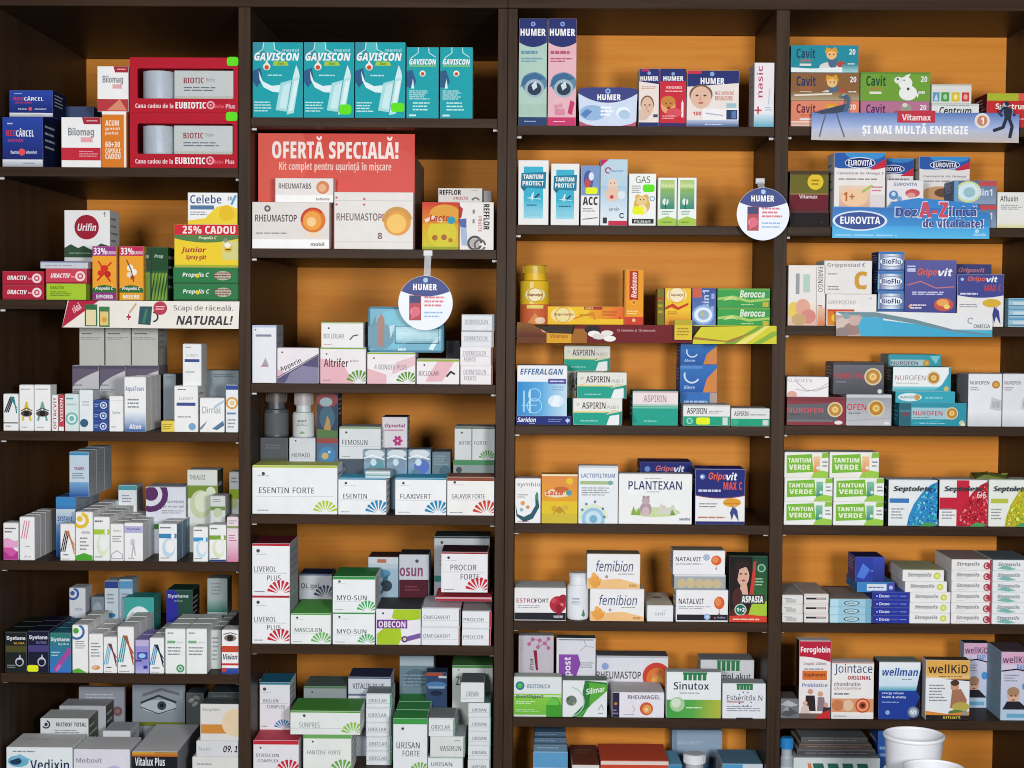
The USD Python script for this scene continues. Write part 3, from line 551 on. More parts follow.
bx(118, 137, 485.5, 'white box with teal upper edge at back', 'DFE3E6', [R(0, .87, 1, 1, '4A9AA4'), S(.2, .5, .8, .75, 3)], d=.05, yf=.19, k='e', vis=520)
bx(145.5, 186, 487, 'broad white box with purple spiral corner', 'DADCE4', [O(.12, .82, .42, .28, '5B2E62', -110, 40), D(.13, .84, .17, '5B2E62'), T('Fluorescein', .5, .62, .95, .7, '50545E', 'r'), T('eye drops gel', .38, .5, .95, .57, '50545E', 'n'), S(.4, .36, .95, .46, 2), P('3F8A3A', (0, 0), (0, .1), (.3, .12), (.5, 0))], d=.07, yf=.1, k='e', side='9AA2A8', vis=529)
bx(158.5, 177, 524, 'white box with blue band and sky disc', 'w', OCIRC('3A86B4', 'BFD8E8'), d=.045, rows=3, k='e', side='7A98B4')
bx(187, 217.5, 470, 'tall white box with olive band, pale disc', 'DDE0D8', [R(0, .52, 1, .74, '7A9436'), E(.45, .42, .36, .24, 'C9D2A8'), E(.5, .46, .26, .18, 'DDE2C8'), E(.78, .62, .16, .1, 'D8DEC8'), T('THEALOZ', .07, .84, .6, .92, '5A6058', 'r')], d=.06, yf=.12, k='e', side='5E5A48', vis=529)
bx(210, 225.5, 496, 'small grey white box before the tall one', 'D4D8D4', [R(0, .45, 1, .6, '6E8A4A'), E(.5, .36, .3, .18, 'BECBA8'), S(.2, .75, .8, .9, 2)], d=.045, yf=.06, k='e', vis=522)
bx(229, 239, 472, 'white box with bright green band at back', 'D8DCDC', [R(0, .4, 1, .62, 'A4BE30'), S(.2, .75, .8, .9, 2), E(.5, .3, .4, .12, 'C8CC90')], d=.05, yf=.13, k='e', vis=517)
bx(193, 208, 527, 'white box with bright blue band', 'w', OCIRC('3E96CC', 'C4E0F0', .58), d=.045, k='e')
bx(209, 226.3, 525, 'white box with green band, blue foot', 'w', OCIRC('7CA63A', 'DDE6C4', .6)+[R(0, 0, 1, .06, '28407E')], d=.045, k='e')
bx(226.6, 239, 517, 'pale pink box with rose foot', 'EBD8DE', [G(0, 0, 1, .5, 'D880A4', 'EBD0DA'), R(0, .75, 1, .8, '8A9A60'), S(.15, .84, .85, .94, 2), S(.15, .45, .85, .62, 3, 'B86A88')], d=.045, k='e')

cell('A5')
SYS = lambda t, r: [T('Systane', .06, .78, .94, .9, 'E6E9F0', 'h'), T('ULTRA', .4, .7, .9, .75, t, 'c'), R(0, .5, 1, .66, r), E(.66, .26, .2, .11, 'C8CCD8'), E(.66, .25, .15, .08, '1A1A2A'), P('C8CCD8', (.6, .32), (.68, .45), (.75, .32)), S(.08, .1, .5, .2, 2, '9098A0')]
bx(5, 26.8, 632, 'black box with olive band and droplet', '1B2220', SYS('C8A040', '4E4A22'), d=.05, rows=3, k='e', side='2A3030')
bx(27.5, 48.8, 631, 'midnight box with violet band, yellow sticker', '191A33', SYS('8A80C8', '4A3F7A'), d=.05, rows=3, k='e', st=(27.5, 665, 38.5, 671.5, 'y'), side='30304A')
bx(49.3, 71, 633, 'teal blue box with pink slash', '2F7A8E', [G(0, 0, 1, 1, '3A78C8', '2C7A6A'), T('Systane', .06, .77, .94, .89, 'E6E9F0', 'h'), T('hydra', .4, .69, .9, .75, 'C8E4E0', 'c'), SW('A84A98', (.25, .05), (.98, .6), t=.12), SW('C86AB0', (.3, .05), (.5, .2), t=.08), S(.08, .4, .5, .55, 2, 'A8D0D0')], d=.05, rows=3, k='e', side='5A7A80')
bx(72, 88, 625, 'white box with green dot in blue arc', 'w', [O(.28, .86, .17, .12, '3A6AA8', -150, 70), D(.24, .88, .06, '4FA83A'), P('5FB040', (0, 0), (0, .06), (.4, .1), (.95, 0)), S(.2, .5, .85, .68, 4)], d=.05, rows=3, k='e')
bx(88.7, 103, 634, 'white box with orange blob near foot', 'w', [E(.5, .14, .3, .06, 'D8985A'), E(.42, .15, .16, .04, 'E8C090'), S(.15, .4, .85, .8, 5)], d=.05, rows=3, k='e')
bx(103.3, 117, 637, 'shorter white box with blue maroon stripes', 'w', ASTR('7AB8D0', '7A3A4A'), d=.05, rows=3, k='e')
bx(117.3, 134, 627, 'taller white box with teal brown stripes', 'w', ASTR('4AA0A8', 'A85A3A'), d=.05, rows=3, k='e')
bx(135, 149, 640, 'lilac blue box with eye picture', '9A90D0', [G(0, 0, 1, .35, 'B8B4E4', '8A88D0'), R(0, .82, 1, 1, 'C0B4DA'), R(.15, .42, .9, .64, '3A50A8'), E(.5, .53, .26, .07, 'A8C8F0'), R(0, .36, .5, .4, '2A2A60'), R(.6, .14, .9, .24, '2E3A90')], d=.05, rows=2, k='e')
bx(149.3, 164, 638, 'white box with navy crossing stripes', 'w', ASTR('3A90B8', '1E2440'), d=.05, rows=3, k='e')
WHP = [S(.12, .88, .5, .94, 1, '606468'), R(.1, .68, .5, .74, '7AB08A'), R(.55, .68, .9, .72, 'D8DADA'), S(.12, .4, .9, .62, 3)]
bx(165, 185.5, 629, 'plain white box with green round stamp', 'EDF0EC', WHP+[O(.75, .12, .09, .05, '4A9A6A'), D(.75, .12, .03, '4A9A6A')], d=.05, rows=3, k='e')
bx(186, 207, 629, 'plain white box with green word bar', 'EDF0EC', WHP, d=.05, rows=3, k='e')
bx(210, 221, 630, 'grey white box receding to the back', 'C4C8C6', [S(.2, .2, .8, .85, 6)], d=.04, yf=.05, rows=5, k='e')
bx(221.4, 239.5, 630, 'white box with red bands and eye', 'w', [E(.5, .82, .36, .08, '8A7A72'), D(.5, .82, .07, '2A2420'), SW('4A4240', (.1, .9), (.5, .94), (.9, .9), t=.02), R(0, .5, 1, .64, 'C8482E'), T('Vision', .08, .33, .92, .46, '4A4A58', 'hi'), R(0, .2, 1, .25, 'C83A30'), G(0, 0, 1, .14, '2A3A88', '3A58A8'), D(.15, .1, .05, 'D83A2A')], d=.045, k='e')
bx(69, 85.5, 588, 'white box with blue spiral at back', 'D6DAE0', [O(.22, .82, .2, .13, '3A5AA0', -150, 80), D(.2, .84, .07, '3A5AA0'), T('Oftal', .35, .3, .8, .38, '606880', 'r')], d=.05, yf=.19, k='e', yb=None, vis=620)
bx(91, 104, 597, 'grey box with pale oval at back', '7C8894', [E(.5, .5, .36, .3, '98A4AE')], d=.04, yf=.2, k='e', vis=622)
bx(104.3, 118.5, 581, 'white box with navy cap strip', 'C8D4DC', [R(0, .82, 1, 1, '2C4488'), S(.2, .4, .8, .7, 3), E(.5, .12, .3, .06, '3A80B0')], d=.05, yf=.2, k='e', vis=620)
bx(118.8, 132.5, 579.5, 'pale blue box with blue upper part', 'B0C8D8', [R(0, .72, 1, .95, '5A98C0'), S(.2, .4, .8, .6, 2)], d=.05, yf=.2, k='e', vis=612)
bx(124, 154, 597.5, 'teal box with large white dome print', '3FA49C', [CURVE(lambda u: .72*max(0, 1-(2*u-1)**2)**.5, .04, .96, 0, 'E4EAEC', 16), T('Aqufor', .22, .42, .78, .54, '6A8A94', 'r')], d=.06, yf=.175-.012, k='e', vis=629)
bx(166, 192.5, 590, 'dark green box with indigo left half', '244A3C', [E(.12, .4, .34, .9, '2C2C9A'), T('Systane', .06, .76, .85, .88, 'D0D4DC', 'h'), S(.3, .66, .8, .72, 1, '8AA898')], d=.07, yf=.17, k='e', side='16241E', vis=625)
bx(207, 227.5, 578.5, 'grey box with green graded foot', 'A8B4B2', [G(0, 0, 1, .35, '2E7A68', '9AB0AA'), S(.2, .5, .8, .9, 4)], d=.05, yf=.2, k='e', vis=612)

cell('A6')
bx(6, 72.5, 747.5, 'broad white box with blue eye picture', 'E6ECEE', [E(.18, .62, .16, .16, '6AB0CC'), E(.14, .62, .09, .1, '1E3A5A'), G(0, 0, .45, .35, 'B4DCE8', 'E0ECF0'), T('Vedixin', .36, .38, .95, .68, '23344E', 'm'), S(.1, .85, .6, .93, 1), P('7FBCD4', (0, .6), (.2, .82), (.45, .6), (.2, .72))], d=.1, k='e', top='B4B8B8', key='ved', tart=[T('VEDIXIN', .1, .2, .55, .6, '5A6468', 'r')])
bx(73.3, 130, 749.5, 'white box with pale purple disc', 'DEDCE6', [D(.72, .2, .34, 'C8B4DC'), D(.72, .2, .2, 'DCD0E8'), T('Meibovit', .05, .62, .5, .76, '70707E', 'r'), R(0, .3, .5, .34, '7A4A9A')], d=.09, k='e', top='B4B2B8')
bx(131.5, 178, 752, 'black box with yellow red upper edge', '1A1A26', [G(0, .86, .5, 1, 'A8482A', 'E0B030'), G(.5, .86, 1, 1, 'B85A2A', 'C89030'), T('Vitalux Plus', .07, .58, .72, .84, 'E4E6EA', 'b'), R(0, .44, 1, .5, 'B8482A')], d=.2, k='e', top='B0B0B4', side='A0A0A6')
bx(40, 88.5, 718.5, 'white box with navy spiral and title', 'D8DAD8', [O(.12, .72, .2, .13, '2A3452', -150, 80), D(.12, .72, .08, '2A3452'), T('NUTROF TOTAL', .33, .63, .96, .82, '3A3E48', 'c'), S(.3, .3, .9, .5, 2)], d=.07, yf=.115, k='e', side='6A6A58', key='nut', vis=740)
bx(59, 106, 706, 'grey white box behind the navy spiral', 'B4B6BA', [T('Lutein', .1, .7, .5, .8, '707480', 'r'), S(.1, .2, .8, .5, 3)], d=.06, yf=.19, k='e', side='5E5A54', vis=718)
bx(78.5, 124.5, 687, 'tall grey box with brown circle', '9296A0', [D(.85, .4, .12, '6E5458'), D(.85, .4, .06, '8A6A68'), S(.15, .7, .8, .85, 2, 'B8BCC4')], d=.012, yf=.254, k='e', sp=False, vis=727)
bx(132, 185, 685, 'large grey box with eye photograph', '8E969E', [E(.5, .48, .34, .16, 'B8C0C8'), D(.56, .5, .11, '39424C'), D(.56, .5, .05, '12161C'), SW('30363E', (.16, .56), (.5, .74), (.84, .58), t=.05), SW('4A525A', (.16, .46), (.5, .3), (.84, .44), t=.025), R(0, 0, 1, .1, '6E7A2E'), SW('6A7078', (.2, .75), (.55, .9), (.9, .78), t=.07)], d=.012, yf=.25, k='e', sp=False, vis=726)
bx(102.5, 130.5, 731, 'flat white box with purple small title', 'D8DADE', [T('MEIBOVIT GEL', .05, .72, .7, .82, '6A6888', 'r'), S(.1, .2, .5, .4, 2)], d=.07, yf=.12, k='e', top='90929A')
bx(192, 238.5, 757, 'white box with dark green title, lowest', 'DCDCD8', [T('Xante', .18, .28, .6, .5, '3A5A4A', 'b'), S(.1, .7, .5, .8, 1)], d=.09, k='e', key='sy6')
bx(196, 238.5, 741, 'white box with handwritten black number', 'D8D8DA', [T('09. 1', .64, .3, .98, .72, '1A1A1E', 'hi'), T('Nutri', .06, .4, .34, .62, '9A9CA8', 'r')], d=.09, k='e', on='sy6', key='sy7', top='A89A98')
bx(200, 239, 704, 'white box with orange bar, cream disc', 'DCDAD6', [R(.02, .2, .74, .45, 'D08A3A'), D(.92, .5, .38, 'E4CDAA'), T('Azopten', .05, .78, .5, .9, '8A8C90', 'r'), O(.72, .32, .11, .06, 'E8D0A8')], d=.08, k='e', on='sy7', key='sy8', top='3E4644')
bx(208, 239, 692.5, 'dark flat box on top of stack', '353B3C', [S(.1, .2, .9, .7, 2, '5A6264')], d=.07, k='e', on='sy8', yf=.05)
bx(186, 204, 693, 'dark grey box with leaf pattern', '555A5C', [E(.3, .6, .18, .12, '9AA09A', 30), E(.6, .75, .2, .1, '8A908A', -20), E(.5, .4, .2, .1, 'A0A49E', 40)], d=.05, yf=.215, k='e', vis=711)

# ================================================================== second bay
cell('B1')
GAV = [CURVE(lambda u: .9-.5*(1-u)*.3, 0, .3, 1, '2F8F9E'), P('2A5A86', (0, .62), (.16, .66), (.2, .5), (.08, .4), (0, .48)), E(.33, .94, .12, .1, '49B8BC'), SW('BFE4E4', (.22, 1), (.2, .9), (.06, .84), t=.012), SW('BFE4E4', (.42, 1), (.44, .9), (.6, .85), t=.012),
       T('GAVISCON', .03, .755, .93, .86, 'w', 'xi'), P('A8C83A', (.4, .69), (.72, .69), (.68, .745), (.42, .745)), T('Duo', .5, .7, .62, .735, '3A7A3A', 'b'), T('mentol', .6, .875, .92, .915, 'D0ECEA', 'r'), D(.28, .675, .048, 'F0E8DC'), P('F0E8DC', (.235, .69), (.28, .77), (.325, .69)), D(.28, .665, .03, 'C8502A')]
GAVL = [P('DDF0F0', (.12, .62), (.2, .48), (.38, .42), (.64, .44), (.62, .33), (.4, .34), (.22, .4), (.14, .5)), P('A8DADC', (.56, .46), (.78, .5), (.68, .08), (.46, .1)), P('C8E8EA', (.62, .43), (.76, .46), (.67, .12), (.53, .13)), P('B4DEE0', (.8, .52), (.94, .54), (.82, .06), (.68, .04)), P('D8F0F0', (.83, .48), (.92, .5), (.8, .1), (.72, .08)), P('CFEAEA', (.8, .52), (.94, .54), (.92, .62), (.87, .7), (.83, .6)), S(.3, .54, .7, .58, 1, 'B0E0E0'), S(.03, .07, .4, .22, 4, 'BFE6E6')]
for x0, x1, dd, st in ((252.5, 303, 'large turquoise sachet box without a sticker', None), (303.7, 354.3, 'middle large turquoise box with green sticker', (339, 104.5, 351.5, 114.5, 'g')), (355, 405.5, 'large turquoise box with sticker beside small boxes', (391, 103, 404.5, 112, 'g'))):
    bx(x0, x1, 42, dd, '149FA8', GAV+GAVL, d=.07, st=st, k='m', grp='large turquoise sachet boxes')
GAS_ = [SW('BFE4E4', (.36, 1), (.36, .92), (.12, .84), t=.012), SW('BFE4E4', (.68, 1), (.7, .92), (.9, .86), t=.012), T('GAVISCON', .08, .755, .92, .835, 'w', 'xi'), R(.08, .725, .92, .745, '7FC06A'), P('2A5A86', (0, .66), (.18, .68), (.3, .52), (.2, .42), (0, .44)), P('D8ECEC', (.14, .42), (.2, .56), (.24, .42)), D(.5, .63, .042, 'F0E8DC'), D(.5, .625, .026, 'C8502A'), S(.08, .26, .75, .4, 5, 'BFE6E6'), S(.2, .1, .8, .24, 3, 'BFE6E6'), R(.08, .03, .3, .055, 'C8E8E8')]
bx(406.5, 439, 47, 'left of two small turquoise syrup boxes', '149FA8', GAS_, d=.06)
bx(440, 473, 47, 'right of two small turquoise syrup boxes', '149FA8', GAS_, d=.06)

cell('B2')
def promo_display():
    yf = .004; a, b = back(258, 133, .058), back(415, 133, .058); x0, x1, z1 = a[0], b[0], a[2]; z0 = SHELF_Z['B2']; w, h = x1-x0, z1-z0
    o = thing('promo_display', ((x0+x1)/2, .088, z0)); pp = o.GetPath()
    put(pp, 'back_card', slab(-w/2, w/2, -.03, -.027, 0, h), 'gloss', lin('D2402F'))
    put(pp, 'base_tray', slab(-w/2, w/2, -.027, .24, 0, .003), 'gloss', lin('C23528'))
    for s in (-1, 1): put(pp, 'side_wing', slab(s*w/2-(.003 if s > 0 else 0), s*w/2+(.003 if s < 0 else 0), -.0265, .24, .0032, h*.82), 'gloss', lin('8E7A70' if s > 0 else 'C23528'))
    face_print(pp, [G(0, 0, 1, 1, 'E05A48', 'CE3828'), E(.12, .8, .2, .35, 'D95040'), E(.8, .5, .3, .4, 'D4463A'), T('OFERTĂ SPECIALĂ!', .09, .785, .895, .975, 'F3E3DC', 'd'), T('Kit complet pentru ușurință în mișcare', .135, .665, .85, .755, 'F0C8BC', 'c')], w, h, lambda x, z, q: np.column_stack([x-w/2, -.03-q, z]), 'gloss')
    tag(o, 'tall red special offer display card behind three white boxes, '+place_words('B2'), 'display')
promo_display()
RHE = lambda t, x1=.58: [T(t, .04, .58, x1, .73, '4A3A38', 'm'), D(.79, .62, .27, 'E07A2E'), D(.78, .6, .2, 'F0A24A'), D(.77, .58, .1, 'F6CF92'), O(.79, .62, .27, .22, 'C8452E', 40, 190), S(.05, .3, .5, .36, 1)]
bx(250.3, 329.5, 202, 'white box with orange ball, white foot strip', 'E4DDD8', RHE('RHEUMASTOP')+[R(0, 0, 1, .2, 'FAF8F6'), T('mobil', .76, .06, .94, .14, '6A6460', 'h'), O(.2, .86, .07, .03, '6A6460'), E(.8, .3, .12, .05, 'F0D8BC')], d=.048, key='rh1')
bx(275, 333.5, 178, 'smaller white box with small orange ball', 'E8E2DE', [T('RHEUMATABS', .06, .56, .62, .78, '4A3A38', 'm'), D(.82, .62, .27, 'D9885A'), D(.81, .6, .16, 'EBB48A'), R(0, 0, 1, .3, 'F8F6F4'), T('tablete', .7, .08, .94, .2, '8A7A74', 'hi')], d=.042, on='rh1', yf=.012)
bx(334, 413.5, 192, 'white box with gold ball, film wrapped', 'E2DCD6', [T('RHEUMASTOP', .03, .5, .6, .63, '6A504A', 'm'), T('GEL', .6, .5, .72, .62, 'C0604A', 'b'), D(.8, .48, .24, 'E0962A'), D(.79, .45, .17, 'F0BE58'), O(.8, .48, .27, .2, 'C89038', 10, 180), T('8', .55, .18, .61, .29, '7A5A50', 'b'), SW('D0CCC6', (0, .13), (1, .13), t=.015), SW('C4C0BA', (.02, .85), (.98, .85), t=.012), D(.03, .9, .02, 'C0503A'), D(.03, .78, .02, 'C0503A'), D(.38, .88, .02, 'C0503A'), D(.38, .78, .02, 'C0503A')], d=.048, mat='gloss')
bx(438, 482.5, 188, 'white box with bold black title behind', 'DDD8D2', [T('REFFLOR', .03, .55, .52, .88, '2A2426', 'd'), T('FRUCTE', .35, .22, .68, .42, 'B05A5A', 'c'), O(.85, .1, .3, .2, '60585A', 20, 160), S(.75, .8, .97, .88, 1)], d=.07, yf=.075, vis=203)
bx(483.5, 492, 190.5, 'small grey box squeezed at the right', '9A9490', [S(.1, .4, .9, .8, 3)], d=.05, yf=.08, vis=203)
bx(422, 459, 202, 'rainbow box with red and yellow fields', 'D9442E', [G(0, 0, 1, .55, 'C8C83A', 'E0A02E'), E(.55, .35, .4, .32, 'D8C83A'), G(0, .55, 1, 1, 'D88A30', 'CE3A30'), E(.62, .75, .42, .2, 'E0A040'), SW('E8D8C8', (.08, .6), (.3, .68), (.55, .6), t=.07), T('Lacto', .2, .6, .75, .74, 'B8402A', 'xi'), E(.8, .62, .12, .08, '3A9AA8'), D(.35, .25, .06, 'B07030'), D(.6, .26, .06, 'A86A3A'), D(.78, .2, .05, 'B88030'), R(0, 0, 1, .06, '98A830')], d=.08)
bx(459.5, 494, 202, 'white box with upright title, blue cup print', 'E9E5E0', [T('REFFLOR', .7, .42, .88, .96, '2A2426', 'd', -90), T('FRUCTE', .55, .38, .65, .7, 'B86A6A', 'c', -90), P('A8B8D0', (.02, .55), (.2, .48), (.24, .08), (.06, .1)), P('5A6AA8', (.0, .64), (.2, .66), (.2, .46), (.02, .48)), P('B83A34', (0, .92), (.1, .86), (.05, .66), (0, .66)), D(.45, .14, .1, 'B4AEAA'), O(.45, .14, .16, .11, '5A5456', 0, 340), O(.6, .1, .13, .09, '6A6466', 0, 340), S(.38, .5, .46, .9, 2)], d=.08)

cell('B3')
bx(251, 276.5, 325, 'tall white box with triangle mark', 'E9EAEE', [R(.15, .8, .8, .84, '8A8CA0'), P('A8A8B4', (.4, .3), (.55, .44), (.7, .3)), P('B89098', (.33, .28), (.52, .34), (.7, .28)), D(.14, .92, .015, '6A7AB0'), R(0, 0, .05, 1, 'C8CAD8'), R(0, .96, 1, 1, 'B4C4E0')], d=.085, side='A8ACB8')
bx(277, 319, 348, 'white box with slanted title, purple foot', 'EDE6E8', [P('DCB8C4', (0, 0), (0, .4), (.3, .25), (.3, 0)), P('5B5478', (0, 0), (0, .12), (1, .82), (1, 0)), P('8A84A0', (.18, 0), (.32, .3), (.6, .5), (1, .45), (1, 0)), SW('3A3A48', (0, .16), (1, .84), t=.02), T('Apperin', .05, .42, .6, .6, '43434E', 'm', 25), D(.12, .88, .025, '5A5A60')], d=.08)
bx(320, 366, 347.5, 'white pink box with green fan, dark title', 'EFE8E8', [P('E8B4BC', (0, 0), (0, .7), (.5, .55), (.75, 0)), D(.14, .82, .025, '5A5A60'), T('Altrifer', .08, .46, .62, .7, '5A4A52', 'm'), T('plus', .66, .58, .84, .68, '8A7A80', 'r'), R(0, .96, 1, 1, '7AA84A'), FAN('5E9A3E', .85, .34), S(.06, .06, .3, .12, 1)], d=.085, key='alt')
bx(321, 363.5, 322, 'white box with green edge on pink one', 'EEECEA', [R(0, .95, 1, 1, '8AB04A'), D(.18, .76, .04, '5A5A60'), T('BICLOLAR', .06, .36, .54, .54, '6A7A86', 'n'), SW('5A5A5A', (.68, .3), (.76, .46), (.88, .5), t=.05), S(.06, .08, .3, .14, 1, 'C08088')], d=.085, on='alt')
bx(367, 415.5, 352.5, 'white box with pink field, green fan', 'F0EAEA', [P('E9B8BE', (0, 0), (0, .5), (.4, .3), (.4, 0)), P('E9C4C8', (.5, .3), (1, .6), (1, .9), (.6, .7)), R(0, .95, 1, 1, '8AB04A'), D(.14, .82, .03, '5A5A60'), T('4 BONDEX PLUS', .15, .46, .82, .62, '7A8088', 'n'), FAN('5E9A3E', .84, .36)], d=.085, key='bon')
bx(416.5, 459.5, 359, 'low white box with green upper edge', 'F0EAEA', [P('E9B8BE', (.2, .1), (.6, .1), (.9, .95), (.5, .95)), R(0, .9, 1, 1, '9AB04A'), D(.18, .76, .04, '5A5A60'), T('BICLOLAR', .05, .34, .52, .52, '6A5A60', 'n'), SW('3A343A', (.7, .3), (.8, .5), (.9, .4), t=.08)], d=.085)
def teal_pack():
    yf = .012; a, b = back(368, 306, yf), back(443.5, 351, yf); z0 = ITEM['bon'][1]; w = b[0]-a[0]; h = a[2]-z0-.001; d = .06
    o = thing('plastic_pack', ((a[0]+b[0])/2, yf+d/2, z0)); pp = o.GetPath()
    mesh, cc = chamfer_box(w, d, h, ('2C93AE', '1F7A96', '2C93AE'), .004); put(pp, 'pack_body', mesh, 'plastic', cc)
    face_print(pp, [E(.32, .5, .26, .42, '3AA8BE'), E(.15, .35, .2, .3, '1B7890'), P('8A4A3A', (.13, .15), (.12, .72), (.18, .86), (.22, .72), (.21, .12)), P('1E6A7E', (.02, .5), (.1, .8), (.12, .6)), P('A8C8D0', (.3, .3), (.36, .6), (.28, .58)), R(.36, .25, .96, .52, '7FC0CE'), R(.38, .3, .94, .44, 'A4D4DC'), P('C4E4E8', (.86, .05), (.96, .35), (.9, .35), (.8, .08)), T('NEB', .4, .04, .5, .1, 'E0F0F4', 'c')], w, h, lambda x, z, q: np.column_stack([x-w/2, -d/2-q, z]), 'plastic')
    put(pp, 'blister_window', slab(-w*.14, w*.44, -d/2-.006, -d/2-.0012, h*.2, h*.58, .002), 'clear')
    tag(o, 'glossy turquoise plastic pack lying across white boxes, '+place_words('B3'), 'pack')
teal_pack()
DOR = lambda l2: [T('DORMISOLIN' if not l2 else 'DORMISOLIN', .1, .55 if l2 else .4, .8, .8 if l2 else .66, '8A8E98', 'n'), R(.06, .5 if l2 else .34, .9, .53 if l2 else .37, 'B8BAC0')]+([T('FORTE', .12, .22, .5, .45, '8A8E98', 'n')] if l2 else [])
bx(460, 492.5, 347, 'white box with red right edge', 'EEE8E8', DOR(1)+[R(.955, 0, 1, 1, 'C23A44')], d=.08, n=2, key='dorf', side='C23A44')
bx(461.5, 494.5, 314, 'grey edged white box without red edge', 'E2E3E6', DOR(0)+[R(.93, 0, 1, 1, '9AA0A6'), R(0, .93, 1, 1, '8E9498')], d=.08, n=2, on='dorf', side='6A7478')
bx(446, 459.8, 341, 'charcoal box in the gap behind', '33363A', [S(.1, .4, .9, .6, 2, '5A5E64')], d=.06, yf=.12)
WOB = [CURVE(lambda u: .74-.12*(1-(2*u-1)**2), 0, 1, 1, '2C3C80'), D(.5, .92, .045, '9AC8E6'), T('HUMER', .27, .735, .71, .85, 'w', 'x'), R(.2, .18, .42, .64, 'B03A44'), R(.21, .5, .41, .63, '283468'), D(.31, .34, .09, 'E08A84'), P('D8607A', (.24, .2), (.4, .3), (.38, .42), (.26, .42)), S(.48, .42, .9, .64, 3, 'D87A80', .5), S(.48, .22, .84, .36, 2, '8FB8D8')]
wobbler(425.5, 303, 27.2, -.03, 'round white advertising disc hanging before turquoise pack', ((427, 253), 0), WOB)

cell('B4')
bx(252, 337.5, 465.5, 'broad white box, lime edge and fan', 'EFF0F0', [D(.13, .83, .035, '4A4A50'), S(.06, .77, .24, .8, 1), T('ESENTIN FORTE', .08, .43, .73, .55, '4F535C', 'n'), R(.04, .36, .95, .37, 'C0C3C8'), R(0, .955, 1, 1, 'B4C850'), S(.06, .05, .24, .1, 1), FAN('B4CC3C', .86, .25)], d=.085, top='A8C04A', key='esf')
bx(338, 386.5, 478, 'white box with teal edge beside gap', 'EFF0F0', SUN([('ESENTIN', .5)], '2E8AA8', th=.13, tv=.44, fan='2C88B4'), d=.08, top='2E8AA8', key='es')
bx(395, 446.5, 478, 'white box with blue fan beside gap', 'EFF0F0', SUN([('FLAXIVERT', .6)], '2E8AA8', th=.13, tv=.44, fan='2C88B4'), d=.08, top='2E8AA8', key='flx')
bx(447, 494.5, 477, 'white box with rust fan and brown top', 'EFEDEA', SUN([('GALAVOR FORTE', .7)], '9A5A3A', th=.12, tv=.44, fan='C8452E')+[R(0, .9, 1, 1, '8A4A34')], d=.08, top='6E3A2C', key='gal')
bx(289, 315.5, 438, 'pale box with grey title and bird', 'D2D5DA', [D(.25, .9, .03, '4A4A50'), T('HEPAID', .1, .32, .8, .46, '50545E', 'n'), R(0, .28, 1, .29, '9A9EA6')], d=.07, yf=.1, key='hep', vis=466)
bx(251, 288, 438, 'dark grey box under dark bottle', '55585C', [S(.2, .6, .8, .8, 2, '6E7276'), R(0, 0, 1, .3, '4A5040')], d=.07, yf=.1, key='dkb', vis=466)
bx(316.3, 338, 438, 'blue box with red cap strip, lower', '56708E', [R(0, .82, 1, 1, '9A4A44'), E(.5, .4, .4, .3, '4A84B4'), E(.4, .36, .16, .12, 'C8B070'), D(.6, .5, .05, 'B8D0E0')], d=.07, yf=.1, key='clo', vis=466)
bx(316.3, 338, 393, 'dark box with landscape picture, upper', '3A4A5C', [E(.5, .85, .5, .18, '8A4A48'), E(.45, .8, .3, .1, '9AB0B4'), E(.5, .45, .36, .26, '4A6A7E'), P('B89058', (.3, .1), (.5, .5), (.62, .4), (.7, .1)), P('5A7A4A', (0, .0), (1, .0), (1, .16), (0, .2))], d=.07, yf=.1, on='clo')
bottle(293, 314.5, 391.5, 405, 'white pill bottle with green triangle print', 'C8CCCC', 'B4AAAA', yf=.11, on='hep', label=(.05, .9, 'D2D6D4'), arts=[P('6FA86A', (.38, .12), (.5, .24), (.62, .12)), S(.3, .45, .7, .6, 2, '8A9298'), T('DIET', .35, .65, .65, .75, '6A7278')])
bottle(264.5, 288.5, 391.5, 402, 'dark grey glass bottle', '4A4E52', '5E5450', yf=.11, on='dkb', label=(.1, .85, '5A5E60'))
bx(339, 381, 427, 'white box with green top and bird', 'DCDFE0', [R(0, .95, 1, 1, '6A9A4A'), D(.17, .83, .035, '4A4A50'), T('FEMOSUN', .07, .44, .68, .6, '585C66', 'n'), R(0, .38, 1, .39, 'A8ABB0'), S(.06, .05, .3, .1, 1)], d=.08, yf=.1, key='femo', yb=459)
bx(337.5, 364, 459.3, 'slate grey box under green topped box', '4F5A66', [D(.2, .8, .05, '7A8490'), S(.1, .1, .8, .25, 1, '8AA0A8')], d=.08, yf=.1)
ITEM['femo_base'] = (None, 0, 0)
bx(382, 407.5, 417, 'white box with magenta flower print', 'DAD6DA', [T('Gynotal', .1, .66, .92, .8, '9A3A7A', 'hi'), R(.1, .58, .85, .62, 'C888A8'), *[E(.62+.1*math.cos(t*math.pi/3), .28+.09*math.sin(t*math.pi/3), .1, .05, 'B83A7E', t*60) for t in range(6)], D(.62, .28, .03, 'E8C8D8')], d=.07, yf=.14, yb=450, plain=False, top='3A3438', key='gyno')
bx(383, 408, 450.3, 'dark box under magenta flower box', '6A747E', [S(.1, .4, .9, .8, 2, '8A949E')], d=.07, yf=.14)
GLO = lambda c: [G(0, 0, 1, .55, '5A8AA8', '8AA4B4'), E(.5, .85, .45, .16, 'D0D8DC'), E(.6, .4, .34, .25, c), E(.45, .55, .14, .12, 'C8DCE4'), E(.35, .2, .2, .12, '4A7A8E'), SW('E8F0F4', (.02, .7), (.4, .8), (.95, .66), t=.05)]
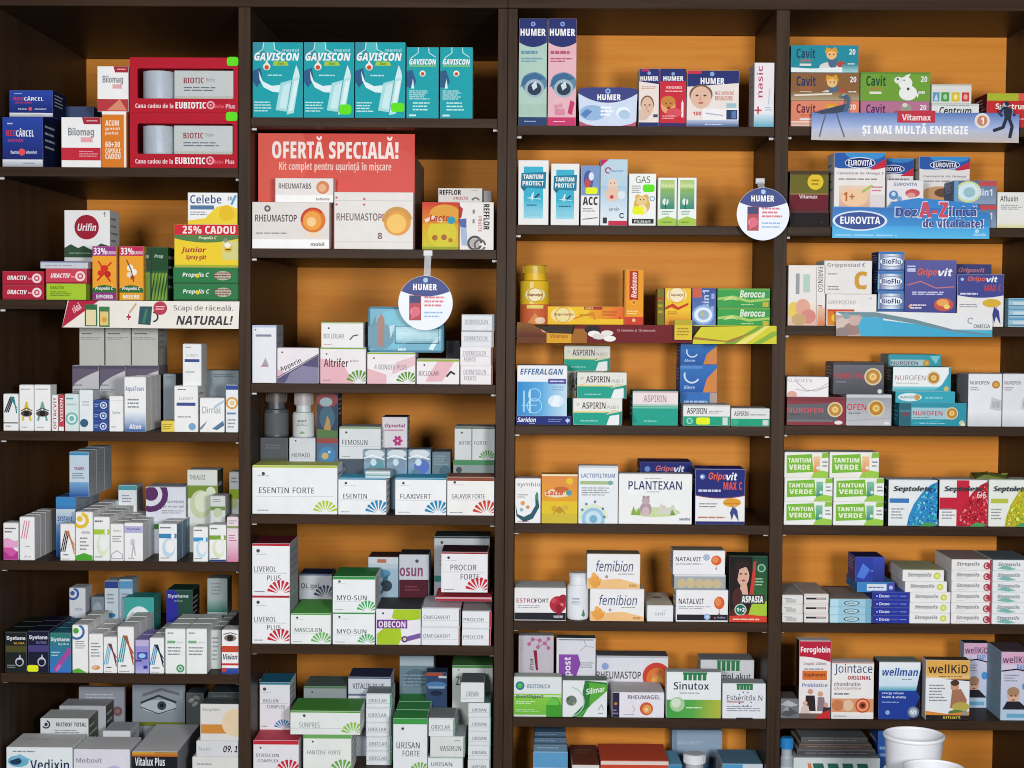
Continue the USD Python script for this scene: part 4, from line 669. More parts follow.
for x0, x1, c, dd in ((363.5, 385.7, '5A94A4', 'left glossy blue picture box in trio'), (386.2, 407.5, '7A8EA8', 'middle glossy blue picture box in trio'), (408, 431, '4A6AB8', 'right glossy blue picture box in trio')):
    bx(x0, x1, 449.5, dd, '7A94A4', GLO(c), d=.05, yf=.095-.006, mat='gloss', vis=478)
bx(365, 390.5, 471, 'silvery striped pack on white box', 'B8C8CC', [R(0, .7, 1, .82, 'E4ECEE'), R(0, .3, 1, .44, '6FA0A8'), R(0, .05, 1, .2, 'E0E8EA')], d=.06, yf=.012, on='es', mat='gloss', sp=False)
bx(432, 450.5, 452, 'grey teal box beside glossy trio', '6A7E88', [S(.1, .5, .9, .9, 4, '8AA0A8'), E(.7, .3, .3, .2, '4A6A7A')], d=.07, yf=.1, vis=479)
bx(453, 494.5, 460, 'grey green box under white forte box', '8E9C9C', [D(.14, .8, .06, '4A4A50'), R(0, .9, 1, 1, '4A8A5A'), S(.2, .4, .7, .6, 1, '6A7478')], d=.08, yf=.1, key='grn4')
bx(454.5, 495, 427, 'white box split by dark upright line', 'D4D8D6', [R(.42, 0, .44, 1, '4A4A50'), D(.18, .83, .03, '4A4A50'), T('ARTRO FORTE', .1, .46, .8, .58, '6A6E78', 'n'), FAN('5E9A4E', .82, .26), R(0, .95, 1, 1, '3E5A44')], d=.08, yf=.1, on='grn4')

cell('B5')
LIV = SUN([('LIVEROL', .58), ('PLUS', .36)], 'B82A3A', tu=.06, tv=.46, th=.1, tw=.7, fan='C8283A', fr=.36, fu=.76)
bx(251, 290, 595.5, 'white box with red fan and red top', 'EFEFF0', LIV, d=.11, top='8E2430', key='liv', side='B9BCC4')
bx(251, 290, 543.5, 'white red fan box standing on its twin', 'EFEFF0', LIV, d=.11, top='5E1A24', on='liv', side='B9BCC4')
bx(290.5, 331, 613.5, 'low white box with green top, green fan', 'ECEFEC', SUN([('MASCULON', .68)], '5AA84A', tv=.4, th=.13, fan='6AB45A', fu=.78), d=.15, top='4E9440')
MYO = SUN([('MYO-SUN', .7)], '3E9A4A', tv=.34, th=.14, fan='4AAE62', fu=.82, fr=.3)
bx(332.5, 375, 612.5, 'white box, dark green edge, emerald fan', 'EDEFEE', MYO, d=.11, top='2E8A46', key='myo')
bx(332.5, 375.5, 576.5, 'white emerald fan box on its twin', 'EDEFEE', MYO+[R(0, .92, 1, 1, '35944A')], d=.11, top='2E7A3E', on='myo')
bx(299, 332, 574, 'white gel box with navy top, behind', 'CED2D8', [T('OL gel', .06, .35, .6, .62, '40444E', 'm'), R(0, .94, 1, 1, '2C3E68'), FAN('3A4A68', .82, .5), R(0, .36, .9, .38, '9AA0A8')], d=.07, yf=.19, top='1E2A48', key='olg', vis=598)
bx(368, 398.5, 557, 'pale blue leaf box with brown top', '9AB4C4', [R(0, .84, 1, 1, 'C8D0D4'), R(0, .72, 1, .84, 'B4C4CC'), E(.45, .6, .3, .1, '4A8AA8'), P('2E6A78', (.4, .05), (.5, .5), (.7, .6), (.55, .2)), E(.6, .3, .2, .14, '2A3A4A'), E(.3, .25, .18, .1, '6AA0B8'), R(.3, .86, .6, .95, 'B86A4A')], d=.07, yf=.13, top='4A2E28', mat='gloss', vis=598)
bx(399, 429, 554.5, 'half white, half maroon box behind', 'C9CCD4', [D(.6, .85, .04, '4A4A50'), T('osun', .02, .5, .8, .7, '8A4A6A', 'b'), R(0, 0, 1, .42, '4E1626'), S(.2, .15, .7, .3, 2, '7A3A48')], d=.07, yf=.13, top='2A2A30', vis=598)
bx(375.8, 421, 609, 'lime and white box with violet plate', 'EAE8EC', [P('A8C828', (.35, .75), (.4, 1), (1, 1), (1, .72), (.6, .66)), P('A8C828', (.02, 0), (.02, .3), (.2, .5), (.55, .45), (.58, .2), (.5, 0)), R(.02, .46, .7, .7, '7A3A8E'), T('OBECON', .06, .49, .66, .66, 'EDE6F0', 'b'), D(.64, .16, .09, '4A2A6A'), D(.64, .16, .05, 'D8C8A0'), P('7A5AA0', (.7, .1), (1, .2), (1, .34), (.7, .24)), D(.16, .88, .03, '4A4A50')], d=.14, top='2A2C2C')
OMG = lambda t: [T(t, .05, .4, .75, .6, '6A6E78', 'n'), R(0, .32, .95, .34, 'B4B8BE'), R(.965, 0, 1, 1, 'B8303E'), R(0, .95, 1, .98, 'C4C8CC')]
bx(421.5, 460.5, 608, 'white box with thin red edge', 'E6E8EA', OMG('OMEGAVERT'), d=.13, n=2, top='A8A8AC', key='omg')
bx(462, 491.5, 611, 'narrow white box with red corner edge', 'E6E8EA', OMG('PROCOR')+[R(.93, 0, 1, 1, 'B8303E')], d=.13, n=2, top='8E9092', key='prc', side='A82838')
bx(435, 492, 597.3, 'flat red box lying across others', 'D8C8CA', [R(0, .0, 1, .8, 'A8283A'), R(0, .6, 1, 1, 'C8ACB0')], d=.1, on='omg', key='flat', top='A8303E', sp=False, yb=597.3+4)
ITEM['flat'] = (None, back(463, 592.5, .008)[2], 0)
bx(441, 488, 552, 'white forte box with scarlet fan', 'E9E8EA', SUN([('PROCOR', .56), ('FORTE', .4)], '9A2430', tu=.2, tv=.55, th=.14, tw=.62, fan='C8283A', fr=.34, fu=.82), d=.09, on='flat', top='3A2024')
bx(434, 490, 536.5, 'large pale box behind forte box', 'BCC2C6', [D(.14, .9, .025, '4A4A50'), R(0, .97, 1, 1, '3A4444'), S(.1, .5, .2, .7, 3), R(0, .25, .2, .35, '3E8A82')], d=.08, yf=.16, top='2E3436', vis=597)

cell('B6')
bx(253, 299, 740.5, 'white box with wide red upper edge', 'E4E2E6', [R(0, .88, 1, 1, 'C02A38'), D(.16, .78, .03, '4A4A50'), T('STRISCON', .06, .5, .56, .6, '50545E', 'n'), T('COMPLEX', .1, .34, .56, .43, '50545E', 'n'), FAN('C8283A', .78, .4, .02)], d=.18, top='A83240', key='str', yf=.01)
bx(259.5, 290, 682.5, 'tall white box with teal top', 'E4E6EA', SUN([('BIOLUN', .5), ('COMPLEX', .6)], '2E7A94', tu=.12, tv=.58, th=.07, tw=.72, fan='3A80B4', fr=.3, fu=.78), d=.08, top='1E5A72', on='str', yf=.085, key='biol')
bx(303, 351.5, 734.5, 'white forte box with light green top', 'E6E9E4', [R(0, .9, 1, 1, '6AA85A'), D(.2, .82, .025, '4A4A50'), T('FANTOSE FORTE', .08, .5, .78, .6, '7A7E88', 'n'), FAN('6AA84A', .82, .34)], d=.09, top='5E9A4C', key='fan')
bx(290, 360.5, 711, 'long low white box with green lid', 'E4E8E4', [D(.2, .8, .06, '4A4A50'), T('SUNPRES', .13, .3, .42, .52, '8A8E98', 'n'), R(0, .26, .8, .28, 'B4B8BC'), FAN('8CBE4A', .9, .5), R(0, .93, 1, 1, '5A9A3A')], d=.1, top='3E7A30', on='fan', yf=.006)
bx(303.5, 346.5, 686.5, 'grey box with green upper edge, behind', '8E9698', [R(0, .9, 1, 1, '4A7A4A'), D(.2, .7, .05, '4A4A50'), S(.35, .1, .75, .3, 1, '5A6268')], d=.09, yf=.13, top='4E5C56', key='gr6', vis=705)
bx(349, 390, 711, 'pale box holding up the navy topped pair', 'B8BEC8', [S(.1, .4, .9, .8, 3)], d=.08, yf=.13, key='vsup')
bx(348, 391, 677, 'white box with navy top and title', 'CDD2DA', [T('VITALIN PLUS', .1, .3, .85, .62, '40465A', 'm'), R(0, .9, 1, 1, '3A4A6E')], d=.08, yf=.13, n=2, top='2A3048', on='vsup')
bx(249.7, 259, 680, 'dark plum box in the corner', '6A6470', [S(.1, .2, .9, .8, 5, '8A8490')], d=.08, yf=.1)
ORI = lambda t: [T(t, .1, .38, .82, .62, '6A6E76', 'n'), R(0, .3, 1, .33, 'B0B4BA'), R(.94, 0, 1, 1, '5A9A7A'), R(0, .93, 1, .97, 'C8CCD0')]
bx(366, 391.5, 693.5, 'small white carton in the middle tower', 'DFE3E6', ORI('ORICLAR'), d=.09, n=5, yf=.07, top='6E7678')
bx(393, 427.5, 718.5, 'white forte box in green topped row', 'E4E7E8', [R(0, .9, 1, 1, '3E9A48'), D(.28, .82, .025, '4A4A50'), T('URISAN', .1, .47, .78, .58, '4A4E58', 'n'), T('FORTE', .28, .33, .78, .43, '4A4E58', 'n'), FAN('7AAE4A', .8, .32)], d=.065, rows=3, top='2E7A3A', yf=.01)
bx(427.5, 463, 757, 'white box with faint green foot', 'E2E6E4', [T('URISAN', .1, .5, .7, .72, '5A6068', 'n'), R(0, .94, 1, 1, '7AA880')], d=.09, key='u2', top='5E6E66')
bx(430, 465, 736.5, 'white box with mirrored grey title', 'D9DDDA', [T('VASIRUN', .28, .3, .9, .55, '5A6068', 'n'), S(.7, .75, .95, .85, 1), R(.96, 0, 1, 1, '5A8A6A')], d=.09, on='u2', key='nys', top='7E8684')
bx(428.5, 455, 718, 'small white box topping grey title box', 'E0E4E4', ORI('ORICLAR'), d=.08, on='nys', top='6A6E70')
bx(468, 491, 703, 'small white carton in the right tower', 'DCE1E2', [T('URISAN', .18, .4, .8, .62, '5A6068', 'n'), R(.95, 0, 1, 1, '4E9A8A'), R(0, .3, 1, .33, 'B0B4BA')], d=.09, n=5, yf=.02, top='4A6A66', key='tow')
bx(460.5, 484.5, 682.5, 'small carton crowning the right tower', 'DEE2E2', [T('URISAN', .25, .3, .75, .55, '6A7078', 'n'), R(0, .2, 1, .22, 'B0B4BA')], d=.08, yf=.024, on='tow', top='5A5E62')
bx(452, 493, 665.5, 'white box with green top, back right', 'CBD2CC', [R(0, .9, 1, 1, '4E8A4A'), T('ZINVIT', .1, .2, .6, .55, '40464C', 'm'), D(.16, .82, .03, '4A4A50')], d=.09, yf=.14, top='3E6A3A', vis=690)
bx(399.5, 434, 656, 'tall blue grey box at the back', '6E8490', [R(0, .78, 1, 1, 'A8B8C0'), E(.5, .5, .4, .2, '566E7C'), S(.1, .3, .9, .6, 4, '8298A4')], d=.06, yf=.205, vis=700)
bx(426, 447, 672.5, 'dark blue picture box with red top', '2E4468', [R(0, .88, .8, 1, 'A8482E'), R(.6, .8, 1, .88, 'C0C8D0'), E(.5, .55, .5, .12, '4A7AA8'), R(.1, .42, .9, .5, '88A8C4'), E(.5, .25, .3, .1, '1A2440')], d=.045, yf=.15, vis=700)

# ================================================================== third bay
cell('C1')
HT = lambda bg, tx, ft: [R(0, .78, 1, 1, '26306E'), CURVE(lambda u: .78-.045*(1-(2*u-1)**2), 0, 1, .78, '26306E'), D(.5, .95, .022, '8AA6D8'), D(.5, .95, .011, '3C5AA8'), T('HUMER', .05, .84, .95, .905, 'w', 'x'), S(.08, .66, .92, .71, 1, tx, .6), S(.08, .59, .86, .64, 2, tx, .5),
   E(.55, .4, .46, .1, '5C86A0'), P('3E6A92', (.05, .36), (.2, .46), (.6, .5), (.95, .44), (.7, .42), (.35, .4)), E(.56, .35, .34, .085, '9FB6C0'), E(.56, .345, .25, .06, '2C3A52'), P('C8DCE4', (.45, .38), (.62, .42), (.66, .36), (.52, .33))]
bx(519, 547.5, 18.5, 'tall pale green spray box with navy header', 'AFCBBE', HT(0, '6A96A8', 0)+[R(0, 0, 1, .08, '28406E'), S(.2, .03, .8, .05, 1, 'A8BCD8'), R(0, .08, 1, .2, 'A8C4B4')], d=.06, k='n')
bx(548.3, 577, 18.5, 'tall pink spray box with navy header', 'E3B4BC', HT(0, 'B85A7A', 0)+[R(0, 0, 1, .08, 'C8386A'), S(.2, .03, .8, .05, 1, 'F0C8D8'), P('C83A6A', (.7, .12), (.8, .24), (.95, .22), (.85, .1)), D(.3, .18, .02, 'D890A4'), D(.45, .19, .02, 'D890A4'), R(.25, .1, .6, .16, 'D88AA0')], d=.06, k='n')
def oval_box():
    yf, d = .008, .06; a, b = back(578.5, 87, yf), back(637.5, 87, yf); z0 = SHELF_Z['C1']; w, h = b[0]-a[0], a[2]-z0-.0003
    o = thing('nasal_spray_box', ((a[0]+b[0])/2, yf+d/2, z0)); pp = o.GetPath()
    n = 20; top = [(w/2*math.copysign(abs(math.cos(t))**.45, math.cos(t)), h-.009+.009*abs(math.sin(t))**.6) for t in np.linspace(0, math.pi, n)]
    pl = Polygon([(-w/2*.96, 0), (w/2*.96, 0)]+[(x, z) for x, z in top]).buffer(0); pl = affinity.translate(pl, w/2, 0)
    m = trimesh.creation.extrude_polygon(pl, d, engine='earcut'); v = np.array(m.vertices)
    put(pp, 'carton_body', (np.column_stack([v[:, 0]-w/2, v[:, 2]-d/2, v[:, 1]]), np.array(m.faces)[:, ::-1]), 'gloss', lin('27307A'))
    face_print(pp, [R(0, 0, 1, .62, 'CAD6EA'), CURVE(lambda u: .84-.24*(1-(2*u-1)**2), 0, 1, .4, 'CAD6EA'), CURVE(lambda u: .84-.24*(1-(2*u-1)**2)-.05*0, .0, 1, 1, '27307A'), D(.5, .9, .07, '8AA6D8'), D(.5, .9, .035, '3C5AA8'), T('HUMER', .32, .67, .72, .82, 'w', 'x'), E(.24, .34, .22, .2, '8EB0D4'), P('4A78B0', (.04, .3), (.14, .44), (.24, .38), (.12, .2)), E(.76, .34, .12, .16, 'E4EEF6'), E(.78, .3, .1, .12, 'A8C4DE'), S(.38, .25, .62, .52, 3, 'F1F4FA', .6), P('B8456A', (0, 0), (0, .14), (.15, .04), (.3, 0)), P('B8456A', (.7, 0), (.9, .06), (1, .14), (1, 0))], w, h, lambda x, z, q: np.column_stack([x-w/2, -d/2-q, z]), 'gloss', clip=pl)
    tag(o, 'wide pale blue box with arched navy top, '+place_words('C1'), 'nasal spray box')
oval_box()
FACE = lambda u, v, ru, rv: [E(u, v+rv*.25, ru*1.12, rv*.9, '7A5A48'), E(u, v, ru, rv, 'E0B8A0'), E(u-ru*.38, v+rv*.18, ru*.16, rv*.08, '4A3A38'), E(u+ru*.38, v+rv*.18, ru*.16, rv*.08, '4A3A38'), SW('C08A78', (u, v+rv*.15), (u-ru*.1, v-rv*.2), (u+ru*.08, v-rv*.22), t=.012), E(u, v-rv*.48, ru*.26, rv*.08, 'B85A5A')]
bx(639, 659.5, 68.5, 'slim box with navy header and child face', 'E9DCD4', [R(0, .78, 1, 1, '26306E'), CURVE(lambda u: .78-.05*u, 0, 1, .8, '26306E'), R(.1, .955, .5, .985, 'C8304A'), T('HUMER', .06, .79, .96, .87, 'w', 'x'), D(.5, .92, .03, '8AA6D8'), S(.12, .64, .9, .7, 2, 'C88A70'), R(0, 0, 1, .07, '26306E')]+FACE(.42, .34, .3, .17)+[E(.2, .2, .3, .1, 'D8BCA8'), R(.72, .16, .95, .21, '3A4A6A')], d=.05, k='n')
bx(660, 686.5, 68.5, 'red box with navy header and round face', 'C9283A', [R(0, .78, 1, 1, '26306E'), T('HUMER', .12, .79, .9, .87, 'w', 'x'), D(.5, .91, .03, '8AA6D8'), T('RHUMES', .25, .65, .85, .7, 'F0C8C8', 'c'), S(.2, .59, .9, .63, 1, 'F0C8C8'), E(.32, .37, .28, .15, 'E0A870'), E(.32, .43, .28, .1, 'C8803A'), D(.24, .4, .012, '3A2420'), D(.42, .4, .012, '3A2420'), E(.34, .32, .08, .02, 'A03028'), P('E8E0E4', (.82, .16), (.82, .4), (.87, .46), (.91, .4), (.91, .16)), E(.55, .24, .3, .08, 'D8505A'), R(0, 0, 1, .06, '3A2A6A'), S(.1, .12, .7, .2, 2, 'F0B0B4')], d=.05, k='n')
bx(687, 739.5, 70.5, 'wide box with navy header and woman face', 'E8DED8', [R(0, .8, 1, 1, '26306E'), CURVE(lambda u: .71+.07*u, 0, 1, .82, '26306E'), R(0, .94, .28, 1, 'C8304A'), T('HUMER', .26, .76, .72, .87, 'w', 'x'), D(.48, .94, .04, '8AA6D8')]+FACE(.27, .52, .2, .2)+[T('NEZ BOUCHÉ', .54, .57, .9, .65, 'C88070', 'c'), T('ROUGEURS', .54, .47, .88, .55, 'C88070', 'c'), R(.76, .34, .95, .42, '9AC0C8'), R(.3, .12, 1, .32, 'EFECEC'), T('100', .12, .2, .28, .27, 'C85A5A', 'd'), SW('B0A8C0', (.36, .24), (.7, .2), t=.02), R(.76, .13, .97, .3, '2A3A66'), R(.86, .15, .95, .28, '5A78A8'), G(0, 0, 1, .12, '3A5488', 'B8C4DC'), S(.35, .02, .75, .06, 1, 'C8D4E8')], d=.06, k='n')
bx(754.5, 778, 62.5, 'white box with upright magenta word', 'EAE4E6', [T('nasic', .12, .46, .42, .95, 'C03A70', 'm', 90), SW('C03A50', (.2, .2), (.2, .32), t=.025), SW('C03A50', (.02, .26), (.38, .26), t=.025), G(0, 0, 1, .2, '58A8C4', 'D0E2EA'), SW('B8C4D0', (.72, .35), (.78, .6), t=.015), S(.55, .25, .9, .32, 2, '8AB4C8')], d=.07, k='n', side='C0BEC4')

cell('C2')
TAN = [R(.18, .1, .82, .9, '3BB0CC'), G(.18, .1, .82, .4, '9ED8E6', '3BB0CC'), P('1F7C98', (.08, .58), (.9, .56), (.92, .82), (.1, .8)), P('17667E', (.08, .58), (.3, .58), (.18, .52)), T('TANTUM', .16, .71, .82, .78, 'w', 'd'), T('PROTECT', .14, .61, .84, .68, 'w', 'd'), SW('D8F0F4', (.4, .4), (.5, .5), (.46, .38), t=.015), SW('2E4A6A', (.55, .42), (.7, .48), t=.03), SW('D8F0F4', (.3, .42), (.75, .4), t=.01), S(.28, .28, .72, .33, 1, '2E7088'), R(.25, .14, .75, .19, '8ACADA')]
bx(518.3, 549, 160, 'left white teal box with dark teal plate', 'E9E9E6', TAN, d=.07)
bx(551, 579.7, 163.5, 'right white teal box with dark teal plate', 'E9E9E6', TAN, d=.07)
bx(581, 600, 165.5, 'white box with blue fruit picture above', 'ECEAE8', [R(0, .5, 1, 1, '7A96C4'), E(.4, .76, .26, .16, '4A5A9A'), E(.35, .7, .16, .08, 'C84A4A'), E(.55, .82, .14, .07, 'E0E4F0'), T('ACC', .1, .34, .9, .48, '3A3A3E', 'x'), S(.1, .22, .8, .3, 2), SW('606064', (.1, .1), (.9, .13), t=.015)], d=.06, st=(585.5, 187.5, 597.5, 194, 'y'))
bx(600.5, 628, 159, 'pale blue box with baby and red corner', 'B9D2E0', [G(0, 0, 1, .6, 'E6ECF0', 'A8C8DC'), P('C8285A', (0, .88), (0, 1), (.32, 1)), O(.28, .83, .05, .03, 'A84A6A', 0, 300), T('Aspirator', .38, .8, .85, .84, '5A88B0', 'b'), E(.45, .63, .18, .08, 'E8CDB8'), D(.38, .64, .01, '5A4A44'), D(.52, .64, .01, '5A4A44'), E(.45, .48, .26, .12, 'E4C4AC'), E(.78, .46, .14, .06, 'DCE6EA'), D(.42, .43, .03, 'C84A58'), T('aerolin', .32, .22, .7, .28, '58606A', 'r'), R(.3, 0, 1, .07, 'C8304A'), R(.1, .03, .25, .12, '34343A'), O(.8, .15, .04, .025, '3A3A40', 30, 330)], d=.07)
bx(629, 656.5, 173.5, 'white box with teddy picture, two stickers', 'EEF0EA', [T('GAS', .25, .82, .78, .95, '5A6460', 'r'), S(.1, .62, .45, .78, 4), E(.48, .4, .3, .18, 'D8B060'), D(.34, .54, .06, 'D8B060'), D(.62, .54, .06, 'D8B060'), E(.48, .48, .2, .1, 'E6C888'), D(.42, .5, .012, '4A3420'), D(.55, .5, .012, '4A3420'), E(.48, .3, .2, .1, 'F0E0B8'), R(.12, .04, .92, .13, '2E3034'), T('Picături', .2, .055, .8, .115, 'D8D8D8', 'c'), O(.86, .52, .05, .035, '5A98C8')], d=.06, st=[(643, 184.5, 654.5, 192, 'g'), (632.5, 206.5, 643.5, 214.5, 'y')])
GRS = [G(.12, .35, .88, .95, '2E8A7A', 'A8C870'), R(.12, .78, .88, .92, 'B4CC80'), T('Herba', .18, .8, .82, .88, 'D8E4B0', 'b'), T('mint', .2, .7, .8, .77, '8AB04A', 'b'), E(.4, .5, .16, .07, 'E0EEE8'), SW('2A4A50', (.4, .35), (.44, .58), t=.02), P('A6C850', (0, 0), (0, .12), (.5, .2), (1, .14), (1, 0)), S(.2, .22, .8, .32, 2, '70A080'), S(.2, .05, .8, .1, 1, '5A8A30')]
bx(658, 677.3, 177.5, 'left slim white green herb box', 'ECEFEA', GRS, d=.05)
bx(677.8, 697, 177.5, 'right slim white green herb box', 'ECEFEA', GRS, d=.05)
wobbler(763, 214, 26.3, -.035, 'round white advertising disc before the upright', ((763, 180), 0), WOB)

cell('C3')
bottle(520.5, 550, 265, 273.5, 'large yellow vitamin bottle with gold cap', 'E0B422', 'C9A428', yf=.012, label=(.03, .97, 'DDB428'), arts=[R(0, 0, 1, .46, 'C8603A'), R(.36, .46, .46, .98, 'EBD48A'), E(.5, .68, .26, .16, 'F0E2B4'), O(.5, .68, .17, .15, 'C89A2A'), T('Supradyn', .33, .63, .67, .72, '8A4A2A', 'bi'), R(.3, .36, .7, .44, 'E8D070'), P('D8884A', (.3, 0), (.5, .26), (.7, 0)), E(.62, .08, .12, .08, 'E8C8A8')], neck=.8, capw=.82)  # pale upright strip is a highlight put into the label colour
def sup(w0): return [E(.2, .55, .16, .4, 'EEDC9A'), O(.2, .55, .42, .37, 'D9A02A', 0, 360), T('Supradyn', .08, .48, .34, .66, '8A4020', 'bi')]
bx(547.5, 624, 306.5, 'long yellow orange box behind maroon tray', 'EFC02C', [G(.55, .35, 1, 1, 'EBA62A', 'E0642A', 0), R(.48, .84, .72, 1, 'A83430'), T('SUPER', .5, .87, .6, .96, 'F0D890', 'c'), SW('D8802A', (.3, .3), (.6, .7), (.62, .3), t=.07), R(.42, .5, .6, .6, 'C88A20'), S(.72, .5, .96, .8, 2, 'B8501E'), D(.95, .42, .07, 'D8402A')]+sup(0), d=.07, yf=.022, k='v')
bx(624.5, 644, 269.5, 'upright orange box with red plate, tallest', 'EC9A26', [R(.26, .46, .72, .98, 'B8302A'), T('Redoxon', .34, .5, .64, .95, 'F4E4D0', 'bi', 90), D(.5, .42, .05, 'E8B83A'), D(.5, .42, .03, 'D86A1E'), R(0, 0, 1, .16, 'D0402A'), D(.5, .1, .03, 'F0C8A0'), S(.15, .2, .85, .28, 2, 'F4DCA8'), R(.0, .16, .1, 1, 'D8851E')], d=.06, yf=.022, k='v')
bx(665, 691.5, 288, 'yellow orange box with pale round emblem', 'EDC22E', [E(.45, .82, .38, .2, 'F2E6C0'), O(.45, .82, .22, .19, 'E0A82A'), T('Supradyn', .22, .77, .7, .86, '8A4020', 'bi'), P('C8402A', (0, .5), (.3, .6), (.5, .5), (.9, .62), (.9, .56), (.5, .42), (.25, .5), (0, .42)), G(0, 0, 1, .4, 'D8742A', 'EDC22E'), S(.1, .3, .6, .4, 2, 'A8602A')], d=.07, yf=.022, k='v', side='8A7A24')
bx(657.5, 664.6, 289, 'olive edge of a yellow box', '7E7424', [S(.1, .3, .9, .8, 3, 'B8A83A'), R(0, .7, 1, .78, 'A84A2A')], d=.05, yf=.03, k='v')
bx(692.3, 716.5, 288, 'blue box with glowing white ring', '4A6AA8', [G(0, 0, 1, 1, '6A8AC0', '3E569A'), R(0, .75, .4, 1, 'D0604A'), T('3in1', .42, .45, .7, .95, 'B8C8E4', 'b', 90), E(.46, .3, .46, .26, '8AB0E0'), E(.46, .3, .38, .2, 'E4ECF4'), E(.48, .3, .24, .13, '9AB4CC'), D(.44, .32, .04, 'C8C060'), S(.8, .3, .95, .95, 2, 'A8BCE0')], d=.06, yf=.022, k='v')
BER = [T('Berocca', .42, .52, .9, .9, 'E6EEDC', 'hi'), P('A8CC6A', (0, .5), (.3, .62), (.6, .4), (1, .5), (1, .38), (.6, .26), (.3, .46), (0, .38)), P('CADC8A', (.1, .35), (.25, .6), (.4, .36), (.28, .42)), R(0, .9, 1, 1, '6AA84A'), R(.86, .04, .97, .3, 'C8B83A'), S(.45, .1, .8, .22, 1, 'B8D49A')]
bx(717.5, 773.5, 288.3, 'bright green box with leafy swirl', '3EA04E', BER, d=.08, n=2, yf=.022, k='v', side='1E5A2E')
bx(674.5, 692.5, 320, 'small yellow box stuck on tray front', 'DCC235', [R(0, .75, 1, 1, 'B8A830'), S(.15, .2, .85, .65, 3, 'A8842A')], d=.018, yf=-.0312, yb=340, k='v')
def tray(pts, desc, col, arts, d, lip=.0016, yf=-.012):
    q = np.array([back(x, y, yf)[[0, 2]] for x, y in pts]); x0, z0 = q.min(0); x1, z1 = q.max(0); w, h = x1-x0, z1-z0; pl = Polygon(q-[x0, z0]).buffer(0)
    o = thing('display_tray', ((x0+x1)/2, yf, z0)); pp = o.GetPath(); zt = SHELF_Z['C3']-z0
    m = trimesh.creation.extrude_polygon(pl, lip, engine='earcut'); v = np.array(m.vertices)
    put(pp, 'front_lip', (np.column_stack([v[:, 0]-w/2, v[:, 2]-lip/2, v[:, 1]]), np.array(m.faces)[:, ::-1]), 'card', lin(col))
    put(pp, 'tray_base', slab(-w/2+.001, w/2-.001, lip/2, -yf+.0015, zt+.0006, zt+.002, .0004), 'card', lin(col))
    face_print(pp, arts, w, h, lambda x, z, g: np.column_stack([x-w/2, -lip/2-g, z]), 'card', clip=pl)
    tag(o, desc+', '+place_words('C3'), 'display tray')
tray([(517, 322), (530, 323), (548, 333), (573, 334), (575, 326), (692, 325), (692, 343), (517, 343)], 'maroon tray lip with heap of white tablets', '701C22', [R(0, 0, .24, .3, '6A3A20'), G(0, .3, .2, 1, '5A2A20', '8A5A2A'), D(.16, .72, .24, 'C8A888'), O(.16, .72, .26, .2, '9A3A30'), R(.17, 0, .31, 1, 'D8A02A'), T('Vitamine', .19, .25, .29, .45, 'A85A20', 'c'), R(.31, 0, .4, .7, 'A0642A'), E(.43, .66, .045, .2, '2A2224'), E(.44, .46, .035, .15, 'EDEAE4'), E(.47, .34, .04, .14, 'D8D4CC'), E(.515, .5, .035, .13, 'E4E0DA'), E(.53, .24, .035, .14, 'EDEAE4'), T('12 vitamine și 10 minerale', .57, .55, .79, .7, 'C8A0A0', 'c')], .1)
tray([(692.8, 338), (701, 327), (776.5, 326), (776.5, 344), (692.8, 344)], 'yellow green striped tray lip under green boxes', 'D2CC35', [P('7AA83A', (.35, 0), (.6, .5), (.78, 1), (.9, 1), (.62, .4), (.5, 0)), P('E8DC7A', (.5, 0), (.7, .5), (.86, 1), (.92, 1), (.76, .45), (.62, 0)), P('A8783A', (.0, .25), (.45, .1), (.7, .6), (.6, .5), (.4, .18), (0, .4)), P('8AB040', (.7, 0), (.95, .7), (1, .7), (1, .5), (.8, 0))], .1)
tray([(658, 326), (673.6, 326), (673.6, 343), (658, 343)], 'narrow dark maroon tray piece', '6A1A20', [S(.1, .5, .9, .7, 1, '8A3A3A')], .1) if 0 else None

cell('C4')
bx(516, 571.5, 416, 'flat navy box under sky blue box', '222E78', [T('Saridon', .02, .3, .36, .85, 'F0F2F6', 'bi'), T('plus', .24, .06, .34, .24, 'C8D0E0', 'c'), S(.58, .3, .84, .7, 2, '8A98C8'), SW('C8D0E8', (.9, .5), (.97, .5), t=.3), SW('C8D0E8', (.935, .2), (.935, .8), t=.1)], d=.08, k='t', key='sar')
bx(517, 567.5, 365.5, 'tall white sky blue effervescent tablet box', 'ECEEF0', [G(0, 0, 1, .68, '2E8ACC', '7AC0E6', 0), G(.5, 0, 1, .68, '5AACDC', 'C4DCEC', 0), T('EFFERALGAN', .06, .82, .92, .94, '4A6A98', 'bi'), R(.62, .64, .98, .74, '5A5A9A'), S(.66, .66, .94, .72, 1, 'D8D8F0'), O(.35, .42, .13, .115, 'B4DCF0'), O(.35, .2, .15, .135, 'B4DCF0'), R(.12, .08, .16, .5, '9CD0EA'), R(.24, .06, .28, .52, 'B4DCF0'), R(.1, .2, .4, .22, '9CD0EA'), E(.78, .3, .16, .12, 'D8E8F2'), P('E8F2F8', (.68, .2), (.75, .42), (.86, .38), (.84, .18)), S(.7, .5, .95, .6, 2, '8AA8C8')], d=.08, k='t', on='sar')
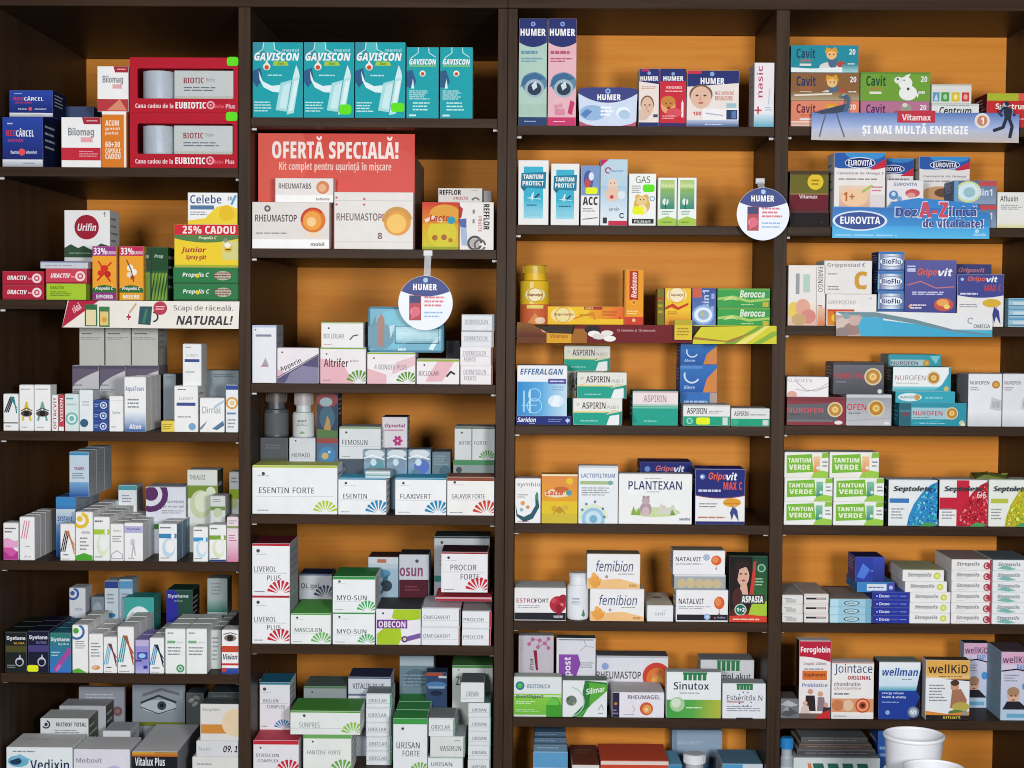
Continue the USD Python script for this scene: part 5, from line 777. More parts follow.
ASP = [R(0, 0, 1, .5, '1FA08A'), R(0, .47, .68, .53, 'E6D890'), T('ASPIRIN', .18, .62, .66, .86, '4A3A3E', 'm'), T('PLUS C', .7, .62, .94, .74, '8A7A7C', 'n'), D(.1, .78, .06, 'C8C8C0'), P('E8ECEA', (.68, .0), (.75, .35), (.98, .42), (1, .1), (.9, 0)), R(.94, .0, 1, .53, '2E8A7A'), S(.15, .12, .55, .2, 1, 'A8DCD0'), P('D8D0B0', (.66, .4), (.82, .6), (.98, .52))]
bx(564, 610.5, 346, 'green white tablet box, rearmost and highest', 'DAD8CC', ASP, d=.07, k='t', yf=.105, n=1, key='aspb', yb=371)
bx(564, 606, 371.3, 'green white tablet box supporting rearmost one', 'DAD8CC', ASP, d=.07, k='t', yf=.105, key='aspc')
bx(573, 622.5, 398.5, 'green white tablet box at stack foot', 'E6E6DC', ASP, d=0.06, k='t', key='asp')
bx(577, 627, 372.5, 'green white tablet box atop front stack', 'E2E2D8', ASP+[P('E8B890', (0, .5), (.2, .62), (.1, .5))], d=0.055, k='t', on='asp', side='1E5A50')
bx(632.5, 678.5, 391, 'green box with pinkish white upper band', '1FA08A', [R(0, .62, 1, 1, 'E9DCDC'), R(0, .56, 1, .62, 'A8C8B8'), R(0, .5, 1, .54, '7AC0A8'), T('ASPIRIN', .24, .68, .74, .88, 'B89098', 'm'), R(0, .95, 1, 1, 'D0B0B4'), S(.25, .1, .65, .16, 1, 'A8DCD0'), P('188A78', (0, .4), (.1, .1), (0, .05))], d=0.07, k='t', side='1E4A44')
BLU = [G(0, 0, 1, 1, '2A5CA8', '3A78C0'), O(.32, .62, .3, .24, 'D8E4F0', 160, 330), P('D88A4A', (.62, 0), (.72, .5), (1, .9), (1, 0)), T('Aleve', .1, .12, .4, .26, 'A8C8E8', 'b'), R(0, .86, .6, .96, '5A90D0')]
bx(680, 717.5, 404.5-12, 'flat blue box at stack foot', '3A74BC', [S(.1, .3, .9, .8, 2, 'A8C4E4'), R(.8, 0, 1, 1, 'B8A098')], d=.08, yf=.1, k='t', key='blf')
bx(680, 717.5, 364.7, 'blue box with white arc and orange side', '2F66B0', BLU, d=.08, yf=.1, on='blf', k='t', key='blm')
bx(680.5, 717.5, 343.5, 'blue arc box crowning the blue stack', '2F66B0', BLU, d=.08, yf=.1, on='blm', k='t', yb=364.4)
bx(651+32, 730.5, 405, 'low green white box with yellow sticker', 'E6E6E2', [R(0, 0, 1, .46, '1FA07A'), T('ASPIRIN', .08, .58, .5, .86, '3A3A40', 'm'), S(.55, .58, .85, .74, 2), D(.14, .24, .17, '3AB08E'), O(.14, .24, .14, .11, 'D0E8E0'), R(.84, .05, .95, .42, 'D0D8D4'), R(0, .95, 1, 1, 'B0B4B0')], d=.08, k='t', st=(696, 417.5, 710, 424.5, 'y'))
bx(731, 770.5, 408.5, 'lower green white box at the right end', 'DFE0DC', [R(0, 0, 1, .42, '1FA07A'), T('ASPIRIN', .08, .58, .45, .84, '5A5A60', 'm'), S(.5, .58, .95, .72, 1), D(.12, .22, .16, '3AB08E'), R(.82, .06, .97, .36, 'D0D8D4')], d=.08, k='t')

cell('C5')
bx(514.5, 541, 478.5, 'slim white box with dark green tail', 'EEEDEC', [T('symbio', .08, .8, .98, .92, '6A6E72', 'r'), S(.1, .56, .5, .66, 2), P('2A5A66', (.02, .42), (.1, .2), (.35, .14), (.62, .22), (.8, .4), (.78, .64), (.92, .5), (.95, .36), (.7, .1), (.35, .02), (.05, .16)), P('4A8A7A', (.78, .56), (.82, .7), (.9, .68), (.92, .5)), D(.3, .45, .05, 'E0A060'), D(.5, .36, .04, 'D88A5A'), D(.25, .3, .04, '8ABAC0'), S(.1, .02, .6, .05, 1, 'B04A4A')], d=0.04, k='s')
bx(541.6, 578, 474, 'orange yellow box with fruity cartoon print', 'E7A12C', [G(0, 0, 1, .45, 'D8C830', 'E6C02E'), G(0, .45, 1, 1, 'E2A22A', 'E08A4A'), R(0, .96, 1, 1, 'E8DCC0'), P('E8D8B8', (.08, .62), (.3, .7), (.5, .6), (.8, .66), (.8, .56), (.4, .52), (.1, .56)), T('Lacto', .12, .57, .6, .68, 'D0503A', 'xi'), E(.55, .7, .2, .05, 'C8683A'), D(.76, .62, .06, '5A98A0'), D(.78, .86, .07, 'E8C030'), D(.36, .3, .06, 'D8A020'), D(.5, .26, .06, 'C89020'), D(.66, .32, .06, 'D8B040'), SW('A8883A', (.34, .2), (.5, .34), (.66, .2), t=.02), R(0, 0, 1, .2, 'D0B83A')], d=0.03, k='s')
bx(578.5, 618.5, 466, 'white box with blue stars and pale globe', 'E7EBEE', [T('LACTOFILTRUM', .06, .8, .92, .87, '5A6E98', 'm'), R(.04, .68, .88, .74, 'A8BC8A'), D(.8, .71, .04, '7AA8A0'), S(.08, .48, .8, .64, 4), D(.38, .08, .2, '9AC4DC'), D(.38, .08, .14, 'C8E0EC'), D(.38, .08, .07, '7AB0CC'), O(.38, .08, .26, .21, 'DCE8C4', 0, 180), *[P('3E6A98', *[(u+.05*math.cos(a)*(1 if j % 2 else .4), v+.037*math.sin(a)*(1 if j % 2 else .4)) for j, a in enumerate(np.linspace(0, 2*math.pi, 11)[:-1])]) for u, v in ((.2, .34), (.42, .38), (.62, .26), (.66, .12), (.1, .24))], R(0, .97, 1, 1, 'C8CCD0')], d=0.035, k='s')
bx(618.8, 692.5, 474, 'wide white box with navy title, pink animal', 'EEEEEC', [T('PLANTEXAN', .13, .69, .86, .86, '33406E', 'm'), S(.38, .63, .62, .66, 1), S(.35, .9, .6, .93, 1), E(.5, .24, .34, .1, 'C8D8A4'), P('8AAA4A', (.17, .18), (.2, .36), (.24, .22), (.28, .34), (.3, .18)), E(.37, .3, .08, .14, 'B09AA4'), E(.37, .47, .055, .08, 'BCA6AE'), D(.345, .54, .03, 'A88E98'), D(.4, .54, .03, 'A88E98'), E(.37, .25, .05, .1, 'D0B8BC'), P('D0D4C4', (.52, .2), (.58, .42), (.66, .3), (.75, .4), (.8, .2)), D(.62, .34, .04, 'E0C8C8'), P('7A9A4A', (.7, .18), (.73, .3), (.78, .18)), T('sandoz', .83, .08, .98, .14, '33406E', 'b')], d=0.035, k='s')
GRM = [R(0, .56, 1, 1, '232A74'), CURVE(lambda u: .56-.05*(1-(2*u-1)**2), 0, 1, .58, '232A74'), CURVE(lambda u: .52-.05*(1-(2*u-1)**2), 0, 1, .56, '8A4A50'), CURVE(lambda u: .535-.05*(1-(2*u-1)**2), 0, 1, .57, '232A74'), D(.14, .86, .05, '6A8AC8'), D(.13, .86, .025, 'E8EEF8'), T('Gripo', .26, .78, .62, .94, 'E06048', 'hi'), T('vit', .62, .8, .84, .94, 'F0F2F6', 'hi'), T('MAX C', .56, .63, .94, .77, 'D85040', 'd'), S(.06, .58, .52, .64, 1, 'C8CCE4', .7)]
MAN = [E(.74, .4, .18, .08, 'E0A02E'), SW('C88020', (.58, .38), (.9, .38), t=.02), P('3A4A88', (.76, .34), (.7, .22), (.74, .08), (.78, .2), (.88, .06), (.85, .26)), D(.8, .33, .03, 'D8B090'), S(.08, .3, .56, .4, 2), S(.06, .1, .7, .16, 1, 'B87A5A'), R(0, 0, 1, .06, '2A3070')]
bx(695.5, 745.5, 469, 'navy white box with orange umbrella figure', 'ECEAE8', GRM+MAN, d=0.07, k='v', top='232A74', side='1E2454')
bx(640, 692.5, 462, 'navy box peeping over wide white box', '232A74', [D(.14, .5, .2, '6A8AC8'), T('Gripo', .3, .25, .65, .75, 'C86A70', 'hi'), T('vit', .65, .3, .85, .75, 'E0E4F0', 'hi')], d=.08, yf=.108, k='v', vis=476)

cell('C6')
bx(514, 566.5, 588, 'white box with red pomegranate print', 'E9E8E8', [R(0, .02, 1, .24, '22222A'), T('women', .76, .08, .94, .16, 'D8D8E0', 'b'), R(0, 0, 1, .02, 'w'), T('ESTRO', .04, .55, .4, .68, 'A84A5A', 'm'), T('FORT', .4, .55, .66, .68, '4A4A52', 'm'), E(.84, .5, .16, .26, 'B8283A'), D(.94, .68, .13, 'A01E34'), D(.86, .4, .1, '8E1A2E'), D(.76, .62, .08, 'C84A5A'), D(.92, .5, .05, 'D87A84'), P('8E1A2E', (.8, .3), (.86, .14), (.94, .3)), S(.06, .38, .6, .48, 2)], d=.08, k='s', top='B4B8B0', tart=[R(.1, .1, .4, .5, '8AA878')])
bottle(567.5, 588.5, 572, 577, 'plain white pill bottle with tree print', 'E4E6EA', 'DADDE2', yf=.012, label=(.06, .92, 'E6E8EC'), arts=[S(.25, .45, .6, .58, 3, '8A929C'), P('4A8A6A', (.62, .08), (.7, .3), (.78, .08)), R(.69, .04, .71, .1, '5A4A3A'), T('PURE', .3, .62, .55, .68, '8A94A0', 'm')], neck=.85, capw=.8)
FEM = [P('EFC184', (0, 0), (0, .3), (.18, .36), (.3, .26), (.6, .3), (1, .14), (1, 0)), E(.15, .22, .09, .2, 'E8A24A'), D(.13, .4, .07, 'EBB060'), P('E8A850', (.05, .1), (.02, .3), (.1, .26)), P('E0953A', (.2, .1), (.28, .34), (.24, .1)), D(.37, .35, .045, '9A8AB0'), D(.37, .35, .02, 'D8A850'), T('femibion', .17, .5, .87, .82, '44527A', 'li' if 0 else 'ri'), S(.58, .4, .92, .46, 1), T('800', .8, .06, .93, .14, 'A87A3A', 'c')]
bx(590, 644.5, 589, 'white peach flower box under its twin', 'ECEAEA', FEM, d=0.055, k='s', key='fem', top='98948C')
bx(587, 640.5, 554, 'white peach flower box on its twin', 'ECEAEA', FEM, d=0.05, k='s', on='fem', top='6E6450')
bx(647, 673.5, 605.5, 'small white box with grey word', 'E8E9EA', [T('DENT', .3, .38, .72, .56, '8A94A0', 'n'), SW('A8B0BC', (.58, .65), (.74, .7), t=.03), R(.1, .25, .9, .27, 'D0D2D6')], d=.14, k='c', top='AFA79A', tart=[E(.5, .6, .2, .08, '8A5A50')])
NAT = lambda f: [T('NATALVIT', .05, .56, .54, .73, '4A4A52', 'm'), S(.05, .4, .7, .5, 2), E(.83, .6, .1, .2, 'D8602E'), E(.81, .63, .06, .13, 'E88A50'), SW('8A7A70', (.83, .4), (.83, .26), t=.02), D(.83, .25, .035, '9A7A6A')]+f
bx(676, 728.5, 590, 'white balloon box with black foot stripe', 'ECEBEB', NAT([R(.02, .05, 1, .23, '20222A'), D(.6, .16, .1, '8AB0D8'), D(.6, .16, .05, 'C8D8EC'), D(.75, .13, .03, 'D8605A'), T('baby', .8, .1, .95, .18, '98A0B8', 'b')]), d=0.06, k='s', key='nat', top='8A8E90')
bx(674, 726, 574.5, 'clear edged blister box between balloon boxes', 'A2A8AA', [D(.15+.17*1, .5, .26, 'D8C8A0'), *[D(.15+.17*i, .4, .3, 'C8B48A') for i in range(5)], R(0, .88, 1, 1, 'D8DCE0'), R(0, .0, 1, .1, '8A9498')], d=0.055, k='s', on='nat', key='nat2', sp=False, yf=.012, mat='gloss')
bx(673, 725.5, 550.5, 'upper white balloon box with blue badge', 'ECEBEB', NAT([D(.64, .72, .13, '8A9AB8'), O(.64, .72, .09, .05, 'D0D8E4')]), d=0.055, k='s', on='nat2', top='7A7468')
def woman():
    return [P('241618', (.04, .2), (.04, .8), (.2, .95), (.45, .95), (.62, .8), (.66, .45), (.5, .2)), E(.36, .7, .16, .15, 'D9AE98'), P('D9AE98', (.3, .58), (.46, .58), (.5, .42), (.26, .42)), P('2A1A1C', (.16, .9), (.5, .92), (.56, .7), (.44, .84), (.26, .8), (.2, .6)), E(.3, .73, .035, .012, '3A2422'), E(.43, .73, .035, .012, '3A2422'), E(.37, .63, .05, .014, 'A84048'), P('C8402E', (.64, .92), (.7, .92), (.64, .4), (.52, .36)), E(.22, .36, .14, .16, '4A2426')]
bx(729.5, 770.5, 556, 'dark green hair dye box with smiling woman', '1E4A34', [G(.6, 0, 1, 1, '3E7A3A', '154232'), R(0, .0, .6, 1, '141414'), G(0, .05, .6, .25, '6A2A22', '2A1416')]+woman()+[D(.84, .82, .07, '2E6A4A'), O(.84, .82, .06, .045, 'A8C8B0'), S(.68, .55, .95, .68, 3, 'A8C8A8'), P('A8C83A', (.5, .1), (.6, .28), (1, .32), (1, .1)), R(.3, .28, .94, .42, '3A3A3A'), T('ASPASIA', .33, .3, .9, .4, 'F2F2F0', 'x'), D(.3, .19, .09, '1E6A5A'), O(.3, .19, .09, .075, 'C8D8C8'), T('1+2', .2, .16, .41, .22, 'F2F2F0', 'x'), P('D8402A', (0, 0), (0, .09), (.5, .12), (1, .09), (1, 0)), S(.1, .02, .9, .07, 1, 'F0C8B8')], d=0.05, k='c', top='14241C', side='14241C')

cell('C7')
bx(518.5, 554, 635.5, 'grey white box with pink molecule drawing', 'C4BEC6', [*[D(u, v, .05, 'B86A90') for u, v in ((.4, .9), (.6, .88), (.75, .8), (.85, .92), (.55, .7), (.85, .68), (.3, .78))], SW('B86A90', (.3, .78), (.4, .9), (.6, .88), (.75, .8), (.85, .92), t=.02), SW('B86A90', (.6, .88), (.55, .7), (.75, .8), (.85, .68), t=.02), P('8A1E3A', (.42, .62), (.52, .62), (.56, .1), (.5, .1)), T('ina', .3, .1, .42, .4, '4A444C', 'ri', 90), R(0, 0, .05, 1, 'E0DCE2')], d=0.03, yf=.1, k='s', vis=674)
bx(556.5, 596, 638, 'white box with violet patch, upright word', 'DDDDE4', [P('8A4AA8', (.06, .1), (.06, .62), (.55, .62), (.62, .4), (.5, .1)), T('post', .2, .12, .42, .56, 'E8E0F0', 'b', 90), SW('A8A4B4', (.6, .7), (.75, .82), (.95, .78), t=.015), SW('A8A4B4', (.7, .95), (.75, .82), t=.015), S(.6, .3, .95, .45, 3), R(.05, .95, .95, .97, '50545E')], d=0.03, yf=.1, k='s', top='3A4444', vis=681)
bx(596.5, 668.5, 656, 'long white box with large orange ball', 'DCDCE2', [T('RHEUMASTOP', .0, .35, .62, .56, '4A3A44', 'm'), D(.84, .42, .4, 'C8402E'), D(.85, .36, .31, 'D8783A'), D(.85, .3, .16, 'E8A850'), T('gel', .78, .38, .92, .52, 'D88A60', 'b'), D(.12, .7, .1, '8AA4D0'), R(0, .95, .0+1, 1, 'B0B4BC')], d=0.05, yf=.1, top='4E4C4E', tart=[S(.3, .2, .9, .6, 1, '8A8E94')], vis=691)
CAPS = lambda u0=.33, u1=.86, v0=.76: [R(u0, .94, u1, 1, '2E7A4A')]+[R(u0+(u1-u0)*i/5+.01, v0, u0+(u1-u0)*i/5+.075, .95, '2E7A4A') for i in range(5)]
bx(700.5, 754.5, 660, 'white box with five green capsules, behind', 'D0D2D6', CAPS(.3, .74, .55)+[T('Geromol akut', .06, .2, .94, .46, '4A5058', 'm')], d=0.06, yf=.105, top='6E7274', vis=684)
bx(513.5, 562, 677, 'white lime box with green pill shape', 'DEE2E2', [G(0, 0, 1, .58, '6AB43A', '8ACC4A'), R(.0, 0, 1, .05, 'D0D8D0'), P('C8DCC0', (0, .55), (1, .55), (1, .5), (0, .52)), D(.13, .78, .11, '2A7A8A'), D(.13, .78, .06, '5ABA5A'), T('BIOTONICA', .28, .72, .76, .82, '5A7A98', 'm'), T('QuietDigest', .04, .45, .62, .56, '1E4A3A', 'bi'), S(.04, .32, .5, .4, 2, 'D8ECC8'), E(.84, .2, .15, .3, '3E9A2E'), E(.83, .3, .12, .18, '6AC04A'), P('3E9A2E', (.68, 0), (.68, .3), (1, .3), (1, 0)), S(.04, .12, .6, .2, 2, 'B8E0A0')], d=0.035, top='9AA29A', k='s')
bx(562.5, 607.5, 680.5, 'white box with dark green sail shape', 'E2E6E6', [P('2E7A3A', (.2, 0), (.48, .35), (.45, .7), (.5, 1), (1, .95), (1, .72), (.6, .3), (.45, 0)), P('5AAA3A', (.3, 0), (.6, .3), (.62, .7), (.58, .95), (.98, .9), (1, .72), (.66, .36), (.4, 0)), T('Silimar', .52, .66, .95, .82, 'E0ECE0', 'bi', 10), O(.15, .42, .42, .39, 'A8C8B8', -80, 80), E(.2, .45, .12, .14, '6A7A6A'), D(.12, .5, .04, '4A5A4A'), D(.26, .38, .04, '8A9A80'), SW('7AA890', (.8, .2), (.88, .35), (.92, .2), t=.02), S(.8, .08, .96, .14, 1)], d=0.04, top='5E6E62', k='s')
bx(612, 664.5, 692.5, 'smaller white box with orange ball', 'E4E2EA', [R(0, 0, .14, 1, '2A2440'), D(.07, .55, .06, 'C8783A'), S(.02, .1, .12, .35, 2, '8A88B0'), T('RHEUMAGEL', .3, .74, .92, .9, '4A3E54', 'm'), D(.66, .36, .26, 'CC5A36'), D(.67, .34, .18, 'E09A50'), D(.66, .32, .08, 'F0C890'), SW('D8A098', (.38, .5), (.44, .35), (.4, .2), t=.03), S(.22, .1, .5, .16, 1)], d=.088, top='A4A0A0')
bx(666.5, 721.5, 672, 'white green box with round pale emblem', 'E6EAEA', CAPS(.3, .74, .82)+[G(0, 0, .5, .4, '3E9E48', '58A84A', 0), G(.5, 0, 1, .4, '58A84A', 'B4B83A', 0), T('Sinutox', .13, .62, .78, .79, '3A4A58', 'm'), S(.24, .52, .76, .57, 1), D(.2, .3, .16, 'A8CCA0'), D(.18, .33, .1, 'CFE2C8'), S(.36, .2, .8, .26, 1, 'D0E8C0')], d=0.03, top='9AA09E')
bx(722.5, 767.5, 683.5, 'white box with dotted sun, thin title', 'E2E5EA', CAPS(.32, .7, .82)+[T('Esberitox N', .1, .52, .92, .68, '4A5460', 'r'), R(.1, .46, .5, .49, 'A83A50'), *[D(.52+.16*math.cos(a), .56+.2*math.sin(a), .02, '7A3A4A') for a in np.linspace(.5, 5.8, 9)], S(.1, .2, .9, .38, 3), R(.32, 0, .7, .03, '30404A')], d=0.04, top='8A9092')

cell('C8')
bx(533, 568, 752, 'white blue picture box with cloud print', 'B8CCDC', [G(0, 0, 1, .6, 'E4ECF2', '9AC0DC'), R(0, .72, 1, 1, '5A98C4'), E(.6, .3, .36, .2, 'EEF3F6')], d=.1, yf=.02, key='cl8', top='6A8AA0')
bx(533.5, 567, 745, 'flat steel blue box on the cloud box', '5A7488', [S(.1, .3, .9, .7, 1, '8AA4B4')], d=.1, yf=.03, on='cl8', key='cl9', top='4A6478', sp=False)
bx(534, 566.5, 738.5, 'upper flat slate blue box in the pile', '4E687E', [S(.1, .3, .9, .7, 1, '7A94A8')], d=.1, yf=.045, on='cl9', key='cl10', top='3E566A', sp=False)
bx(534.5, 566, 732.5, 'topmost flat dark slate blue box', '44586C', [S(.1, .3, .9, .7, 1, '6A8498')], d=.1, yf=.06, on='cl10', top='3A5064', sp=False)
bx(572, 599.5, 765, 'white box with brown top', 'D8D4D0', [S(.1, .5, .9, .9, 2)], d=.14, yf=.02, top='5E3226', tart=[R(.1, .1, .9, .4, '7A4A38'), S(.1, .5, .9, .8, 2, '8A6A58')])
bx(600.5, 669, 761, 'red box with orange top', 'C8472E', [T('Calciu', .05, .4, .4, .8, 'F0D8C8', 'b'), R(0, .92, 1, 1, 'E0D0C8')], d=.12, yf=.02, top='C8442C', tart=[SW('D8705A', (.1, .5), (.9, .5), t=.04), D(.92, .3, .08, 'E0B8A8')])
bx(672, 722.5, 730.5, 'large pale blue box at the back', '93A9BF', [S(.1, .62, .75, .72, 2, 'B4C4D4'), G(0, 0, 1, .3, '5A90B8', '93A9BF'), R(.75, .2, .95, .3, '7A94B0'), R(0, 0, .1, 1, '7A92AA')], d=.06, yf=.2, vis=768)
bottle(683, 706, 753, 762, 'bottle with broad white cap, low down', 'B4B8BC', 'E6E8EC', yf=.012, neck=.8, capw=.95)
bx(722.5, 764, 764, 'white blue box near the capped bottle', 'C8D4DC', [R(0, .6, .5, 1, '4A98C4'), T('O2', .1, .3, .4, .5, 'E8F0F4', 'm')], d=.1, yf=.03, top='4A6A7C')
bx(668, 682.5, 765, 'narrow blue box left of capped bottle', '3A88B4', [S(.1, .3, .9, .7, 2, 'B8D4E4')], d=.1, yf=.02, top='5A8AA4')

# ================================================================== right bay
cell('D1')
CAV = lambda kid, tc='2A2E58', hair='E0A83A': [T('Cavit', .08, .52, .36, .88, tc, 'b'), T('junior', .14, .36, .3, .5, 'C85A3A', 'c'), R(.13, .24, .3, .32, 'E0DCD4'), *kid, T('20', .86, .66, .95, .86, 'E8E8E4', 'b'), S(.84, .2, .96, .4, 1, 'E0E0DC')]
KID = [E(.58, .2, .16, .18, 'D8D4D0'), E(.62, .38, .07, .22, '4A6A88'), D(.6, .66, .19, 'E8B878'), P('D89A2E', (.5, .7), (.52, .92), (.6, .86), (.66, .94), (.7, .7), (.6, .8)), D(.57, .66, .025, '3A2A24'), D(.63, .66, .025, '3A2A24'), E(.74, .3, .06, .12, 'B8483A')]
bx(791, 859.5, 100.5, 'orange pink box with kid drawing, lowest', 'DC8468', CAV(KID, '6A2A3A')+[R(0, 0, .35, .2, 'E8DCD4'), G(0, 0, 1, .15, 'E0C8B8', 'D89078')], d=.08, k='v', key='cv1')
bx(791, 860, 72.5, 'brown box with kid drawing in middle', '8A5F38', CAV(KID)+[G(0, 0, 1, .3, 'B0A080', '8A6A40'), SW('E4DCCC', (.05, .18), (.6, .24), t=.06)], d=.08, k='v', on='cv1', key='cv2')
bx(791, 859, 45, 'teal box with kid drawing, topmost', '1F8A9A', CAV(KID, '20405E')+[P('E4ECEA', (0, 0), (0, .18), (.3, .14), (.76, .2), (.76, 0)), G(.76, 0, 1, .3, 'A8D0D0', '1F8A9A')], d=.08, k='v', on='cv2')
bx(860.6, 930, 101, 'mauve pink box under light green box', 'B4708E', CAV([E(.66, .7, .08, .2, '9A9A8A'), E(.64, .85, .04, .08, 'D8D0C0')], '4A2A5A'), d=.08, k='v', key='cvp')
bx(860.6, 931, 72, 'light green box with white puppy drawing', '6E9E36', CAV([E(.64, .62, .1, .22, 'E8EAE4'), E(.68, .28, .13, .26, 'E8EAE4'), E(.54, .72, .06, .12, 'DCE0D8'), P('E8EAE4', (.68, .8), (.72, .96), (.62, .86)), D(.53, .76, .035, '22262A'), D(.62, .72, .025, '22262A'), P('E8EAE4', (.8, .2), (.84, .34), (.82, .1)), D(.68, .42, .05, '4A5048')], '1E4A2A')+[R(0, .94, 1, 1, '5A8A2E')], d=.08, k='v', on='cvp')
bx(931.6, 979.5, 103.5, 'white vitamin box with black slanted title', 'DEDEDA', [T('Centrum', .16, .54, .84, .86, '3A3E3E', 'bi'), R(0, .9, 1, 1, 'C8CCC4'), S(.3, .9, .9, .96, 1)], d=.08, k='v', key='cen')
bx(931.6, 972, 84, 'white box with four coloured squares', 'D8D8D2', [R(.03, .1, .2, .58, '5A9AB8'), R(.24, .1, .44, .58, '4A9A4A'), R(.5, .1, .7, .58, 'D8B82E'), R(.76, .1, .94, .58, 'C8403A'), P('C8D8E0', (.06, .15), (.12, .5), (.16, .15)), E(.34, .34, .05, .14, 'A8D0A0'), E(.6, .34, .05, .14, 'F0E0A0'), E(.85, .34, .05, .14, 'E8A8A0'), R(.0, .92, 1, 1, 'B8BAB4')], d=.07, k='v', on='cen')
bx(987, 1031, 93, 'red box with yellow green top band', 'C22A2E', [R(0, .78, .72, 1, 'A8B42E'), R(.72, .78, 1, 1, 'D85A4A'), T('Spectrum', .2, .48, .95, .7, 'F0E8E0', 'b'), S(.2, .2, .9, .4, 2, 'E8A0A0')], d=.08, k='v', side='6A1A1E')
OST = [(812, 112.5), (816, 112.5), (820, 110.5), (832, 107.5), (840, 105.5), (846, 104), (846.5, 98), (842.5, 98.3), (840.5, 96.5), (843.5, 94.2), (847.5, 94.8), (849.5, 98), (849.2, 106), (848, 112.8), (896.5, 112.9), (897, 110.8), (935, 110.8), (935.5, 112.9), (999, 113), (1000, 110), (997, 109), (1003, 107.5), (1003, 103.5), (1006, 101), (1009, 103), (1008, 107), (1013, 110), (1013, 114), (1019, 114.5), (1018.5, 143), (811, 140)]
sign(OST, 'blue white banner with cut-out ostrich and runner', [G(0, 0, 1, .28, 'C4B8AC', 'B4BCD4'), G(0, .28, 1, .67, 'A8B8DC', '3E6AB0'), P('2E3A52', (.0, .62), (.04, .68), (.13, .76), (.165, .8), (.16, .64), (.12, .6), (.05, .58)), P('3A5A7A', (.15, .64), (.168, .82), (.165, .92), (.15, .9), (.14, .95), (.17, 1), (.187, .9), (.18, .7), (.17, .62)), SW('5A6070', (.07, .6), (.05, .3), (.04, .1), t=.03), SW('5A6070', (.12, .6), (.14, .34), (.16, .1), t=.03), R(.413, .41, .595, .69, 'BE2A3A'), T('Vitamax', .435, .455, .575, .59, 'F0DCDC', 'h'), T('ȘI MAI MULTĂ ENERGIE', .245, .12, .755, .4, 'F4F2F0', 'x'), D(.822, .46, .16, 'E4DCD4'), D(.822, .46, .11, 'C8866A'), T('1', .815, .39, .83, .53, 'F0ECE4', 'b'),
  D(.943, .84, .07, '23283A'), P('23283A', (.922, .76), (.966, .76), (.96, .48), (.93, .48)), SW('23283A', (.928, .74), (.902, .63), (.918, .55), t=.05), SW('23283A', (.96, .74), (.985, .66), (.972, .56), t=.05), SW('23283A', (.938, .52), (.922, .32), (.875, .25), t=.07), SW('23283A', (.95, .52), (.966, .34), (.955, .1), t=.07)], 'B4BCD4', yf=-.012, cl=True)

cell('D2')
bx(790, 829, 170.5, 'olive maroon vitamin box with yellow disc', '6A6424', [R(0, 0, 1, .42, '6A1A28'), R(0, .4, 1, .43, '9A7A4A'), D(.66, .72, .2, 'E2C22E'), S(.56, .62, .76, .8, 2, '8A6A1A'), T('Vitamax', .24, .3, .72, .4, 'E0C8C8', 'h'), R(0, .9, 1, 1, '4A3A1E')], d=.08, k='v', yb=210.5, yf=.02, key='vx', side='2A2418')
bx(790, 829, 211, 'black box below the olive maroon one', '1E1618', [R(0, .9, 1, 1, '6A2A30'), D(.82, .3, .06, '4A3A3A')], d=.08, k='v', yf=.02)
EUV = lambda pic: [R(0, .72, 1, 1, '2A5AA8'), E(.6, 1, .4, .14, '3A90D0'), P('C8283E', (.7, .7), (1, .7), (1, .9), (.8, .78)), CURVE(lambda u: .72+.06*abs(2*u-1)**2-.04, 0, 1, .7, 'E8E8E8'), E(.5, .82, .3, .1, 'D8E0F0'), E(.5, .82, .285, .085, '1E2C6A'), T('EUROVITA', .27, .77, .74, .87, 'F0F2F6', 'b')]+pic
bx(834.5, 886, 152.5, 'tallest white box with blue crown, salmon picture', 'E9E4E0', EUV([T('Concentrat de Omega 3', .06, .6, .96, .66, '8A7A8A', 'c'), S(.08, .5, .9, .56, 1), G(.1, .0, .72, .42, 'D8A890', 'E8D0B8'), E(.4, .2, .26, .16, 'EFC8A0'), T('1+', .18, .14, .4, .3, 'B8683A', 'b'), SW('A8C050', (.55, .3), (.75, .42), t=.04), S(.74, .3, .95, .42, 2, 'C87A84'), R(.7, .02, .98, .26, 'E0D4D4')]), d=.07, k='v', yf=.008, vis=209)
bx(886.5, 914, 158, 'narrow blue crowned box squeezed in middle', 'E2DEDC', [R(0, .34, 1, 1, '26509C'), E(.5, 1, .5, .2, '3A80C0'), P('C8283E', (.5, .25), (1, .25), (1, .6)), E(.25, .54, .42, .18, 'D8E0F0'), E(.25, .54, .39, .15, '1E2C6A'), T('ROVITA', .0, .46, .56, .62, 'F0F2F6', 'b'), S(.1, .04, .9, .2, 1)], d=.06, k='v', yf=.08, vis=182)
bx(887, 924, 180, 'small white box with blue red pill shapes', 'E4E2E2', [T('EUROVITA', .2, .78, .82, .9, '4A5A8A', 'm'), D(.18, .42, .18, '5A8AC0'), D(.18, .46, .08, 'C8DCEC'), E(.7, .5, .2, .16, 'C85A5A'), E(.66, .42, .12, .1, 'E09A90'), D(.34, .28, .1, '7AA0C8'), S(.1, .1, .9, .2, 1)], d=.06, k='v', yf=.008, vis=206)
bx(919.5, 970.5, 156.5, 'white box with blue crown, brown oval picture', 'E6E2DE', EUV([T('Concentrat de Omega', .08, .54, .92, .6, '8A7A8A', 'c'), S(.08, .44, .8, .5, 1), E(.4, .2, .36, .16, 'C89A6A'), E(.5, .22, .2, .1, '6A4A3A'), E(.62, .26, .1, .06, '4A2A24')]), d=.07, k='v', yf=.08, vis=203)
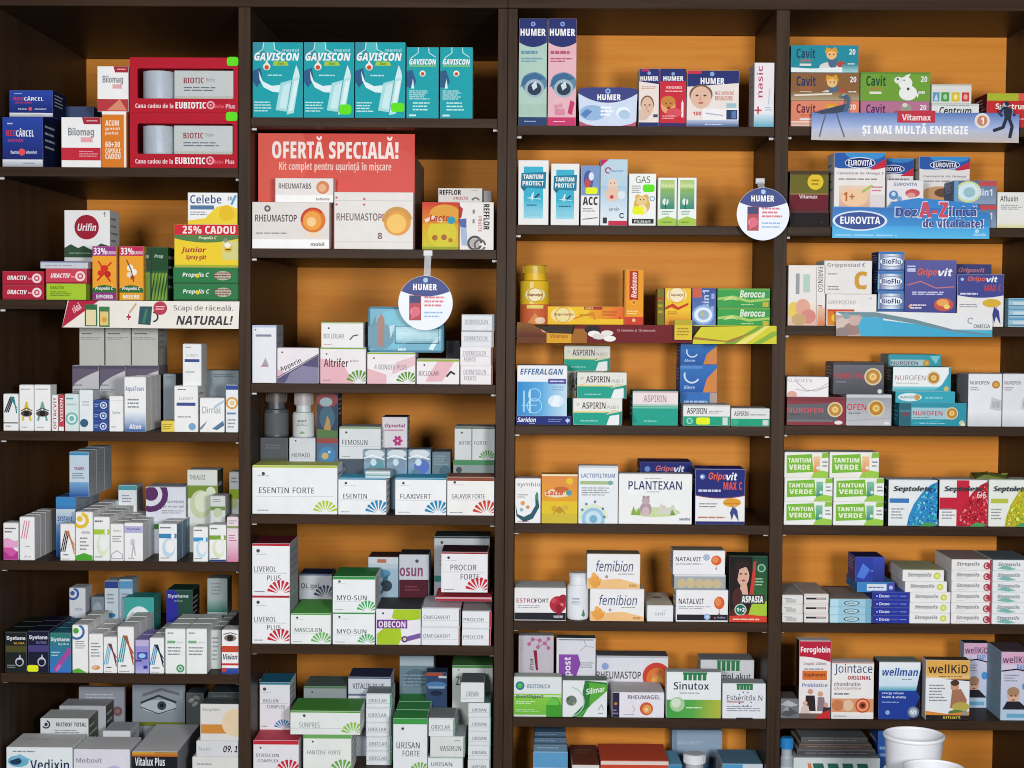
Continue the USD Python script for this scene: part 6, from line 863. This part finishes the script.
SPB = [G(0, 0, 1, 1, '8AA0B8', '5A6A8A'), E(.34, .52, .3, .46, 'C8D890'), E(.34, .52, .24, .38, 'D0E4EC'), E(.36, .5, .14, .22, '9AC0C8'), T('3in1', .56, .36, .9, .66, 'D8E0EC', 'b'), R(.6, .78, 1, .96, 'C84A4A'), R(.0, 0, .1, 1, '6A9AC0')]
bx(954, 997, 180.5, 'blue grey box with rainbow ring', '6E82A0', SPB, d=.07, k='v', n=2, yf=.01)
bx(997.5, 1031, 192, 'white box with dark title, right end', 'E6E4DE', [T('Afluxin', .08, .74, .62, .9, '4A4E58', 'm'), S(.1, .5, .8, .66, 3), G(0, 0, 1, .16, 'D8D890', 'E6E4DE')], d=.08, k='v', yf=.01)
sign([(832.5, 206.5), (888, 207.5), (893, 202), (918, 198), (950, 201), (978, 204), (979, 212), (989.5, 213), (989, 239), (832, 238)], 'bright blue banner with white oval emblem', [G(0, 0, 1, .75, '3EA2DC', '2A6EB8'), G(0, 0, 1, .3, '58B8E4', '3EA2DC'), E(.175, .43, .175, .25, 'D8E4F0'), E(.175, .43, .16, .215, '2A4890'), T('EUROVITA', .05, .35, .305, .53, 'F2F4F8', 'b'), T('Doz', .395, .52, .545, .78, 'E4E8F2', 'x'), T('A-Z', .545, .5, .74, .92, 'E4E8F2', 'x'), T('ilnică', .735, .54, .92, .82, 'E4E8F2', 'x'), T('Doz', .4, .54, .54, .76, '3A4684', 'd'), T('A-Z', .55, .52, .735, .9, 'C8465A', 'd'), T('ilnică', .74, .56, .915, .8, '3A4684', 'd'),
   T('de vitalitate!', .57, .26, .965, .5, 'E8ECF4', 'x'), T('de vitalitate!', .575, .275, .96, .485, '4A4A88', 'd'), T('eurovita', .9, .07, .975, .15, 'C8E0F0', 'c'), S(.02, .05, .46, .1, 1, 'B8DCF0'), D(.92, .19, .05, 'B8D8F0')], '2E80C8', yf=-.009)

cell('D3')
bx(788.5, 826, 265, 'white box with upright name, fruit foot', 'EAE4E0', [T('FARINGO', .8, .56, .93, .97, '5A585E', 'n', -90), T('PIRINE', .8, .06, .92, .34, 'C85A4A', 'c', -90), G(0, 0, .8, .4, 'E0B8A0', 'EDE4D8'), E(.15, .25, .16, .14, 'E6C860'), E(.4, .3, .2, .14, 'E0A890'), E(.55, .15, .2, .12, 'D88A80'), E(.3, .1, .2, .1, 'C8A878'), R(.2, .52, .3, .86, '9AA0A4'), R(.4, .55, .58, .85, 'B4D0C0'), SW('6A6A6E', (.76, .02), (.76, .98), t=.006), G(.8, 0, 1, .3, 'D87A4A', 'E8C0A8')], d=.08)
bx(826.5, 877, 294, 'wide white box with small fire picture', 'E8E4E0', [T('GRIPPOSTAD', .03, .68, .58, .8, '9A989C', 'n'), G(.02, .02, .56, .52, 'D8902A', 'D86A2A'), E(.3, .25, .2, .18, 'EBC24A'), R(.02, .46, .56, .52, 'C8482A'), T('R', .86, .82, .9, .9, '9A989C', 'n')], d=.08, key='gri')
bx(824, 872.5, 260.5, 'white box with large golden letter', 'E6E2DE', [T('Grippostad C', .07, .78, .86, .93, '8A8488', 'm'), T('C', .64, .14, .9, .68, 'D09A3A', 'x'), S(.08, .56, .34, .64, 1), S(.08, .1, .4, .26, 2), R(0, .0, .02, 1, 'C8C4C0'), D(.82, .88, .02, '8A8488')], d=.08, on='gri')
BFL = [G(0, 0, .5, 1, '1E3C86', 'E4ECF4', 0), G(.5, 0, 1, 1, 'E4ECF4', '1E3C86', 0), R(0, .0, .06, 1, '9AC0D4'), R(.94, 0, 1, 1, '4A90C0'), R(0, .88, 1, 1, '3E78B8'), R(0, .0, 1, .1, '2A5AA0'), E(.5, .5, .46, .26, '5A6A9A'), E(.5, .5, .44, .23, 'E8EEF6'), T('BioFlu', .14, .38, .86, .64, '34406E', 'b')]
bx(878.5, 904.8, 251.5, 'blue white roll box with oval badge', '8AA8CC', BFL, d=.06, n=3, yb=311, yf=.012, side='1E3C7A', key='bfl', top='20305A')
bx(878.5, 904.8, 311.2, 'lowest blue white roll box behind banner', '6A8ABC', BFL, d=.06, yf=.012)
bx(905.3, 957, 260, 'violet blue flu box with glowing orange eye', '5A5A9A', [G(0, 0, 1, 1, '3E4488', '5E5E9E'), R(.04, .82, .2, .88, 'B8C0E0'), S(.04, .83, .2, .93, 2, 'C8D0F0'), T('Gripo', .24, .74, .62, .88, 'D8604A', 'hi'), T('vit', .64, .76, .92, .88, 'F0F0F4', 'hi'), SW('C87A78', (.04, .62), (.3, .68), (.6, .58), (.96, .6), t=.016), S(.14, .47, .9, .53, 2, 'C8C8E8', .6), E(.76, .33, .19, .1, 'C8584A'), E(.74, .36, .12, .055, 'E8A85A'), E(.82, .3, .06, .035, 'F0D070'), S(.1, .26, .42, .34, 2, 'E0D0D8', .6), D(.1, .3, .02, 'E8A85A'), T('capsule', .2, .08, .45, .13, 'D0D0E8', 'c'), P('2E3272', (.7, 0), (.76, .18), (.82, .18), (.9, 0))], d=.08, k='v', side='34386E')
GR3 = [R(0, .6, 1, 1, '43498E'), CURVE(lambda u: .6-.05*(1-(2*u-1)**2), 0, 1, .62, '43498E'), D(.1, .9, .03, 'B8C8E8'), T('Gripo', .22, .84, .6, .96, 'D8604A', 'hi'), T('vit', .62, .85, .86, .96, 'F0F0F4', 'hi'), T('MAX C', .58, .68, .94, .8, 'B84A5A', 'c'), S(.06, .6, .5, .65, 1, 'C8CCE4', .7), S(.05, .36, .5, .44, 2)]
bx(957.5, 1004.5, 274, 'white violet flu box with yellow umbrella', 'E6E2E0', GR3+[E(.74, .45, .2, .08, 'D8B03A'), P('3A4488', (.8, .4), (.76, .24), (.8, .06), (.84, .2), (.94, .04), (.9, .3)), D(.84, .38, .03, 'D8B090')], d=.08, k='v', side='3A3E70')
bx(956.5, 992, 264, 'violet box peeping behind umbrella flu box', '3E4274', [T('Gripovit', .05, .2, .8, .7, 'B8788A', 'hi')], d=.07, k='v', yf=.1, vis=276)
BST = [R(0, .74, 1, .92, '5A9AC0'), R(.2, .3, 1, .6, 'C8D8E0'), SW('3A6A98', (0, .2), (1, .2), t=.1)]
bx(1008.5, 1032, 298, 'small blue white carton by right wall', '9AC4D4', BST, d=.07, n=3)
sign([(836, 311.5), (893, 311.8), (992, 314), (992, 337), (836, 336)], 'white teal banner with swoosh and flower photo', [G(.16, 0, 1, .3, '3AA8CC', '4AB4D0'), CURVE(lambda u: .74-.7*max(0, (u-.12)/.88)**1.35, .12, 1, 0, '38A6CA', 16), P('6A8A94', (0, .98), (.25, .98), (.5, .7), (.75, .3), (1, .1), (1, .05), (.75, .2), (.5, .52), (.25, .78), (.08, .76)), R(0, 0, .16, .86, 'B8A098'), E(.05, .45, .06, .3, 'D0B8B0'), E(.11, .3, .06, .26, '9A7A70'), E(.12, .62, .04, .2, 'C8A8A0'), E(.04, .15, .05, .2, '8A7A78'), D(.065, .82, .13, '7A9AA0'), P('3AA8CC', (.16, 0), (.14, .4), (.17, .8), (.3, .75), (.3, 0)), O(.86, .66, .13, .09, '8A949A', 30, 300), T('OMEGA', .88, .36, .985, .52, '6A747A', 'm'), T('pharma', .885, .22, .98, .32, '8AB0B8', 'c')], 'E4E4E4', yf=-.009)

cell('D4')
NUR = lambda tc, sh=.2, w1=.76, ring='D8C8A0': [T('NUROFEN', .02, .5, w1-.1, .68, tc, 'm'), D(w1+.08, .56, .27, ring), D(w1+.08, .56, .22, 'B8802E'), D(w1+.08, .56, .13, 'D8A848'), O(w1+.08, .56, .09, .06, 'F0D89A')]
bx(787, 846, 397, 'dark red silver pain box at front left', '86162A', [CURVE(lambda u: .74+.06*u, 0, .86, .14, '55555C'), R(.0, .12, .78, .2, '6A6A72'), T('NUROFEN', .0, .44, .62, .62, 'C84A58', 'm'), R(0, .86, 1, 1, '701222'), S(.05, .34, .25, .4, 1, '2A2A30')]+NUR('C84A58', w1=.74)[1:]+[E(.88, .1, .07, .07, 'E4DCDC')], d=.08, mat='gloss', k='t', key='nr')
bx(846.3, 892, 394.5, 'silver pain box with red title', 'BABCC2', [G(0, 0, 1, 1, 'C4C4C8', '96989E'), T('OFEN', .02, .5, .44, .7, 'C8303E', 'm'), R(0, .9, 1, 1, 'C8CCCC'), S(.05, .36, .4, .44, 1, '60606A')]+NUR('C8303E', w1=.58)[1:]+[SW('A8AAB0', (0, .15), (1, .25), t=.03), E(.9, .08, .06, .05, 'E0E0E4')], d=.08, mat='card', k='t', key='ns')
bx(787, 829, 377, 'white pain box with pink swoosh drawing', 'EFEBEB', [T('NUROFEN', .0, .74, .6, .92, 'B8A8B0', 'r'), SW('A8A0A8', (.2, .8), (.45, .35), (.7, .3), (1, .55), t=.035), SW('B8A0A8', (.2, .4), (.5, .28), (.8, .45), (1, .72), t=.03), E(.12, .1, .12, .2, 'E0A89A')], d=.08, on='nr', k='t')
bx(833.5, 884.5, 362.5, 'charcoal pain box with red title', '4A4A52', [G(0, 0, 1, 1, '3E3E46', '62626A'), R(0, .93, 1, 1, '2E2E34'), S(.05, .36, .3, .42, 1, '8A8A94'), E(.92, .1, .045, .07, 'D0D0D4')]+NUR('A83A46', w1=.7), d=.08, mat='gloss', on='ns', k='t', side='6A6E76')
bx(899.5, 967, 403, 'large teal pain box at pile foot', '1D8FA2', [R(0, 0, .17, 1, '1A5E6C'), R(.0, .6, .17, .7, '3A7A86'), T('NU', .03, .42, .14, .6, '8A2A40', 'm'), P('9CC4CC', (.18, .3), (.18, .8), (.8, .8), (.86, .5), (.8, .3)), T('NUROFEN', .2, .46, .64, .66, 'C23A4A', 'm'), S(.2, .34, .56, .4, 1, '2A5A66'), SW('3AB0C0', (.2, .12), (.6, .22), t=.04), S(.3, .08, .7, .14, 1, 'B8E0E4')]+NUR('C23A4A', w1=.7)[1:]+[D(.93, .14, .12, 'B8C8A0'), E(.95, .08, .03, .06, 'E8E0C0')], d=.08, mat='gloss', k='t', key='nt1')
bx(895.5, 955.5, 391.5, 'thin teal box with white capsule badge', '2AA2B4', [E(.24, .5, .2, .36, 'DCE8EA'), T('NUROFEN', .08, .38, .3, .62, '5A6A78', 'm'), D(.36, .5, .26, 'C89A5A'), S(.5, .35, .92, .55, 1, 'A8DCE2')], d=.085, on='nt1', mat='gloss', k='t', key='nt2', sp=False, side='1A4A56')
bx(893, 951.5, 367, 'white teal pain box on thin teal one', 'E8ECEA', [G(0, 0, 1, .2, '2AA2B4', '7ACAD2'), P('2AA2B4', (.7, 0), (.85, .3), (1, .9), (1, 0)), G(.96, 0, 1, 1, '2AA2B4', '2A8A9A'), T('NUROFEN', .04, .46, .56, .66, 'A07A84', 'r'), S(.05, .3, .5, .36, 2)]+NUR('B8606E', w1=.62)[1:]+[D(.92, .12, .1, 'C8B870')], d=.08, on='nt2', mat='gloss', k='t', key='nt3', side='1A4A56', top='2A8A98')
bx(888.5, 941.5, 354.5, 'teal pain box highest, set back', '2C9AAA', [P('A8C8CC', (.04, .12), (.04, .62), (.7, .62), (.78, .4), (.7, .12)), T('NUROFEN', .05, .24, .56, .5, '5A4A60', 'm'), D(.72, .36, .26, 'B8903E'), D(.72, .36, .15, 'D8B04A'), P('7AC8D0', (.78, .9), (.98, .9), (.9, .3))], d=.07, yf=.1, mat='gloss', k='t', yb=378, key='nt4', vis=368)
bx(889, 941, 378.3, 'teal pain box hidden below highest one', '2C9AAA', [S(.1, .4, .8, .6, 2, '7AC8D0')], d=.07, yf=.1, mat='gloss', k='t')
bx(957, 968, 375, 'grey green box sliver behind teal pile', '6E7A78', [S(.1, .3, .9, .8, 4, '8A9694')], d=.06, yf=.1, k='t')
NFO = [T('NUROFEN', .05, .8, .62, .87, '70707A', 'm'), S(.06, .68, .4, .76, 2, '8A8A92'), D(.82, .8, .075, 'B8802E'), D(.82, .8, .045, 'D8A848'), P('C8C8CE', (.64, .34), (.7, .56), (1, .5), (1, .28)), T('UB', .72, .36, .94, .48, 'A8A8B0', 'd'), G(0, 0, 1, .3, 'C8CAD0', 'E8E8EC')]
bx(968.5, 1002.5, 374, 'shiny white box left of its twin', 'E6E6EA', NFO, d=.08, mat='gloss', k='t', side='9A9CA2')  # grey side is shade put into the colour
bx(1003, 1032, 374, 'shiny white box by the right wall', 'E0E0E4', NFO[:2]+NFO[4:], d=.08, mat='gloss', k='t')

cell('D5')
TV_ = lambda orange=0: [P('7AB83A', (.05, .18), (.05, .88), (.62, .94), (.66, .24)), T('TANTUM', .08, .6, .6, .78, 'E6F0D0', 'd'), T('VERDE', .1, .32, .58, .52, 'E6F0D0', 'd'), G(.66, .2, .8, .85, 'E0884A' if orange else '2E8A6A', 'F0C89A' if orange else '8AC4A8'), P('9ACA4A', (.6, 0), (.66, .2), (.82, .3), (1, .24), (1, 0)), P('8ABE3E', (.84, .78), (.86, 1), (1, 1), (1, .8)), S(.86, .4, .98, .7, 2), D(.76, .4, .07, 'D8E8E0')]
bx(784.5, 833, 478, 'left column green white throat box', 'ECEEE8', TV_(), d=0.055, n=2, k='l', key='tv1')
bx(833.8, 884.5, 478, 'right column green white throat box', 'ECEEE8', TV_(), d=0.055, n=2, k='l', key='tv2')
bx(784.5, 829, 452.3, 'green white throat box topping left column', 'ECEAE0', TV_(1), d=0.055, on='tv1', k='l')
bx(829.6, 879.5, 452.3, 'green white throat box topping right column', 'ECEAE0', TV_(1), d=0.055, on='tv2', k='l')
def gems(cols, seed, u0, u1, v1, slope):
    r = random.Random(seed); out = []
    for i in range(190):
        u = u0+(u1-u0)*r.random(); v = .04+(v1-.04)*r.random()
        if v > slope(u): continue
        a0 = r.random()*6; q = .014+.02*r.random(); out.append(P(r.choice(cols), *[(u+q*math.cos(a0+k*1.571), v+q*1.1*math.sin(a0+k*1.571)) for k in range(4)]))
    return out
SEP = lambda bar, cols, seed: [bar, S(.06, .14, .34, .4, 4), P(cols[0], (.38, 0), (.42, .22), (.52, .48), (.68, .72), (.86, .9), (1, .97), (1, 0))]+gems(cols, seed, .42, 1, .9, lambda u: .97*min(1, max(0, (u-.37)/.6))**.6)+[P('4A9A5A', (.6, 0), (.75, .1), (.96, .06), (.9, 0)), T('Septolete', .08, .73, .88, .88, '2E3E44', 'bi')]
bx(888.7, 938, 480, 'white lozenge box with blue sparkle wing', 'E6EAE8', SEP(R(.02, .5, .42, .6, '3A78B8'), ['2A8AC0', '3AA8D8', '1E5AA8', '8AD4E8', '3AC0B0'], 3), d=0.055, k='l', side='1E3A3E')
bx(939.5, 988, 480, 'white lozenge box with red cross, sparkles', 'E8E8E6', [R(.36, 0, .62, 1, 'C4203A'), R(0, .36, .7, .62, 'C4203A')]+SEP(R(0, .4, .36, .6, 'C4203A'), ['B81E34', 'E0404A', '8A1424', 'F08A8A', 'D83040'], 5)+[T('6+6', .76, .62, .94, .76, 'E8D8D8', 'b')], d=0.055, k='l', side='1E2A2E')
bx(989, 1032, 480, 'white lozenge box with yellow sparkle wing', 'E8EAE2', SEP(R(.05, .5, .46, .6, 'B8C04A'), ['B8B82A', 'E0D83A', '8AA82A', 'F0EC8A', 'D8A82A'], 7), d=0.06, k='l', key='spy')
def foil_heap():
    r = random.Random(8); a = back(982, 478, .04); z = ITEM['spy'][1]
    o = thing('foil_candy_pack', (a[0]+.012, .04, z)); pp = o.GetPath()
    pts = np.array([(r.uniform(-.03, .03), r.uniform(-.02, .02), r.uniform(0, .011)) for _ in range(46)]+[(sx*.03, sy*.02, 0) for sx in (-1, 1) for sy in (-1, 1)])
    m = trimesh.convex.convex_hull(pts); put(pp, 'foil_wrap', m, 'foil', lin('6E7A3A'))
    for i in range(4):
        q = pts[r.sample(range(46), 9)]*[.3, .4, 1]+[-.022+.015*i, -.008, .0015]; q[:, 2] = np.clip(q[:, 2], .0005, None); put(pp, 'candy', trimesh.convex.convex_hull(q+[0, 0, 0.001]), 'foil', lin('A8B04A' if i % 2 else '4A5A34'))
    tag(o, 'crumpled green foil pack on yellow lozenge box, '+place_words('D5'), 'foil pack')
foil_heap()

cell('D6')
bx(782, 803.3, 595, 'white carton with faint barcode', 'E0DEDA', [S(.1, .5, .5, .7, 1), *[R(.2+.05*i, .15, .22+.05*i, .55, '8A8A8E') for i in range(10)]], d=.13, n=3, k='l', top='8A8680')
bx(804, 829, 594, 'white carton with black title bar', 'E2DEDC', [R(.08, .42, .9, .62, '2A2A2E'), R(.5, .46, .88, .58, 'C8B0A8'), R(0, .8, 1, .86, 'D0B8B0')], d=.13, n=3, k='l', top='9A8C84')
bx(830, 872, 599, 'pale blue carton with dark oval badge', '9CCBDC', [E(.52, .48, .19, .32, '3A4A54'), E(.52, .48, .16, .24, 'B8D8E4'), S(.42, .36, .62, .6, 1, '3A4A54'), R(0, 0, .2, 1, 'B8DCE8'), R(.85, 0, 1, 1, '78AEC8')], d=.13, n=3, k='l', top='7A7268')
DOC = [D(.12, .46, .1, 'C8D0E8'), T('Doxo', .18, .3, .46, .68, 'D8DCF0', 'b'), T('sept', .48, .34, .7, .62, '5A6AC0', 'b'), S(.74, .36, .96, .6, 1, '8A98D8')]
bx(872.5, 909.5, 592, 'dark blue carton with pale small title', '23339A', DOC, d=.12, n=4, k='l', top='2A3A8A')
bx(857, 895, 582.5, 'blue white flat box across dark carton', '3A86C4', [R(.26, .15, .78, .85, 'D8E0E8'), S(.3, .35, .74, .65, 1, '6A7A98'), R(.8, 0, 1, 1, '4A4AA8'), D(.9, .5, .2, 'B8C0E0')], d=.1, k='l', yb=592.3, yf=.02, key='bwf', sp=False)
bx(831, 871.5, 593, 'slate carton hidden under glossy blue box', '54606E', [S(.1, .4, .9, .6, 1, '7A8896')], d=.08, k='l', yf=.16)
bx(855.5, 885, 557, 'glossy dark blue box with light diamond', '22389E', [P('4A78D8', (.05, .2), (.25, .75), (.5, .5), (.3, .12)), P('7AA8E8', (.5, .45), (.95, .52), (.7, .38)), G(.6, 0, 1, 1, '1A2A7A', '3048B0')], d=.07, k='l', on='bwf', mat='gloss', yf=.024, top='1A2050')
STR = lambda col, kind: [T('Strepsils', .12, .32, .7, .78, '444A54', 'mi')]+([D(.83, .5, .3, 'C8D040'), D(.83, .5, .18, 'E4E48A')] if kind == 0 else [R(.95, 0, 1, 1, col), D(.88, .42, .34, 'A83A4A'), O(.88, .42, .22, .1, 'E0C0C4', 90, 300), S(.1, .16, .4, .24, 1, 'C88A90')] if kind == 1 else [P('7AB8B0', (.1, .2), (.3, .5), (.6, .15), (.4, .05)), D(.9, .4, .3, '4A9AC8')])
bx(910, 951, 592, 'white lozenge box with yellow disc', 'ECEBE8', STR('', 0), d=.12, n=3, k='l', key='st1', top='8A8480')
bx(905, 947.5, 581.5, 'white lemon lozenge box shifted left, lower', 'ECEBE8', STR('', 0), d=.115, k='l', on='st1', key='st2', yf=.004, top='8A8C80', sp=False)
bx(902.5, 944.5, 570, 'white lemon lozenge box shifted left, highest', 'ECEBE8', STR('', 0), d=.115, k='l', on='st2', yf=.004, top='9A9A78', sp=False)
bx(951.6, 992.3, 559.5, 'white lozenge box with crimson swirl', 'ECEAE8', STR('A83A4A', 1), d=.12, n=6, k='l', top='8E7A74')
bx(993, 1033, 560, 'white lozenge box with sea green leaf', 'E8EAEA', STR('', 2), d=.12, n=6, k='l', top='5A6468')

cell('D7')
bx(780.5, 798.5, 699, 'small crinkled silver box at left end', '8E9298', [P('D8DCE0', (.0, .7), (.4, .95), (1, .7), (.6, .6)), P('6A6E74', (.0, .2), (.5, .55), (1, .3), (.5, .1)), P('B8BCC2', (.1, .4), (.4, .7), (.5, .4))], d=.06, mat='foil', k='s')
bx(799.5, 831.5, 641, 'tall white box, red top, family photo', 'EAE4E4', [R(0, .8, 1, 1, 'B81E3A'), CURVE(lambda u: .8-.035*u**2*2, 0, 1, .82, 'B81E3A'), T('Feroglobin', .04, .83, .97, .93, 'F4EEF0', 'b'), T('Liquid 200ml', .14, .68, .85, .73, '8A8088', 'c'), S(.15, .62, .85, .66, 1), R(.1, .5, .88, .62, 'D8702E'), T('Supliment', .16, .53, .82, .59, '6A2A20', 'b'), T('Prebiotice', .1, .41, .9, .46, '5A78B0', 'c'), D(.36, .35, .035, 'C89A80'), P('2A2226', (.2, .1), (.22, .3), (.5, .3), (.54, .1)), D(.68, .32, .035, 'D0A488'), P('8A7A80', (.58, .1), (.6, .28), (.8, .28), (.86, .1)), D(.2, .2, .03, 'D8B098'), P('D8C0B8', (.05, .06), (.1, .17), (.3, .17), (.36, .06)), D(.86, .18, .03, 'C8A088'), P('3A2E34', (.74, .06), (.78, .15), (1, .15), (1, .06)), R(0, 0, 1, .07, '6A5A50'), P('C82A2E', (.5, 0), (.75, .08), (1, .12), (1, 0))], d=0.035, k='s', side='3A1A20')
bx(831.8, 874.5, 662, 'white box, navy title, orange ring', 'ECE8E6', [T('Jointace', .06, .77, .96, .97, '35567E', 'r'), T('ORIGINAL', .38, .69, .93, .76, 'A83A4A', 'd'), T('chondroitin', .06, .58, .68, .65, '5A5A62', 'm'), T('glucosamine', .06, .5, .7, .57, 'A8908A', 'm'), S(.06, .4, .6, .48, 1), R(0, .12, 1, .36, 'D89A70'), E(.15, .24, .14, .1, 'C87A50'), E(.4, .24, .12, .1, 'E4C0A0'), D(.74, .24, .13, 'C8502A'), O(.74, .24, .1, .07, 'E8A880'), D(.74, .24, .04, '4A2418'), R(0, 0, 1, .1, 'E8E4E2'), S(.05, .03, .5, .07, 1), R(0, .98, 1, 1, 'A84A3A')], d=0.03, k='s')
bx(879, 921, 662, 'navy white box with blue slanted title', '1E3C96', [G(0, .56, 1, 1, 'C8E0EC', 'E4EAEE'), R(0, .9, 1, 1, 'E8ECEE'), G(0, .5, 1, .58, '3A9AB8', 'B0D4E0'), T('wellman', .08, .76, .94, .9, '2A4A9A', 'bi'), S(.55, .68, .9, .72, 1), T('energy release', .08, .43, .6, .48, 'C8D8F0', 'c'), T('health & vitality', .08, .36, .66, .41, 'D8E4F4', 'c'), S(.08, .28, .55, .32, 1, '8AA8D8'), P('14142A', (1, .4), (.75, 0), (1, 0)), D(.22, .12, .04, '8AA8D8'), D(.84, .13, .1, '6A7A98'), D(.84, .13, .07, 'A8B4C4'), T('N1', .78, .1, .9, .16, 'F0F2F6', 'b'), P('14142A', (.9, .5), (1, .9), (1, .4))], d=0.05, k='s', top='6A7468', side='14182A')
bx(926, 970.5, 660, 'yellow white box, dark title, child picture', 'E6E8EA', [P('E0A850', (0, .72), (0, 1), (1, 1), (1, .66)), G(0, .7, 1, .78, 'E8C88A', 'E0A850'), T('wellKiD', .05, .78, .95, .93, '2A2A2E', 'm'), S(.3, .7, .9, .75, 1, 'A87A3A'), CURVE(lambda u: .7-.05*u, 0, 1, .68, '3A2A26'), S(.08, .3, .5, .6, 6), D(.66, .55, .07, 'C89878'), P('A87058', (.56, .2), (.6, .5), (.8, .52), (.94, .34), (.9, .16)), E(.66, .62, .1, .05, '4A3428'), E(.8, .22, .2, .08, 'B8A850'), E(.7, .12, .18, .05, '5A7A3A'), R(0, .0, 1, .1, '2A2220'), CURVE(lambda u: .1+.05*abs(2*u-1), 0, 1, .06, 'D88A3A'), R(0, 0, 1, .08, '241E1E'), D(.9, .12, .045, '8A9498'), T('smart', .4, .02, .8, .07, 'C8B85A', 'c')], d=0.03, k='s', top='4A3A24')
WKB = [G(0, .0, 1, 1, 'B4CCE0', 'D8C8DC'), R(0, .82, 1, 1, 'D8A8C4'), T('wellKiD', .04, .84, .92, .94, '4A3A58', 'm'), T('BABY', .5, .74, .86, .82, '5A88C0', 'h'), SW('2A2030', (0, .72), (.5, .75), (1, .7), t=.02), S(.1, .56, .6, .68, 3), E(.4, .36, .2, .1, 'D8AE94'), E(.4, .42, .2, .07, 'A88468'), D(.33, .36, .012, '2A2020'), D(.48, .36, .012, '2A2020'), E(.4, .3, .06, .012, 'A8584A'), P('22202A', (.05, .16), (.2, .28), (.6, .28), (.9, .16)), E(.8, .5, .12, .06, '4A90D0'), R(.2, .04, .8, .1, '6AA8C8')]
bx(964, 990.5, 643, 'lilac blue baby box standing behind', 'B0C4D8', WKB, d=0.03, yf=.1, k='s', top='2E3238')
bx(1001.5, 1033, 652, 'pink blue baby box near right edge', 'C8D4E0', WKB, d=.09, k='s', side='8AA8BC', top='4A3E44')
bx(905, 921.5, 717.5, 'flat silver strip in front of navy box', 'C8CCD0', [S(.1, .3, .9, .7, 1)], d=.012, yf=-.008, yb=720.4, k='s', mat='foil', sp=False) if 0 else None

cell('D8')
bx(793.5, 880.5, 758, 'wide white box with green slanted stripes', 'D4DCDA', [T('Ost', .02, .4, .16, .75, '3A5A7A', 'r'), *[P('2A6A5A', (.3+.17*i, .3), (.22+.17*i, .9), (.34+.17*i, .9), (.44+.17*i, .3)) for i in range(4)], P('D8804A', (.2, .5), (.16, .9), (.2, .9), (.26, .5))], d=.1, k='s', key='ost', top='7A7E80', tart=[R(.05, .3, .95, .34, '9A9EA0'), R(.05, .6, .95, .64, '5A5E62')])
bx(797, 876, 750.5, 'lower flat dark box of the left pile', '4A4A4E', [S(.1, .3, .9, .7, 1, '7A7A7E')], d=.1, yf=.02, on='ost', key='os2', top='6A6A6A', k='s', sp=False)
bx(799, 872, 744.5, 'middle flat brown grey box of the pile', '5E5048', [S(.1, .3, .9, .7, 1, '8A7A70')], d=.1, yf=.03, on='os2', key='os3', top='6A5E58', k='s', sp=False)
bx(801, 868, 738, 'upper flat grey box of the pile', '56585A', [S(.1, .3, .9, .7, 1, '8A8E90')], d=.1, yf=.04, on='os3', key='os4', top='585A5C', k='s', sp=False)
bx(878, 895, 731, 'bright blue box behind the white cup', '2A5AA8', [T('O', .3, .3, .8, .5, 'E0E8F4', 'b'), S(.1, .6, .9, .8, 2, '8AA8D8')], d=.08, yf=.09, k='s', top='1E2E4A')
bottle(780.5, 793.2, 737, 748, 'slim grey bottle with blue cap', 'A8B0B8', '2E86C8', yf=.012, neck=.85, capw=1.0, label=(.1, .8, 'C0C8CC'), arts=[S(.3, .3, .7, .7, 4, '6A7A88')])
# counter in front of the shelves with the two open cups on it
def counter():
    o = thing('counter', (.62, -.62, 0)); pp = o.GetPath()
    put(pp, 'counter_top', slab(-.55, .55, -.25, .25, .75, .78, .002), 'wenge'); put(pp, 'counter_body', slab(-.52, .52, -.22, .22, 0, .7499), 'wenge_v')
    tag(o, 'low dark brown counter in front of the right shelves', 'counter')
counter()
def cup(cx, cy, rpx, y, zb, desc, band=None):
    c = back(cx, cy, y); r = back(cx+rpx, cy, y)[0]-c[0]; h = c[2]-zb
    o = thing('cup', (c[0], y, zb)); pp = o.GetPath(); rb = r*.8
    put(pp, 'cup_body', lathe([(0, 0), (rb, 0), (rb+(r*.94-rb)*.97, h*.97), (r*.94, h-.002), (r*.9, h-.002), (rb*.96, .003), (0, .003)], 56), 'plastic', lin('DCDDE2'), 40)
    t = np.linspace(0, 2*math.pi, 13); put(pp, 'rolled_rim', lathe([(r*.96+.04*r*math.cos(a), h-.002+.0032*math.sin(a)) for a in t], 64), 'plastic', lin('E2E3E7'), 60)
    if band:
        zb_ = band*h; rr = rb+(r*.94-rb)*band; put(pp, 'printed_band', lathe([(rr+.0001, zb_), (rr+.0006, zb_), (rr+.0008, zb_+.006), (rr+.0003, zb_+.006), (rr+.0001, zb_)], 56), 'card', lin('5A4A9A'), 40)
    tag(o, desc, 'cup')
cup(914, 734.5, 30.5, -.41, .78, 'open white cup with rolled rim in front of the right shelves')
cup(934, 768, 31, -.52, .78, 'nearer white cup cut by the lower picture edge')
